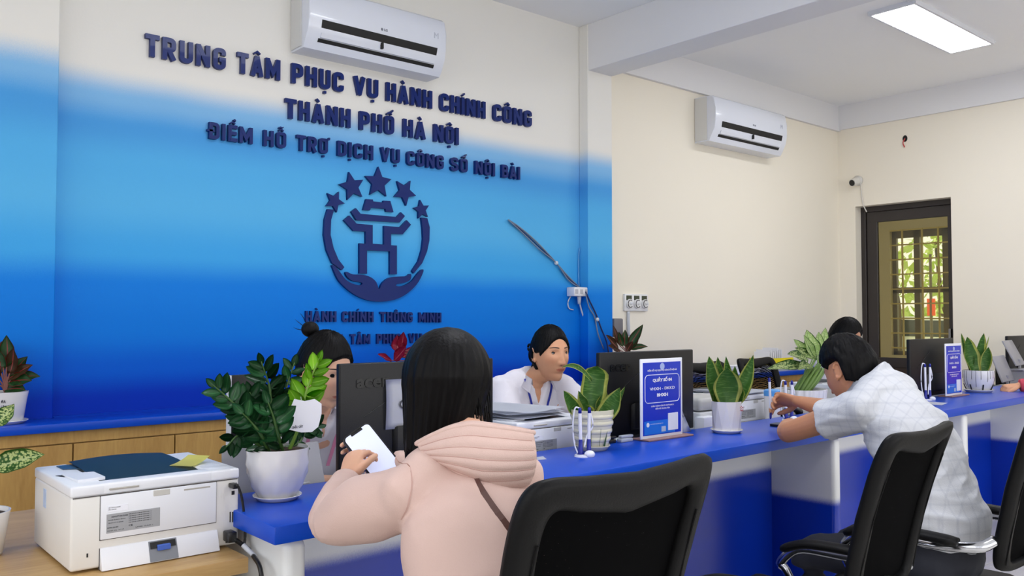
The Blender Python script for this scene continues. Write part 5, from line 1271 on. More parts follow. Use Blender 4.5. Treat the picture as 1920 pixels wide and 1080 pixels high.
# cup + mouse near the second pen stand
q = onY(2.2, 1492, 790)
t = thing('cup', 'white cup with a light blue lid behind the pen stand', 'cup', (3.53, 2.22, SD))
bm = bmesh.new(); lathe(bm, [(0.032, 0), (0.034, 0.003), (0.038, 0.18), (0.036, 0.18)], (3.53, 2.265, SD), 28); obj('cup_body', bm, m_cer, t, angle=40)
bm = bmesh.new(); lathe(bm, [(0.039, 0.18), (0.039, 0.205), (0.03, 0.21)], (3.53, 2.265, SD), 28); obj('lid', bm, mat('cup_lid_blue', (80, 150, 215), 0.4), t, angle=40)
t = thing('desk_telephone', 'black desk telephone behind the counter under the forearm', 'telephone', (3.76, 2.23, SD))
bm = bmesh.new(); box(bm, 3.61, 3.78, 2.25, 2.38, SD, SD + 0.07, 0.01, 3); obj('base', bm, m_black, t, angle=35)
bm = bmesh.new(); tube(bm, catmull([(3.62, 2.27, SD + 0.085), (3.66, 2.27, SD + 0.105), (3.72, 2.27, SD + 0.105), (3.77, 2.27, SD + 0.085)], 4), [(0.018, 0.02)] * 2 + [(0.014, 0.014)] * 9 + [(0.018, 0.02)] * 2, 12); obj('handset', bm, m_black, t, smooth=True)
# little clutter by the sign
for k, (x, y, m, lb) in enumerate(((2.30, 2.15, m_black, 'small black stapler behind the beige pot beside the counter sign'), (2.38, 2.14, mat('clear_plastic', (170, 176, 190), 0.2), 'small clear plastic holder beside the counter sign foot'))):
    bm = bmesh.new(); box(bm, x - 0.035, x + 0.03, y - 0.012, y + 0.012, CZ, CZ + 0.014, 0.004, 2); box(bm, x - 0.03, x + 0.035, y - 0.009, y + 0.009, CZ + 0.015, CZ + 0.025, 0.004, 2)
    tag(obj('stapler' if k == 0 else 'clip_holder', bm, m, angle=35), lb, 'stationery')
# stacks on the ledge
q = onY(4.0, 1448, 680)
t = thing('document_tray', 'yellow tray of papers on the ledge beside the pale variegated plant', 'tray', (6.24, 4.0, LZ))
m_yel = mat('yellow_tray', (232, 216, 20), 0.4)
zb = onY(4.0, 1440, 683).z; zt1 = onY(4.0, 1440, 671).z
bm = bmesh.new(); box(bm, 6.06, 6.42, 3.92, 4.10, zb, zb + 0.006); box(bm, 6.06, 6.42, 3.92, 3.926, zb, zt1); box(bm, 6.06, 6.42, 4.094, 4.10, zb, zt1); obj('tray_shell', bm, m_yel, t)
for k in range(7):
    tag(boxo('document', 6.10 + 0.03 * k, 6.10 + 0.03 * k + 0.006, 3.94, 4.08, zb + 0.007, zt1 + 0.05 + 0.015 * math.sin(k * 2) + 0.004 * k, m_paper, None), ('first', 'second', 'third', 'fourth', 'fifth', 'sixth', 'seventh')[k] + ' upright white document, counted from the pillar side, in the yellow tray', 'paper', 'documents in the yellow tray')
boxo('folder_box', 6.0, 6.5, 3.91, 4.11, LZ, zb, mat('grey_folder', (176, 180, 190), 0.5), t, 0.003, 1)
for k in range(5):
    tag(boxo('paper_stack', 5.22 + 0.01 * (k % 3), 5.52 - 0.012 * (k % 2), 3.92, 4.08, LZ + 0.014 * k, LZ + 0.014 * k + 0.013, m_paper if k % 2 else mat('lilac_folder', (150, 146, 190), 0.5), None), ('bottom', 'lower', 'middle', 'upper', 'topmost')[k] + (' white' if k % 2 else ' lilac') + ' flat folder in the ledge stack behind the faceted pot', 'papers', 'flat stack on the ledge')
for k in range(3):
    tag(boxo('paper_stack', 5.62 + 0.01 * (k % 3), 5.95, 3.92, 4.08, LZ + 0.02 * k, LZ + 0.02 * k + 0.019, m_paper, None), ('bottom', 'middle', 'top')[k] + ' white paper bundle on the ledge next to the yellow tray', 'papers', 'white bundle on the ledge')
# far tablets
tablet('grey tablet back on a stand beside the dripped white pot', 6.60, 2.35, 0.30, 0.19, 0.1, -0.35, SD + 0.06)
tablet('higher grey tablet back near the far monitor', 6.95, 2.39, 0.30, 0.20, 0.15, -0.45, SD + 0.16)
for o_, zz in ((bpy.data.objects.get('tablet_stand.002'), 0.06), (bpy.data.objects.get('tablet_stand.003'), 0.16)):
    x, y = o_.location.x, o_.location.y
    boxo('riser', x - 0.06, x + 0.06, y - 0.04, y + 0.06, SD, SD + zz + 0.0005, m_tab, o_, 0.002, 1)

# ================================================================== office chairs
m_pad = mat('black_leatherette', (13, 13, 14), 0.5, var=0.1, scale=20, bump=0.12, bscale=260, spec=0.18)
m_chrome = mat('chrome', (200, 202, 208), 0.12, 1.0, var=0.02)
def mesh_fabric(name, alpha):
    m = mat(name, (5, 5, 6), 0.9, var=0.2, scale=60, spec=0.05)
    nt = m.node_tree; N = nt.nodes; L = nt.links; b = N['Principled BSDF']
    tc = N.new('ShaderNodeTexCoord'); mp = N.new('ShaderNodeMapping'); mp.inputs['Scale'].default_value = (260, 260, 130)
    L.new(tc.outputs['Object'], mp.inputs[0]); w = N.new('ShaderNodeTexVoronoi'); w.inputs['Scale'].default_value = 1.0; w.inputs['Randomness'].default_value = 0.0; L.new(mp.outputs[0], w.inputs['Vector'])
    g = N.new('ShaderNodeMath'); g.operation = 'GREATER_THAN'; g.inputs[1].default_value = alpha; L.new(w.outputs['Distance'], g.inputs[0]); L.new(g.outputs[0], b.inputs['Alpha'])
    return m
m_net = mesh_fabric('black_mesh_fabric', 0.035)
m_net2 = mesh_fabric('open_mesh_fabric', 0.36)
def make_chair(label, W=0.234, top=1.02, zb=0.52, net=None, lean=0.13, yb=-0.215, adz=0.0):
    """office chair facing +Y, origin on the floor under the seat"""
    t = thing('office_chair', label, 'chair', (0, 0, 0))
    H = top - zb
    def place(x, s, off_=0.0):        # s 0..1 height; backrest plane leans back, wraps forward at its sides
        z = zb + H * s
        y = yb - lean * s * (0.9 + 0.1 * s) + 0.012 * math.sin(s * PI) - 0.05 + 0.022 * (abs(x) / W) ** 2 - off_
        return Vector((x, y, z))
    def outline(inner):
        pts = []; n = 96
        for k in range(n):
            a = 2 * PI * k / n; c, s_ = math.cos(a), math.sin(a)
            e = 0.25 if not inner else 0.20
            x = math.copysign(abs(c) ** e, c); y = math.copysign(abs(s_) ** e, s_)
            if not inner:
                w = W * (0.90 + 0.10 * (y * 0.5 + 0.5)); s = 0.5 + 0.5 * y
                if y > 0: s += 0.045 * (abs(x) ** 2.0 - 0.75) * y ** 3
                pts.append((x * w, s))
            else:
                w = W * (0.90 + 0.10 * (y * 0.5 + 0.5)) - 0.052; s = 0.475 + (0.405 if y > 0 else 0.43) * y
                if y > 0: s += (0.075 * (abs(x) ** 1.6) - 0.055) * y ** 3
                pts.append((x * w, s))
        return pts
    O, I = outline(False), outline(True)
    bm = bmesh.new(); rings = []
    for (ox, os_), (ix, is_) in zip(O, I):
        ring = []
        for j in range(12):
            b = 2 * PI * j / 12; u = 0.5 - 0.5 * math.cos(b); th = 0.019 * math.copysign(abs(math.sin(b)) ** 0.7, math.sin(b))
            ring.append(bm.verts.new(place(ox + (ix - ox) * u, os_ + (is_ - os_) * u, th)))
        rings.append(ring)
    n = len(rings)
    for i in range(n):
        for j in range(12):
            bm.faces.new((rings[i][j], rings[(i + 1) % n][j], rings[(i + 1) % n][(j + 1) % 12], rings[i][(j + 1) % 12]))
    obj('backrest_frame', bm, m_pad, t, world=False, smooth=True)
    bm = bmesh.new(); cen = [I[k] for k in range(n)]; rows = []
    cx, cs = 0, 0.48
    rings = []
    for q in (1.03, 0.8, 0.6, 0.4, 0.2):
        rings.append([bm.verts.new(place(cx + (ix - cx) * q, cs + (is_ - cs) * q, -0.004)) for ix, is_ in I])
    ce = bm.verts.new(place(cx, cs, -0.004))
    for a in range(4):
        for i in range(n): bm.faces.new((rings[a][i], rings[a][(i + 1) % n], rings[a + 1][(i + 1) % n], rings[a + 1][i]))
    for i in range(n): bm.faces.new((rings[4][i], rings[4][(i + 1) % n], ce))
    obj('mesh_panel', bm, net or m_net, t, world=False, smooth=True)
    # piping seams on the frame sides
    for sx in (-1, 1):
        bm = bmesh.new(); tube(bm, [place(sx * (W * 0.93 - 0.026) , s, 0.0195) for s in (0.06, 0.2, 0.4, 0.6, 0.78)], 0.0018, 5); obj('piping', bm, m_pad, t, world=False)
    bm = bmesh.new(); box(bm, -0.225, 0.225, -0.19, 0.24, 0.355, 0.425, 0.03, 4); obj('seat', bm, m_pad, t, world=False, smooth=True)
    for sx in (-1, 1):
        X = sx * 0.262
        path = [(X * 0.62, 0.0, 0.345), (X * 0.97, 0.08, 0.36), (X, 0.15, 0.47), (X, 0.17, 0.53), (X, 0.11, 0.585), (X, 0.0, 0.592), (X, -0.13, 0.592), (X * 0.95, -0.22, 0.60), (X * 0.80, -0.255, 0.62)]
        path = [(a, b, c + (adz if c > 0.5 else adz * 0.5)) for a, b, c in path]
        bm = bmesh.new(); tube(bm, catmull(path, 5), [(0.016, 0.009)] * 41, 10, up=(1, 0, 0)); ar = obj('armrest', bm, m_chrome, t, world=False, smooth=True)
        bm = bmesh.new(); tube(bm, catmull([(X, 0.16, 0.578 + adz), (X, 0.08, 0.606 + adz), (X, -0.04, 0.612 + adz), (X, -0.17, 0.608 + adz)], 5), [(0.024, 0.012)] + [(0.029, 0.015)] * 14 + [(0.024, 0.012)], 12, up=(0, 0, 1)); obj('arm_pad', bm, m_pad, ar, world=False, smooth=True)
    bm = bmesh.new(); tube(bm, [(0, 0, 0.36), (0, 0, 0.31), (0, 0, 0.305), (0, 0, 0.09)], [0.03, 0.03, 0.022, 0.022], 16); obj('gas_column', bm, m_black, t, world=False, angle=40)
    bm = bmesh.new(); box(bm, -0.03, 0.03, -0.27, 0.02, 0.325, 0.35, 0.006, 2); tube(bm, catmull([(0, -0.22, 0.34), (0, -0.30, 0.40), (0, -0.285, 0.56)], 4), [(0.028, 0.01)] * 9, 10, up=(1, 0, 0)); obj('back_bracket', bm, m_black, t, world=False, angle=40)
    for k in range(5):
        a = 2 * PI * k / 5 + 0.3; c, s = math.cos(a), math.sin(a)
        bm = bmesh.new(); tube(bm, [(0.02 * c, 0.02 * s, 0.11), (0.16 * c, 0.16 * s, 0.09), (0.29 * c, 0.29 * s, 0.07)], [(0.025, 0.02), (0.02, 0.015), (0.015, 0.012)], 10); lg = obj('base_arm', bm, m_chrome, t, world=False, smooth=True)
        bm = bmesh.new(); tube(bm, [(0.29 * c - s * 0.02, 0.29 * s + c * 0.02, 0.03), (0.29 * c + s * 0.02, 0.29 * s - c * 0.02, 0.03)], 0.029, 16); tube(bm, [(0.29 * c, 0.29 * s, 0.075), (0.29 * c, 0.29 * s, 0.04)], 0.009, 8); obj('caster', bm, m_black, lg, world=False, angle=40)
    return t
ch1 = make_chair('black mesh office chair in front of the counter behind the woman in pink')
ch1.location = (1.068, 1.325, 0)
ch2 = make_chair('empty black office chair between the woman in pink and the seated man', W=0.230, top=0.975, adz=-0.075)
ch2.location = (2.268, 1.40, 0); ch2.rotation_euler = (0, 0, 0.08)
ch3 = dup(ch1, (2.855, 1.25, 0), 'black office chair the white shirted man is sitting on', 0.04)
ch4 = make_chair('black mesh staff chair with see-through back near the wooden cabinets', W=0.225, net=m_net2, top=0.985)
ch4.location = (4.45, 2.98, 0); ch4.rotation_euler = (0, 0, PI)
ch5 = dup(ch4, (3.80, 3.05, 0), 'black mesh staff chair behind the second monitor and faceted pot', PI)
ch6 = dup(ch4, (2.46, 3.06, 0), 'black staff chair of the older clerk', PI)
st = thing('stool', 'low black stool under the young clerk with the bun', 'stool', (1.40, 2.86, 0))
bm = bmesh.new(); tube(bm, [(1.40, 2.86, 0.41), (1.40, 2.86, 0.42), (1.40, 2.86, 0.46), (1.40, 2.86, 0.475)], [0.17, 0.185, 0.185, 0.16], 32); obj('seat', bm, m_pad, st, smooth=True)
bm = bmesh.new(); tube(bm, [(1.40, 2.86, 0.42), (1.40, 2.86, 0.10)], 0.025, 14); obj('column', bm, m_chrome, st, angle=40)
bm = bmesh.new(); tube(bm, [(1.40, 2.86, 0.0), (1.40, 2.86, 0.02), (1.40, 2.86, 0.05), (1.40, 2.86, 0.10)], [0.22, 0.21, 0.08, 0.03], 32); obj('base', bm, m_chrome, st, angle=40)
ch8 = dup(ch4, (5.20, 3.10, 0), 'black staff chair of the clerk behind the seated man', PI)
ch9 = dup(ch1, (6.35, 1.28, 0), 'black office chair of the customer in pink red at the far counter')

# ================================================================== people
def skin_material(name, rgb):
    m = mat(name, rgb, 0.48, var=0.05, scale=40, sss=0.12, spec=0.4, bump=0.05, bscale=400)
    nt = m.node_tree; N = nt.nodes; L = nt.links; b = N['Principled BSDF']
    src = b.inputs['Base Color'].links[0].from_socket
    at = N.new('ShaderNodeVertexColor'); at.layer_name = 'lip_tint_crease_shade'
    mx = N.new('ShaderNodeMix'); mx.data_type = 'RGBA'; mx.blend_type = 'MULTIPLY'; mx.inputs[0].default_value = 1.0
    L.new(src, mx.inputs[6]); L.new(at.outputs[0], mx.inputs[7]); L.new(mx.outputs[2], b.inputs['Base Color'])
    return m
sk_a = skin_material('skin_light', (226, 176, 148)); sk_b = skin_material('skin_tan', (206, 152, 118)); sk_c = skin_material('skin_brown', (196, 138, 104))
m_hair = mat('black_hair', (7, 6, 7), 0.5, var=0.3, scale=4, spec=0.14, stretch=(60, 60, 4), bump=0.5, bscale=2.0)
m_eye = mat('eye_white', (214, 206, 200), 0.2, spec=0.6); m_iris = mat('iris_dark', (30, 18, 14), 0.1, spec=0.6)
m_lipc = (0.78, 0.46, 0.48)
g2 = lambda x, z, cx, cz, sx, sz: math.exp(-((x - cx) / sx) ** 2 - ((z - cz) / sz) ** 2)
def head_point(th, ph):
    """th latitude -pi/2..pi/2, ph longitude, 0 = face (-Y)"""
    cx = math.cos(th)
    x = 0.074 * cx * math.sin(ph); y = -0.094 * cx * math.cos(ph); z = 0.115 * math.sin(th)
    fr = max(0.0, math.cos(ph))
    # jaw narrows, back of the skull is fuller than the chin
    if z < 0:
        t = min(1, -z / 0.115)
        x *= 1 - 0.18 * t ** 1.3
        if y > 0: y *= 1 - 0.45 * t; z = z * (1 - 0.12 * (1 - fr))
        else: y = y * (1 - 0.02 * t) - 0.010 * t * fr
    # face plane is flatter than an ellipsoid
    if y < 0:
        xx = abs(x) / 0.074
        y = y * (1 + 0.06 * xx * (1 - xx) * 4 * 0.5)
        y += 0.004 * fr * math.exp(-((z - 0.05) / 0.05) ** 2)
    # chin and low jaw reach further down/forward at the front
    if fr > 0 and th < -0.75:
        k = min(1, (-0.75 - th) / 0.5); y -= 0.036 * fr * k * (1 if th > -1.35 else max(0, 1 - (-1.35 - th) / 0.22)); 
    if y < -0.02:
        d = 0.0
        nz = 0.024 * math.exp(-((x) / 0.0095) ** 2) * (max(0, min(1, (0.030 - z) / 0.062))) ** 1.3 * (1 if z > -0.036 else math.exp(-((z + 0.036) / 0.006) ** 2))
        d += nz
        d += 0.009 * (g2(x, z, 0.013, -0.034, 0.007, 0.008) + g2(x, z, -0.013, -0.034, 0.007, 0.008))
        d -= 0.0085 * (g2(x, z, 0.030, 0.010, 0.016, 0.011) + g2(x, z, -0.030, 0.010, 0.016, 0.011))
        d += 0.004 * (g2(x, z, 0.030, 0.030, 0.02, 0.008) + g2(x, z, -0.030, 0.030, 0.02, 0.008))
        d += 0.004 * (g2(x, z, 0.042, -0.018, 0.018, 0.016) + g2(x, z, -0.042, -0.018, 0.018, 0.016))
        d += 0.0075 * g2(x, z, 0, -0.062, 0.024, 0.013)
        d += 0.0030 * g2(x, z, 0, -0.0555, 0.017, 0.0038) + 0.0035 * g2(x, z, 0, -0.0665, 0.014, 0.0042) - 0.0035 * g2(x, z, 0, -0.0608, 0.019, 0.0018)
        d -= 0.003 * g2(x, z, 0, -0.078, 0.018, 0.005)
        d += 0.006 * g2(x, z, 0, -0.096, 0.018, 0.012)
        y -= d
    return Vector((x, y, z))
def add_head(bm, M, n=112, m=96):
    rings = []
    for i in range(1, m):
        th = -PI / 2 + PI * i / m
        rings.append([bm.verts.new(M @ head_point(th, 2 * PI * k / n)) for k in range(n)])
    bot = bm.verts.new(M @ head_point(-PI / 2 + 1e-4, 0)); top = bm.verts.new(M @ Vector((0, 0, 0.115)))
    for i in range(len(rings) - 1):
        for k in range(n): bm.faces.new((rings[i][k], rings[i][(k + 1) % n], rings[i + 1][(k + 1) % n], rings[i + 1][k]))
    for k in range(n): bm.faces.new((bot, rings[0][(k + 1) % n], rings[0][k])); bm.faces.new((top, rings[-1][k], rings[-1][(k + 1) % n]))
    for s in (-1, 1):   # ears: rim, lobe, bowl
        c = Vector((s * 0.0725, 0.006, -0.004))
        R = Matrix.Rotation(s * 0.35, 3, 'Z') @ Matrix.Rotation(-0.18, 3, 'X')
        pts = [c + R @ Vector((s * 0.008, 0.006 + 0.015 * math.cos(a), 0.004 + 0.027 * math.sin(a))) for a in [(-2.2 + 4.9 * q / 12) for q in range(13)]]
        tube(bm, [M @ p for p in pts], 0.0040, 8, round_cap=True)
        rot = (M.to_3x3() @ R)
        ellipsoid(bm, M @ (c + R @ Vector((s * 0.002, 0.004, 0.0))), (0.0045, 0.015, 0.025), rot, 12, 8)
        ellipsoid(bm, M @ (c + R @ Vector((s * 0.003, -0.004, -0.024))), (0.005, 0.008, 0.009), rot, 10, 8)
def add_hand(bm, wrist, d, nrm, thumb, curl=(0.3, 0.5, 0.4), s=1.0, spread=0.06, thumb_in=0.5, length=None):
    """wrist point; d towards the fingers; nrm palm side; thumb = +1/-1 side"""
    w = Vector(wrist); d = Vector(d).normalized(); nrm = Vector(nrm); nrm = (nrm - d * nrm.dot(d)).normalized(); sd = d.cross(nrm).normalized() * thumb
    tube(bm, [w - d * 0.02 * s, w + d * 0.012 * s, w + d * 0.045 * s, w + d * 0.08 * s, w + d * 0.092 * s], [(0.024 * s, 0.018 * s), (0.027 * s, 0.017 * s), (0.038 * s, 0.0155 * s), (0.041 * s, 0.013 * s), (0.036 * s, 0.010 * s)], 16, up=nrm, round_cap=True)
    lens = (0.074, 0.082, 0.076, 0.060)
    for k in range(4):
        o = (0.030 - 0.0195 * k) * s
        p = w + d * (0.078 - 0.004 * abs(k - 1)) * s + sd * o
        fd = (d + sd * (1.5 - k) * spread).normalized()
        P = [p - fd * 0.02 * s, p]; a = 0
        for seg, c in zip((0.44, 0.31, 0.25), curl if not isinstance(curl[0], (list, tuple)) else curl[k]):
            a += c; dir_ = (fd * math.cos(a) + nrm * math.sin(a)); p = p + dir_ * lens[k] * seg * s; P.append(p.copy())
        tube(bm, catmull(P, 3), [0.0096 * s - 0.0026 * s * i / (3 * (len(P) - 1)) for i in range(3 * (len(P) - 1) + 1)], 10, up=nrm, round_cap=True)
    p = w + d * 0.022 * s + sd * 0.024 * s; P = [p]
    td = (d * 0.75 + sd * 0.65 + nrm * 0.25 * thumb_in).normalized()
    p = p + td * 0.034 * s; P.append(p.copy()); td = (d * 0.95 + sd * 0.25 + nrm * 0.5 * thumb_in).normalized()
    p = p + td * 0.030 * s; P.append(p.copy()); td = (d * 0.95 - sd * 0.05 + nrm * 0.8 * thumb_in).normalized(); p = p + td * 0.024 * s; P.append(p.copy())
    tube(bm, catmull(P, 3), [0.0135 * s, 0.0130 * s, 0.0122 * s, 0.0115 * s, 0.011 * s, 0.0105 * s, 0.0102 * s, 0.0098 * s, 0.0092 * s, 0.008 * s], 12, up=nrm, round_cap=True)
def head_matrix(c, yaw, pitch=0.0, roll=0.0, s=1.0):
    """yaw 0 = facing -Y; positive pitch looks down"""
    return Matrix.Translation(Vector(c)) @ Matrix.Rotation(yaw, 4, 'Z') @ Matrix.Rotation(roll, 4, 'Y') @ Matrix.Rotation(pitch, 4, 'X') @ Matrix.Scale(s, 4)
def fold_fn(scale=(9, 9, 16), amp=0.006, seed=0.0, fine=0.0):
    def fn(c, n):
        v = Vector((c.x * scale[0] + seed, c.y * scale[1], c.z * scale[2]))
        a = noise.noise(v); r = 1 - abs(a) * 2.2
        q = amp * (r * 0.7 - 0.35)
        if fine: q += fine * noise.noise(v * 3.1)
        return q
    return fn
def paint_face(o, M, closed=False):
    inv = M.inverted(); me = o.data; ca = me.color_attributes.new('lip_tint_crease_shade', 'FLOAT_COLOR', 'POINT'); L = wloc(o)
    for i, v in enumerate(me.vertices):
        p = inv @ (v.co + L); col = Vector((1, 1, 1))
        if p.y < -0.05 and p.length < 0.132:
            w = 0.018 + 0.0 * p.z
            lx = min(1, abs(p.x) / 0.0225); hi = 0.0068 * (1 - lx ** 2) + 0.0008
            d = abs(p.z + 0.061) / hi if lx < 1 else 9
            k = max(0, min(1, (1.25 - d) / 0.4))
            col = col.lerp(Vector(m_lipc), k)
            d2 = g2(abs(p.x), p.z, 0.044, -0.022, 0.02, 0.016); col = col.lerp(Vector((1.0, 0.86, 0.84)), 0.6 * d2)
            if g2(p.x, p.z, 0, -0.0608, 0.02, 0.0013) > 0.5: col *= 0.55  # shade of the mouth crease painted into the skin colour
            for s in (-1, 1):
                if g2(p.x, p.z, s * 0.0075, -0.0415, 0.0035, 0.0028) > 0.45 and p.y > -0.118: col *= 0.45  # shade inside the nostrils painted as dark spots
        ca.data[i].color = (col.x, col.y, col.z, 1)
def add_eyes(t, M, closed=False):
    for s in (-1, 1):
        hp = head_point(math.asin(0.010 / 0.115), s * math.asin(0.0305 / 0.074))
        c = Vector((s * 0.0305, hp.y + 0.0112, 0.010))
        R3 = M.to_3x3()
        if not closed:
            bm = bmesh.new(); ellipsoid(bm, M @ c, (0.0125, 0.0125, 0.0125), R3, 18, 14); e = obj('eye', bm, m_eye, t, smooth=True)
            bm = bmesh.new(); ellipsoid(bm, M @ (c + Vector((-0.0012 * 0, -0.0105, -0.0006))), (0.0052, 0.0028, 0.0052), R3, 14, 10); obj('iris', bm, m_iris, e, smooth=True)
        # lids
        sk = t['_skin']
        for up in (1, -1):
            bm = bmesh.new(); r = 0.0136
            a0, a1 = ((0.26, 1.35) if up == 1 else (0.22, 1.3)) if not closed else ((-0.25, 1.35) if up == 1 else (0.2, 1.3))
            def lid(u, v, up=up):
                lo = (u - 0.5) * 2.3; la = up * (a0 * (1 - 0.55 * abs(u - 0.5) * 2) + (a1 - a0 * (1 - 0.55 * abs(u - 0.5) * 2)) * v)
                return M @ (c + r * Vector((math.sin(lo) * math.cos(la), -math.cos(lo) * math.cos(la), math.sin(la))))
            surf(bm, lid, 12, 6, 0.0008); obj('eyelid', bm, MATS[sk], t, smooth=True)
        bm = bmesh.new()   # lash line
        P = []
        for k in range(9):
            u = k / 8; lo = (u - 0.5) * 2.2; la = (a0 if not closed else -0.25) if False else ((0.26 if not closed else -0.25) * (1 - 0.55 * abs(u - 0.5) * 2))
            P.append(M @ (c + 0.0142 * Vector((math.sin(lo) * math.cos(la), -math.cos(lo) * math.cos(la), math.sin(la)))))
        tube(bm, P, [0.0004] + [0.0010] * 7 + [0.0004], 5); obj('eyelash', bm, m_hair, t)
        P = []
        for k in range(8):
            u = k / 7; x = s * (0.013 + 0.036 * u); z = 0.0315 + 0.0045 * math.sin(u * 2.4) - 0.003 * u
            th = math.asin(z / 0.115); q = head_point(th, math.asin(max(-0.99, min(0.99, x / (0.074 * math.cos(th)))))); P.append(M @ Vector((x, q.y - 0.0012, z)))
        bm = bmesh.new(); tube(bm, P, [(0.001, 0.0014), (0.001, 0.0024), (0.001, 0.0026), (0.001, 0.0026), (0.001, 0.0023), (0.001, 0.002), (0.001, 0.0016), (0.001, 0.0008)], 6, up=M.to_3x3() @ Vector((0, 0, 1))); obj('eyebrow', bm, mat('eyebrow_hair', (52, 38, 34), 0.6), t)
def hair_cap(t, M, hairline, vol=0.014, name='hair', rough=0.0, extra=None, top=0.0):
    """hair shell: raised over the hair region, sunk below the skin elsewhere"""
    bm = bmesh.new(); n, m = 112, 84; rings = []
    for i in range(1, m):
        th = -PI / 2 + PI * i / m; ring = []
        for k in range(n):
            ph = 2 * PI * k / n; pp = ph if ph < PI else ph - 2 * PI
            p = head_point(th, ph); e = hairline(th, abs(pp), pp)   # >0 in hair
            f = max(0, min(1, e / 0.12 + 0.5)); f = f * f * (3 - 2 * f)
            dirn = p.normalized()
            q = vol * f - 0.012 * (1 - f)
            q += top * max(0, math.sin(th)) ** 2 * f
            if f > 0.5: q += 0.0016 * math.sin(pp * 46 + 3 * math.sin(th * 5)) + rough * noise.noise(Vector((pp * 9, th * 4, 1.3)))
            ring.append(bm.verts.new(M @ (p + dirn * q)))
        rings.append(ring)
    bot = bm.verts.new(M @ Vector((0, 0, -0.09))); topv = bm.verts.new(M @ Vector((0, 0, 0.115 + vol + top)))
    for i in range(len(rings) - 1):
        for k in range(n): bm.faces.new((rings[i][k], rings[i][(k + 1) % n], rings[i + 1][(k + 1) % n], rings[i + 1][k]))
    for k in range(n): bm.faces.new((bot, rings[0][(k + 1) % n], rings[0][k])); bm.faces.new((topv, rings[-1][k], rings[-1][(k + 1) % n]))
    if extra: extra(bm)
    return obj(name, bm, m_hair, t, smooth=True)
def seated(name, label, S, loc):
    """S: measured joints of one seated person; builds body, top, trousers, shoes"""
    t = thing(name, label, 'person', (loc[0], loc[1], 0)); V = lambda k: Vector(S[k])
    s = S.get('s', 1.0); f = Vector(S['face'] + (0,)).normalized(); r = Vector((f.y, -f.x, 0)); up = Vector((0, 0, 1))
    hip, waist, chest, sh = V('hip'), V('waist'), V('chest'), V('sh'); M = S['head']
    w = S.get('w', 0.155); dp = S.get('d', 0.105); sw = S.get('sw', 0.18)
    neck_top = M @ Vector((0, 0.022, -0.075)); nb = sh + Vector((0, 0, 0.035)); skin = S['skin']; t['_skin'] = skin.name
    shp = {}
    for k, sg in (('L', -1), ('R', 1)): shp[k] = V('sh' + k) if ('sh' + k) in S else sh + r * sw * sg
    # --- skin body
    bm = bmesh.new(); add_head(bm, M)
    nr = S.get('neck', 0.054)
    tube(bm, catmull([nb - up * 0.09 - f * 0.01, nb - up * 0.02, (nb + neck_top) / 2, neck_top, M @ Vector((0, 0.012, -0.03))], 4), [nr * 1.5] * 2 + [nr * 1.35, nr * 1.2, nr * 1.08, nr] + [nr] * 8 + [nr * 0.95] * 3, 24, up=f, round_cap=True)
    tube(bm, catmull([hip, waist, chest, sh - up * 0.03], 4), [(w * 0.84, dp * 0.8)] * 4 + [(w * 0.8, dp * 0.8)] * 4 + [(w * 0.90, dp * 0.88)] * 4 + [(w * 0.7, dp * 0.6)], 24, up=f, round_cap=True)
    tube(bm, [shp['L'] + r * 0.02, sh + up * 0.006, shp['R'] - r * 0.02], [0.036, 0.055, 0.036], 16, up=f, round_cap=True)
    for k in ('L', 'R'):
        e, wr = V('el' + k), V('wr' + k)
        smooth_tube(bm, [shp[k], (shp[k] + e) / 2, e, (e * 0.62 + wr * 0.38), wr], [0.044 * s, 0.043 * s, 0.038 * s, 0.041 * s, (0.026 * s, 0.022 * s)], 18, 4)
        h = S['hand' + k]; add_hand(bm, wr, h[0], h[1], h[2], *h[3:])
    body = remesh_object('body', bm, S.get('vox', 0.0032), skin, t, 3, 0.5); paint_face(body, M)
    # --- top
    bm = bmesh.new(); lo = S.get('loose', 0.012)
    P = catmull([hip + up * S.get('hem', -0.02), waist, chest, sh + up * -0.01], 5)
    rw = [(w * 1.02 + lo, dp * 1.12 + lo), (w * 0.97 + lo, dp * 1.05 + lo), (w * 1.05 + lo, dp * 1.06 + lo), (sw * 0.72, dp * 0.72 + lo)]
    rr = []
    for q in range(len(P)):
        a = q / (len(P) - 1) * 3; i = min(int(a), 2); b = a - i; b = b * b * (3 - 2 * b); rr.append((rw[i][0] * (1 - b) + rw[i + 1][0] * b, rw[i][1] * (1 - b) + rw[i + 1][1] * b))
    tube(bm, P, rr, 32, up=f, round_cap=True)
    tube(bm, catmull([shp['L'], sh + up * 0.018 - r * 0.08, sh + up * 0.03, sh + up * 0.018 + r * 0.08, shp['R']], 4), [(0.052, 0.05)] * 3 + [(0.058, 0.056)] * 11 + [(0.052, 0.05)] * 3, 18, up=f, round_cap=True)
    tube(bm, [sh + up * 0.03, nb + (neck_top - nb) * 0.38], [(nr + 0.028), (nr + 0.008)], 24, up=f)
    sl = S.get('sleeve', 1.9)
    for k in ('L', 'R'):
        e, wr = V('el' + k), V('wr' + k); SR = S.get('sr', (0.062, 0.060, 0.056, 0.052, 0.040))
        pts = [shp[k] - (r * 0.02 * (1 if k == 'R' else -1)), (shp[k] + e) / 2, e, e * 0.5 + wr * 0.5, wr]
        if sl <= 1: pts = [pts[0], pts[0] + (e - pts[0]) * 0.35, pts[0] + (e - pts[0]) * sl]; SR = (SR[0], SR[1], SR[1] * 1.02)
        elif sl < 2: pts = pts[:3] + [e + (wr - e) * (sl - 1) * 0.5, e + (wr - e) * (sl - 1)]
        Pc = catmull(pts, 5); Rc = [v.x for v in catmull([(q, 0, 0) for q in SR[:len(pts)]], 5)]
        tube(bm, Pc, Rc, 22, up=f)
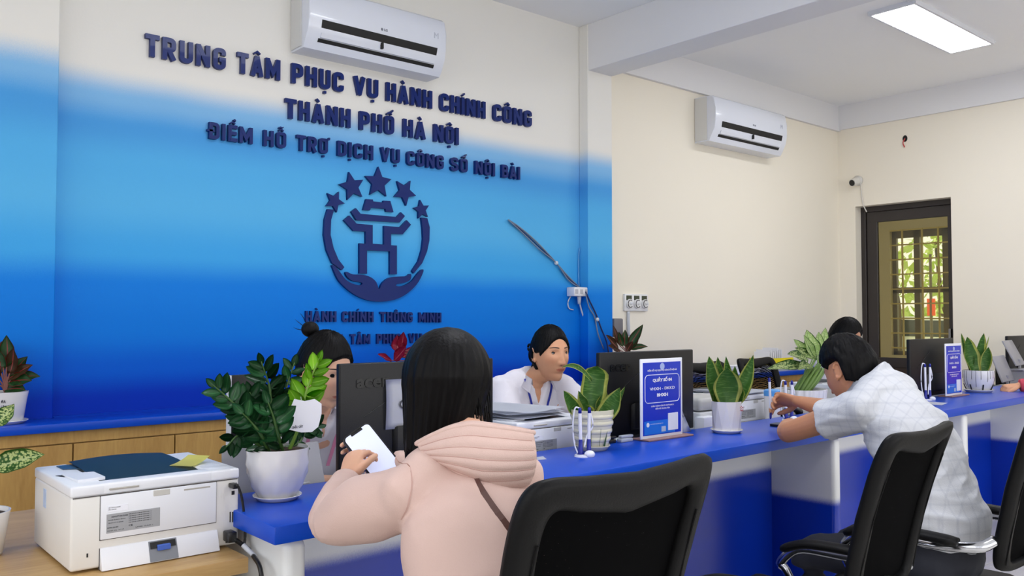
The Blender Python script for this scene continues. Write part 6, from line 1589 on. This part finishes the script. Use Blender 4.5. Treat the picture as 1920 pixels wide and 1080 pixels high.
    top = remesh_object(S.get('topname', 'shirt'), bm, S.get('tvox', 0.006), S['topmat'], t, S.get('tsm', 6), 0.5)
    fo = S.get('folds', fold_fn()); me = top.data; L = wloc(top)
    cos = [v.co.copy() for v in me.vertices]; nos = [v.normal.copy() for v in me.vertices]
    for v, c, n in zip(me.vertices, cos, nos):
        q = fo(c + L, n)
        if S.get('vneck'):
            rel = (c + L) - nb; fx = rel.dot(r); fz = rel.z; ff = rel.dot(f)
            if ff > 0.0:
                hw = (fz + S['vneck']) / S['vneck'] * 0.042
                if hw > 0 and abs(fx) < hw: q = -0.030 * min(1, (hw - abs(fx)) / 0.010 + 0.2)
        v.co = c + n * q
    # --- legs and shoes
    bm = bmesh.new(); kn = []
    for sg, kk in ((-1, 'L'), (1, 'R')):
        h0 = hip + r * 0.08 * sg - up * 0.055; knee = h0 + f * 0.40 * s + r * 0.05 * sg - up * 0.045; ank = Vector((knee.x, knee.y, 0.10)) - f * 0.02
        smooth_tube(bm, [h0, (h0 + knee) / 2 + up * 0.01, knee, (knee + ank) / 2 - f * 0.02, ank], [0.086 * s, 0.074 * s, 0.058 * s, 0.058 * s, 0.05], 20, 4)
        kn.append(ank)
    tube(bm, [hip - up * 0.02, waist - up * 0.05], [(w * 1.0, dp * 1.08), (w * 0.9, dp * 0.95)], 28, up=f, round_cap=True)
    remesh_object('trousers', bm, 0.010, S['legmat'], t, 5, 0.5, fold_fn((12, 12, 12), 0.006, 4))
    for a in kn:
        bm = bmesh.new(); smooth_tube(bm, [Vector((a.x, a.y, 0.045)) - f * 0.05, Vector((a.x, a.y, 0.05)) + f * 0.03, Vector((a.x, a.y, 0.036)) + f * 0.14, Vector((a.x, a.y, 0.03)) + f * 0.19], [(0.036, 0.044), (0.042, 0.048), (0.044, 0.034), (0.034, 0.026)], 16, 4)
        tube(bm, [Vector((a.x, a.y, 0.07)), Vector((a.x, a.y, 0.12))], 0.042, 14)
        obj('shoe', bm, m_black, t, smooth=True)
    return t
def collar(t, nb, f, nr, m, h=0.035, open_=0.6, drop=0.05, tilt=None, lift=0.0):
    """folded shirt collar: band round the neck whose leaves fall open at the front"""
    f = Vector(f + (0,)).normalized(); r = Vector((f.y, -f.x, 0)); up = (tilt or Vector((0, 0, 1))).normalized()
    for sg in (-1, 1):
        def fn(u, v):
            a = open_ * 0.5 + (PI - open_ * 0.5) * u       # 0 front .. pi nape
            fall = drop * (0.55 + 0.45 * (1 - u) ** 2); rad = nr + 0.006 + (0.020 + 0.018 * (1 - u) ** 3) * v
            if v < 0.3: z = h * (v / 0.3); rad = nr + 0.002 + 0.004 * v
            else: z = h - fall * (v - 0.3) / 0.7
            p = f * math.cos(a) * rad * (1.05 + 0.10 * v) + r * sg * math.sin(a) * rad + up * z
            p -= up * (0.028 * (1 - u) ** 4) ; p += f * 0.016 * (1 - u) ** 3
            p += r * sg * 0.012 * v * (1 - u) ** 6
            return Vector(nb) + p + up * lift
        bm = bmesh.new(); surf(bm, fn, 26, 12, 0.0022); obj('collar', bm, m, t, smooth=True)
def shrink_ribbon(t, name, top_obj, pts, width, m, d=(0, 1, 0), lift=0.004, thick=0.0015, sub=6):
    """a flat band lying on a garment: centre line cast along d onto the garment"""
    me = top_obj.data; L = wloc(top_obj); d = Vector(d).normalized()
    bv = BVHTree.FromPolygons([v.co + L for v in me.vertices], [tuple(p.vertices) for p in me.polygons])
    P = []
    for p in catmull(pts, sub):
        hit = bv.ray_cast(p - d * 0.6, d)
        P.append((hit[0] - d * lift) if hit[0] is not None else p)
    tube_path = [P[0]] + [(P[i - 1] + P[i] * 2 + P[i + 1]) / 4 for i in range(1, len(P) - 1)] + [P[-1]]
    bm = bmesh.new(); rings = []
    for i, p in enumerate(tube_path):
        tg = (tube_path[min(i + 1, len(P) - 1)] - tube_path[max(i - 1, 0)]).normalized(); sd = tg.cross(d).normalized()
        rings.append([bm.verts.new(p + sd * a * width / 2 - d * b) for a, b in ((-1, 0), (1, 0), (1, thick), (-1, thick))])
    for i in range(len(rings) - 1):
        for j in range(4): bm.faces.new((rings[i][j], rings[i][(j + 1) % 4], rings[i + 1][(j + 1) % 4], rings[i + 1][j]))
    bm.faces.new(rings[0]); bm.faces.new(rings[-1][::-1])
    return obj(name, bm, m, t)
m_shirt = mat('white_cotton', (226, 222, 230), 0.8, var=0.02, scale=6, bump=0.15, bscale=300, sheen=0.2)
m_trou = mat('dark_trousers', (34, 36, 46), 0.85, var=0.1, bump=0.1)
m_hood = mat('pink_fleece', (214, 184, 174), 0.9, var=0.03, scale=5, bump=0.25, bscale=500, sheen=0.05)
m_redsl = mat('rose_red_cloth', (196, 70, 88), 0.8, var=0.05, bump=0.1)
def weave_material():
    m = mat('grey_white_plaid_shirt', (206, 208, 214), 0.8, var=0.03, scale=10, bump=0.2, bscale=300)
    nt = m.node_tree; N = nt.nodes; L = nt.links; b = N['Principled BSDF']; src = b.inputs['Base Color'].links[0].from_socket
    tc = N.new('ShaderNodeTexCoord'); s = N.new('ShaderNodeSeparateXYZ'); L.new(tc.outputs['Object'], s.inputs[0]); cur = src
    for ax, fr in (('X', 190.0), ('Z', 150.0), ('Y', 190.0)):
        w = N.new('ShaderNodeMath'); w.operation = 'SINE'; mu = N.new('ShaderNodeMath'); mu.operation = 'MULTIPLY'; mu.inputs[1].default_value = fr; L.new(s.outputs[ax], mu.inputs[0]); L.new(mu.outputs[0], w.inputs[0])
        g = N.new('ShaderNodeMapRange'); g.inputs[1].default_value = 0.80; g.inputs[2].default_value = 1.0; g.inputs[4].default_value = 0.30; L.new(w.outputs[0], g.inputs[0])
        k = N.new('ShaderNodeMix'); k.data_type = 'RGBA'; L.new(g.outputs[0], k.inputs[0]); L.new(cur, k.inputs[6]); k.inputs[7].default_value = lin((176, 180, 192)); cur = k.outputs[2]
    L.new(cur, b.inputs['Base Color']); return m
m_plaid = weave_material()

# ---- woman in the pink hoodie, back to us, phone in her left hand
M = head_matrix((1.105, 1.50, 1.103), PI + 0.25, 0.22, 0.0)
ph_c = Vector((1.092, 1.775, 0.925))
S = dict(face=(0.05, 1), hip=(1.03, 1.20, 0.52), waist=(1.035, 1.23, 0.68), chest=(1.04, 1.30, 0.83), sh=(1.055, 1.375, 0.930), sw=0.145, w=0.150, d=0.095, s=0.95, loose=0.016,
    shL=(0.912, 1.375, 0.918), elL=(0.872, 1.585, 0.838), wrL=(0.998, 1.740, 0.880), shR=(1.195, 1.365, 0.918), elR=(1.25, 1.60, 0.87), wrR=(1.14, 1.79, 0.90),
    handL=((0.40, 0.30, 0.62), (0.75, 0.1, -0.45), -1, (0.65, 0.75, 0.6), 0.80, 0.03, 0.9), handR=((-0.3, 0.5, 0.3), (-0.6, -0.2, -0.1), 1, (0.5, 0.6, 0.5), 0.88),
    head=M, neck=0.045, skin=sk_a, topmat=m_hood, topname='hoodie', legmat=m_trou, sleeve=1.93, sr=(0.060, 0.066, 0.046, 0.044, 0.034), tvox=0.006, tsm=7, folds=fold_fn((7, 7, 9), 0.007, 2.0, 0.0015))
pink = seated('person', 'woman with long black hair in a pale pink hoodie holding a phone, seen from behind', S, (1.03, 1.25))
# cuff ribs
cf = Vector(S['wrL']); ce = (Vector(S['wrL']) - Vector(S['elL'])).normalized()
bm = bmesh.new(); tube(bm, [cf - ce * 0.045, cf - ce * 0.035, cf - ce * 0.01, cf - ce * 0.002], [0.036, 0.038, 0.036, 0.032], 24, up=(0, 0, 1)); obj('cuff', bm, m_hood, pink, smooth=True)
# long straight hair
def long_hair():
    bm = bmesh.new(); n = 120; rows = 60; rings = []
    top = 1.232; bot = 0.985; cx, cy = 1.099, 1.495
    f = Vector((math.cos(YAW), math.sin(YAW), 0)); rr = Vector((RX, RY, 0))
    for j in range(rows + 1):
        t = j / rows; ring = []
        for k in range(n):
            a = 2 * PI * k / n
            side = math.cos(a)
            bz = 0.975 + 0.050 * (side * 0.5 + 0.5) + 0.012 * math.sin(a * 9) - 0.012 * max(0, -side)
            z = top - (top - bz) * (t ** 1.0)
            d = (top - z)
            hw = 0.094 * math.sqrt(max(0, 1 - ((0.105 - min(d, 0.105)) / 0.105) ** 2)) * (1 - 0.20 * max(0, (d - 0.12) / 0.13))
            hd = 0.110 * math.sqrt(max(0, 1 - ((0.105 - min(d, 0.105)) / 0.105) ** 2)) * (1 - 0.30 * max(0, (d - 0.10) / 0.14))
            g = 1 + (0.022 * math.sin(a * 31 + t * 5 + 2 * math.sin(a * 4)) + 0.016 * math.sin(a * 17 + 1) ) * min(1, t * 2)
            x = math.cos(a) * (hw * g + 0.0005); y = math.sin(a) * (hd * g + 0.0005)
            sh_ = -0.014 * max(0, t - 0.5) * 2
            p = Vector((cx, cy, z)) + rr * (x + sh_) + f * (y - 0.012 * t)
            ring.append(bm.verts.new(p))
        rings.append(ring)
    for j in range(rows):
        for k in range(n): bm.faces.new((rings[j][k], rings[j][(k + 1) % n], rings[j + 1][(k + 1) % n], rings[j + 1][k]))
    bm.faces.new(rings[0]); bm.faces.new(rings[-1][::-1])
    obj('hair', bm, m_hair, pink, smooth=True)
    bm = bmesh.new(); rnd = random.Random(9)
    for k in range(60):
        a = rnd.uniform(0, 2 * PI); z = rnd.uniform(1.0, 1.1)
        p = Vector((cx, cy, 0)) + rr * math.cos(a) * 0.088 + f * math.sin(a) * 0.09
        tube(bm, catmull([p + Vector((0, 0, z + 0.06)), p + rr * math.cos(a) * 0.004 + Vector((0, 0, z)), p - rr * (0.008 + 0.006 * math.cos(a)) + Vector((0, 0, z - rnd.uniform(0.03, 0.06)))], 3), [0.0014] * 5 + [0.0006] * 2, 4)
    o = obj('hair_strands', bm, m_hair, pink); o['kind'] = 'stuff'
long_hair()
# hood lying on the back, with its stitched rows
def hood():
    f = Vector((math.cos(YAW), math.sin(YAW), 0)); rr = Vector((RX, RY, 0))
    # picture-space measurements turned into a real padded pouch over the shoulders
    c = Vector((1.030, 1.318, 0.970))
    bm = bmesh.new()
    def fn(u, v):
        # u: from the near (picture-left) point round the nape to the far side; v: rim -> pouch bottom
        a = (u - 0.5) * 2
        half = 0.112 * (1 - 0.50 * v ** 2.6)
        x = a * half + 0.004 + 0.030 * v
        zt = 1.070 - 0.012 * a - (0.046 * max(0, -a) ** 1.6) - 0.006 * a * a
        zb = 0.916 + 0.062 * max(0, -a) ** 1.2 + 0.010 * max(0, a) ** 2
        z = zt + (zb - zt) * v
        puff = 0.0030 * abs(math.sin(v * 7.5 * PI))
        bulge = 0.070 * math.sqrt(max(0, 1 - a * a * 0.85)) * (0.55 + 0.62 * math.sin(min(1, v * 1.15) * PI * 0.80)) * (1 - 0.55 * v ** 4)
        y = -bulge - puff
        return c + rr * x + f * (y + 0.018) + Vector((0, 0, z - 0.99))
    surf(bm, fn, 44, 60)
    # inner lining so the pouch is a closed volume
    def fn2(u, v):
        p = fn(u, v); a = (u - 0.5) * 2
        return p + f * (0.022 + 0.03 * math.sqrt(max(0, 1 - a * a)) * (1 - v))
    surf(bm, fn2, 44, 60)
    h = obj('hood', bm, m_hood, pink, smooth=True)
    for vv in (0.02, 0.985):
        bm = bmesh.new(); tube(bm, [fn(q / 40, vv) + f * 0.004 for q in range(41)], 0.0055, 8, round_cap=True); obj('hood_hem', bm, m_hood, h, smooth=True)
    for k in range(1, 8):
        bm = bmesh.new(); tube(bm, [fn(q / 40, k / 7.5) - f * 0.0002 for q in range(1, 40)], 0.0009, 5); obj('stitch_line', bm, mat('pink_stitch', (196, 158, 148), 0.9), h)
hood()
hoodie = [o for o in COL.objects if o.parent is pink and o.name.startswith('hoodie')][0]
bag = thing('shoulder_bag', 'brown bag strap crossing the back of the pink hoodie', 'bag', (1.1, 1.2, 0.6))
m_brown = mat('brown_leather', (84, 50, 42), 0.45, var=0.1)
ln = Vector((0.65, 0.76, 0))
A = onY(1.22, 850, 862); B = onY(1.20, 905, 935); C_ = onY(1.17, 960, 1003); D_ = onY(1.16, 1010, 1075); E_ = onY(1.18, 1050, 1150)
shrink_ribbon(bag, 'strap', hoodie, [A, B, C_, D_, E_], 0.014, m_brown, d=(0.62, 0.78, 0), lift=0.003)
bm = bmesh.new(); box(bm, 1.225, 1.26, 1.22, 1.40, 0.46, 0.60, 0.015, 3); obj('bag_body', bm, m_brown, bag, angle=40)
# raglan seam
for pts in ([onY(1.3, 742, 858), onY(1.3, 768, 905), onY(1.28, 760, 960), onY(1.27, 742, 1000)],):
    shrink_ribbon(pink, 'sleeve_seam', hoodie, pts, 0.002, MATS['pink_stitch'], d=(0.62, 0.78, 0), lift=0.0012, thick=0.0005)
nrm = (Vector((1.10, 1.50, 1.10)) - ph_c).normalized(); nrm = (nrm + Vector((-0.45, -0.1, 0.0))).normalized()
up_ = Vector((-0.42, 0.35, 0.80)); up_ = (up_ - nrm * up_.dot(nrm)).normalized(); xx = (-nrm).cross(up_).normalized()
PM = Matrix((xx, -nrm, up_)).transposed().to_4x4(); PM.translation = ph_c
phone_body('mobile_phone', 'black phone with a lit pale screen held by the woman in pink', PM, w=0.078, h=0.155, screen=mat('phone_screen_lit', (190, 196, 226), 0.1, emit=(196, 204, 236, 0.55)))

# ---- man in the short-sleeved shirt writing at the counter
M = head_matrix((2.925, 1.560, 1.062), PI - 0.25, 0.50, 0.0)
S = dict(face=(0.06, 1), hip=(2.855, 1.22, 0.53), waist=(2.86, 1.25, 0.68), chest=(2.885, 1.33, 0.85), sh=(2.91, 1.425, 0.985), sw=0.18, w=0.152, d=0.11, loose=0.014,
    shL=(2.745, 1.43, 0.950), elL=(2.800, 1.725, 0.842), wrL=(3.02, 1.86, 0.835), shR=(3.085, 1.42, 0.955), elR=(3.17, 1.69, 0.875), wrR=(3.165, 1.915, 0.915),
    handL=((1, 0.2, 0), (0, 0.1, -1), 1, (0.2, 0.3, 0.2), 0.98), handR=((0.05, 1, 0.03), (-0.75, 0.1, -0.65), -1, ((0.55, 0.7, 0.5), (0.7, 0.8, 0.6), (0.9, 0.9, 0.6), (1.0, 0.9, 0.6)), 1.0, 0.02, 0.9),
    head=M, neck=0.058, skin=sk_c, topmat=m_plaid, legmat=m_trou, sleeve=0.50, sr=(0.066, 0.068, 0.072), tvox=0.006, tsm=6, hem=0.07, folds=fold_fn((7, 7, 17), 0.012, 5.0, 0.002))
man = seated('person', 'man with short black hair in a pale short-sleeved shirt writing at the counter', S, (2.9, 1.25))
def line_m(th, ap, pp):
    z = math.sin(th)
    lim = 0.52 if ap < 0.9 else (0.52 - (ap - 0.9) * 1.05 if ap < 1.75 else (-0.37 - (ap - 1.75) * 0.35))
    lim = max(lim, -0.62)
    if 1.15 <= ap < 1.90: lim = max(lim, 0.30 - 0.9 * max(0, abs(ap - 1.55) - 0.2))
    return z - lim
hair_cap(man, M, line_m, 0.018, rough=0.004, top=0.010)
add_eyes(man, M, closed=True)
collar(man, Vector((2.915, 1.44, 1.012)), (0.06, 1), 0.062, m_plaid, h=0.034, drop=0.045, tilt=Vector((0, 0.35, 1)))
pn = thing('pen', 'blue and white pen in the writing hand above the counter', 'pen', (3.2, 2.0, 0.93))
w_ = Vector(S['wrR']) + Vector((-0.028, 0.105, -0.008))
bm = bmesh.new(); tube(bm, [w_ + Vector((0.006, 0.01, 0.08)), w_ + Vector((-0.002, 0, -0.045))], 0.0052, 12); obj('barrel', bm, m_pw, pn, angle=40)
bm = bmesh.new(); tube(bm, [w_ + Vector((-0.002, 0, -0.045)), w_ + Vector((-0.004, 0, -0.066)), w_ + Vector((-0.005, 0, -0.072))], [0.0054, 0.0045, 0.001], 12); obj('tip', bm, m_pb, pn, smooth=True)
bm = bmesh.new(); tube(bm, [w_ + Vector((0.006, 0.01, 0.08)), w_ + Vector((0.007, 0.012, 0.097))], 0.0056, 12); obj('cap', bm, m_pb, pn, angle=40)

# ---- older clerk in a white shirt
HC = (2.530, 2.705, 1.098)
M = head_matrix(HC, -0.14, 0.04, 0.0, 0.98)
fc = (-0.30, -0.95)
S = dict(face=fc, hip=(2.55, 2.90, 0.52), waist=(2.54, 2.88, 0.66), chest=(2.52, 2.83, 0.82), sh=(2.505, 2.785, 0.955), sw=0.155, w=0.155, d=0.10, s=0.93, loose=0.012,
    elR=(2.30, 2.66, 0.74), wrR=(2.42, 2.52, 0.745), elL=(2.73, 2.62, 0.74), wrL=(2.58, 2.50, 0.745),
    handL=((-0.9, -0.3, 0), (0, 0, -1), 1, (0.2, 0.3, 0.2), 0.9), handR=((0.9, -0.3, 0), (0, 0, -1), 1, (0.2, 0.3, 0.2), 0.9),
    head=M, neck=0.047, skin=sk_b, topmat=m_shirt, legmat=m_trou, sleeve=1.3, sr=(0.062, 0.066, 0.062, 0.055, 0.05), vneck=0.115, folds=fold_fn((9, 9, 11), 0.007, 8.0, 0.001))
w2 = seated('person', 'older clerk with tied black hair in a white shirt and blue lanyard, looking up', S, (2.54, 2.88))
def line_w(th, ap, pp):
    z = math.sin(th); lim = 0.60 - 0.16 * (ap / 0.6) ** 2 if ap < 0.6 else (0.44 - (ap - 0.6) * 0.80 if ap < 1.35 else -0.16 - (ap - 1.35) * 1.1)
    if 1.25 < ap < 1.72: lim = max(lim, 0.02 + 0.25 * abs(ap - 1.55))
    return z - max(lim, -0.66)
def bun(M, c, r, loop=False):
    def f(bm):
        p = M @ Vector(c)
        if loop:
            tube(bm, [p + M.to_3x3() @ Vector((0.0, 0.012 * math.cos(a), 0.014 * math.sin(a))) for a in [q * 0.5 for q in range(13)]], 0.005, 8)
            ellipsoid(bm, M @ Vector((0, 0.100, -0.01)), (0.042, 0.026, 0.045), M.to_3x3())
            ellipsoid(bm, M @ Vector((0, 0.070, -0.065)), (0.045, 0.03, 0.04), M.to_3x3())
        else:
            ellipsoid(bm, p, r, M.to_3x3())
            for k in range(3, 6): 
                a = k * 0.7; tube(bm, [p + M.to_3x3() @ Vector((0.018 * math.cos(a), 0.01, 0.018 * math.sin(a))), p + M.to_3x3() @ Vector((0.032 * math.cos(a), 0.03, 0.036 * math.sin(a) + 0.005)), p + M.to_3x3() @ Vector((0.036 * math.cos(a) , 0.042, 0.040 * math.sin(a) + 0.008))], [0.0015, 0.0009, 0.0003], 4)
    return f
hair_cap(w2, M, line_w, 0.008, rough=0.002, extra=bun(M, (-0.02, 0.128, 0.02), None, True), top=0.006)
add_eyes(w2, M)
nb2 = Vector(S['sh']) + Vector((0, 0, 0.040))
collar(w2, nb2, fc, 0.050, m_shirt, h=0.030, open_=1.1, drop=0.062)
shirt2 = [o for o in COL.objects if o.parent is w2 and o.name.startswith('shirt')][0]
fv = Vector(fc + (0,)).normalized(); rv = Vector((fv.y, -fv.x, 0))
m_lany = mat('blue_lanyard', (28, 44, 150), 0.6)
for sg in (-1, 1):
    P = [nb2 + rv * sg * 0.062 + fv * 0.035 + Vector((0, 0, 0.00)), nb2 + rv * sg * 0.048 + fv * 0.09 + Vector((0, 0, -0.07)), nb2 + rv * sg * 0.026 + fv * 0.12 + Vector((0, 0, -0.15)), nb2 + rv * sg * 0.006 + fv * 0.12 + Vector((0, 0, -0.24))]
    shrink_ribbon(w2, 'lanyard', shirt2, P, 0.009, m_lany, d=-fv, lift=0.003)
P = [nb2 + fv * 0.1 + Vector((0, 0, -0.12)), nb2 + fv * 0.1 + Vector((0, 0, -0.18)), nb2 + fv * 0.12 + Vector((0, 0, -0.30))]
shrink_ribbon(w2, 'button_placket', shirt2, P, 0.024, m_shirt, d=-fv, lift=0.002)

# ---- young clerk with a bun, head bowed
HC = (1.335, 2.475, 1.090)
M = head_matrix(HC, 0.26, 0.34, -0.06, 0.97)
fc = (-0.05, -1.0)
S = dict(face=fc, hip=(1.40, 2.86, 0.52), waist=(1.40, 2.80, 0.66), chest=(1.39, 2.70, 0.80), sh=(1.375, 2.600, 0.925), sw=0.150, w=0.145, d=0.095, s=0.92, loose=0.012,
    elR=(1.155, 2.50, 0.76), wrR=(1.24, 2.33, 0.772), elL=(1.60, 2.58, 0.76), wrL=(1.50, 2.49, 0.765),
    handL=((-0.7, -0.4, 0), (0, 0, -1), 1, (0.3, 0.3, 0.2), 0.88), handR=((0.8, -0.35, -0.05), (0, 0, -1), 1, (0.3, 0.4, 0.3), 0.88),
    head=M, neck=0.045, skin=sk_a, topmat=m_shirt, legmat=m_trou, sleeve=0.95, sr=(0.060, 0.060, 0.062), vneck=0.10, folds=fold_fn((9, 9, 11), 0.006, 12.0, 0.001))
w1 = seated('person', 'young clerk with a hair bun and pink lanyard looking down beside the monitor', S, (1.4, 2.8))
def line_y(th, ap, pp):
    z = math.sin(th); lim = 0.56 - 0.10 * (ap / 0.6) ** 2 if ap < 0.6 else (0.46 - (ap - 0.6) * 0.85 if ap < 1.35 else -0.14 - (ap - 1.35) * 1.0)
    if 1.25 < ap < 1.72: lim = max(lim, 0.02 + 0.25 * abs(ap - 1.55))
    return z - max(lim, -0.66)
hair_cap(w1, M, line_y, 0.010, rough=0.002, extra=bun(M, (-0.012, 0.085, 0.108), (0.030, 0.028, 0.026)), top=0.006)
add_eyes(w1, M, closed=True)
nb1 = Vector(S['sh']) + Vector((0, -0.005, 0.036))
collar(w1, nb1, fc, 0.049, m_shirt, h=0.028, open_=0.9, drop=0.058, tilt=Vector((0, -0.3, 1)))
shirt1 = [o for o in COL.objects if o.parent is w1 and o.name.startswith('shirt')][0]
fv = Vector(fc + (0,)).normalized(); rv = Vector((fv.y, -fv.x, 0)); m_lp = mat('pink_lanyard', (232, 150, 186), 0.6)
for sg in (-1, 1):
    P = [nb1 + rv * sg * 0.060 + fv * 0.05 + Vector((0, 0, -0.01)), nb1 + rv * sg * 0.052 + fv * 0.08 + Vector((0, 0, -0.09)), nb1 + rv * sg * 0.040 + fv * 0.09 + Vector((0, 0, -0.20))]
    shrink_ribbon(w1, 'lanyard', shirt1, P, 0.012, m_lp, d=-fv, lift=0.003)

# ---- clerk mostly hidden behind the man
M = head_matrix((5.19, 2.80, 1.120), 0.1, 0.3, 0.0)
S = dict(face=(0, -1), hip=(5.20, 3.0, 0.52), waist=(5.20, 2.98, 0.66), chest=(5.20, 2.93, 0.82), sh=(5.20, 2.88, 0.965), sw=0.155, w=0.15, d=0.10, s=0.93,
    elR=(4.98, 2.74, 0.76), wrR=(5.08, 2.56, 0.765), elL=(5.42, 2.74, 0.76), wrL=(5.32, 2.56, 0.765),
    handL=((-0.7, -0.5, 0), (0, 0, -1), 1), handR=((0.7, -0.5, 0), (0, 0, -1), 1), head=M, neck=0.047, skin=sk_b, topmat=m_shirt, legmat=m_trou, sleeve=1.3, vox=0.005, tvox=0.008)
w3 = seated('person', 'dark-haired clerk almost hidden behind the head of the writing man', S, (5.2, 3.0))
hair_cap(w3, M, line_w, 0.016, rough=0.003, top=0.012); add_eyes(w3, M, closed=True)
# ---- customer at the picture's edge, only hand and sleeve in view
M = head_matrix((6.38, 1.52, 1.13), PI, 0.2, 0.0)
S = dict(face=(-0.1, 1), hip=(6.35, 1.22, 0.53), waist=(6.35, 1.24, 0.68), chest=(6.36, 1.31, 0.86), sh=(6.37, 1.40, 0.985), sw=0.16, w=0.15, d=0.1, s=0.95,
    elL=(6.05, 1.70, 0.86), wrL=(5.865, 2.03, 0.835), elR=(6.58, 1.68, 0.86), wrR=(6.45, 1.92, 0.84),
    handL=((-0.75, 0.65, -0.1), (0.1, 0.2, -1), 1, (0.5, 0.6, 0.5), 0.92), handR=((-0.6, 0.8, 0), (0, 0, -1), -1), head=M, skin=sk_b, topmat=m_redsl, legmat=m_trou, sleeve=1.99, vox=0.0045, tvox=0.008)
w4 = seated('person', 'customer in a rose red top whose hand rests on the far counter', S, (6.35, 1.25))
hair_cap(w4, M, line_m, 0.016)
for p_ in (pink, man, w1, w2, w3, w4): del_ = p_.pop('_skin', None)
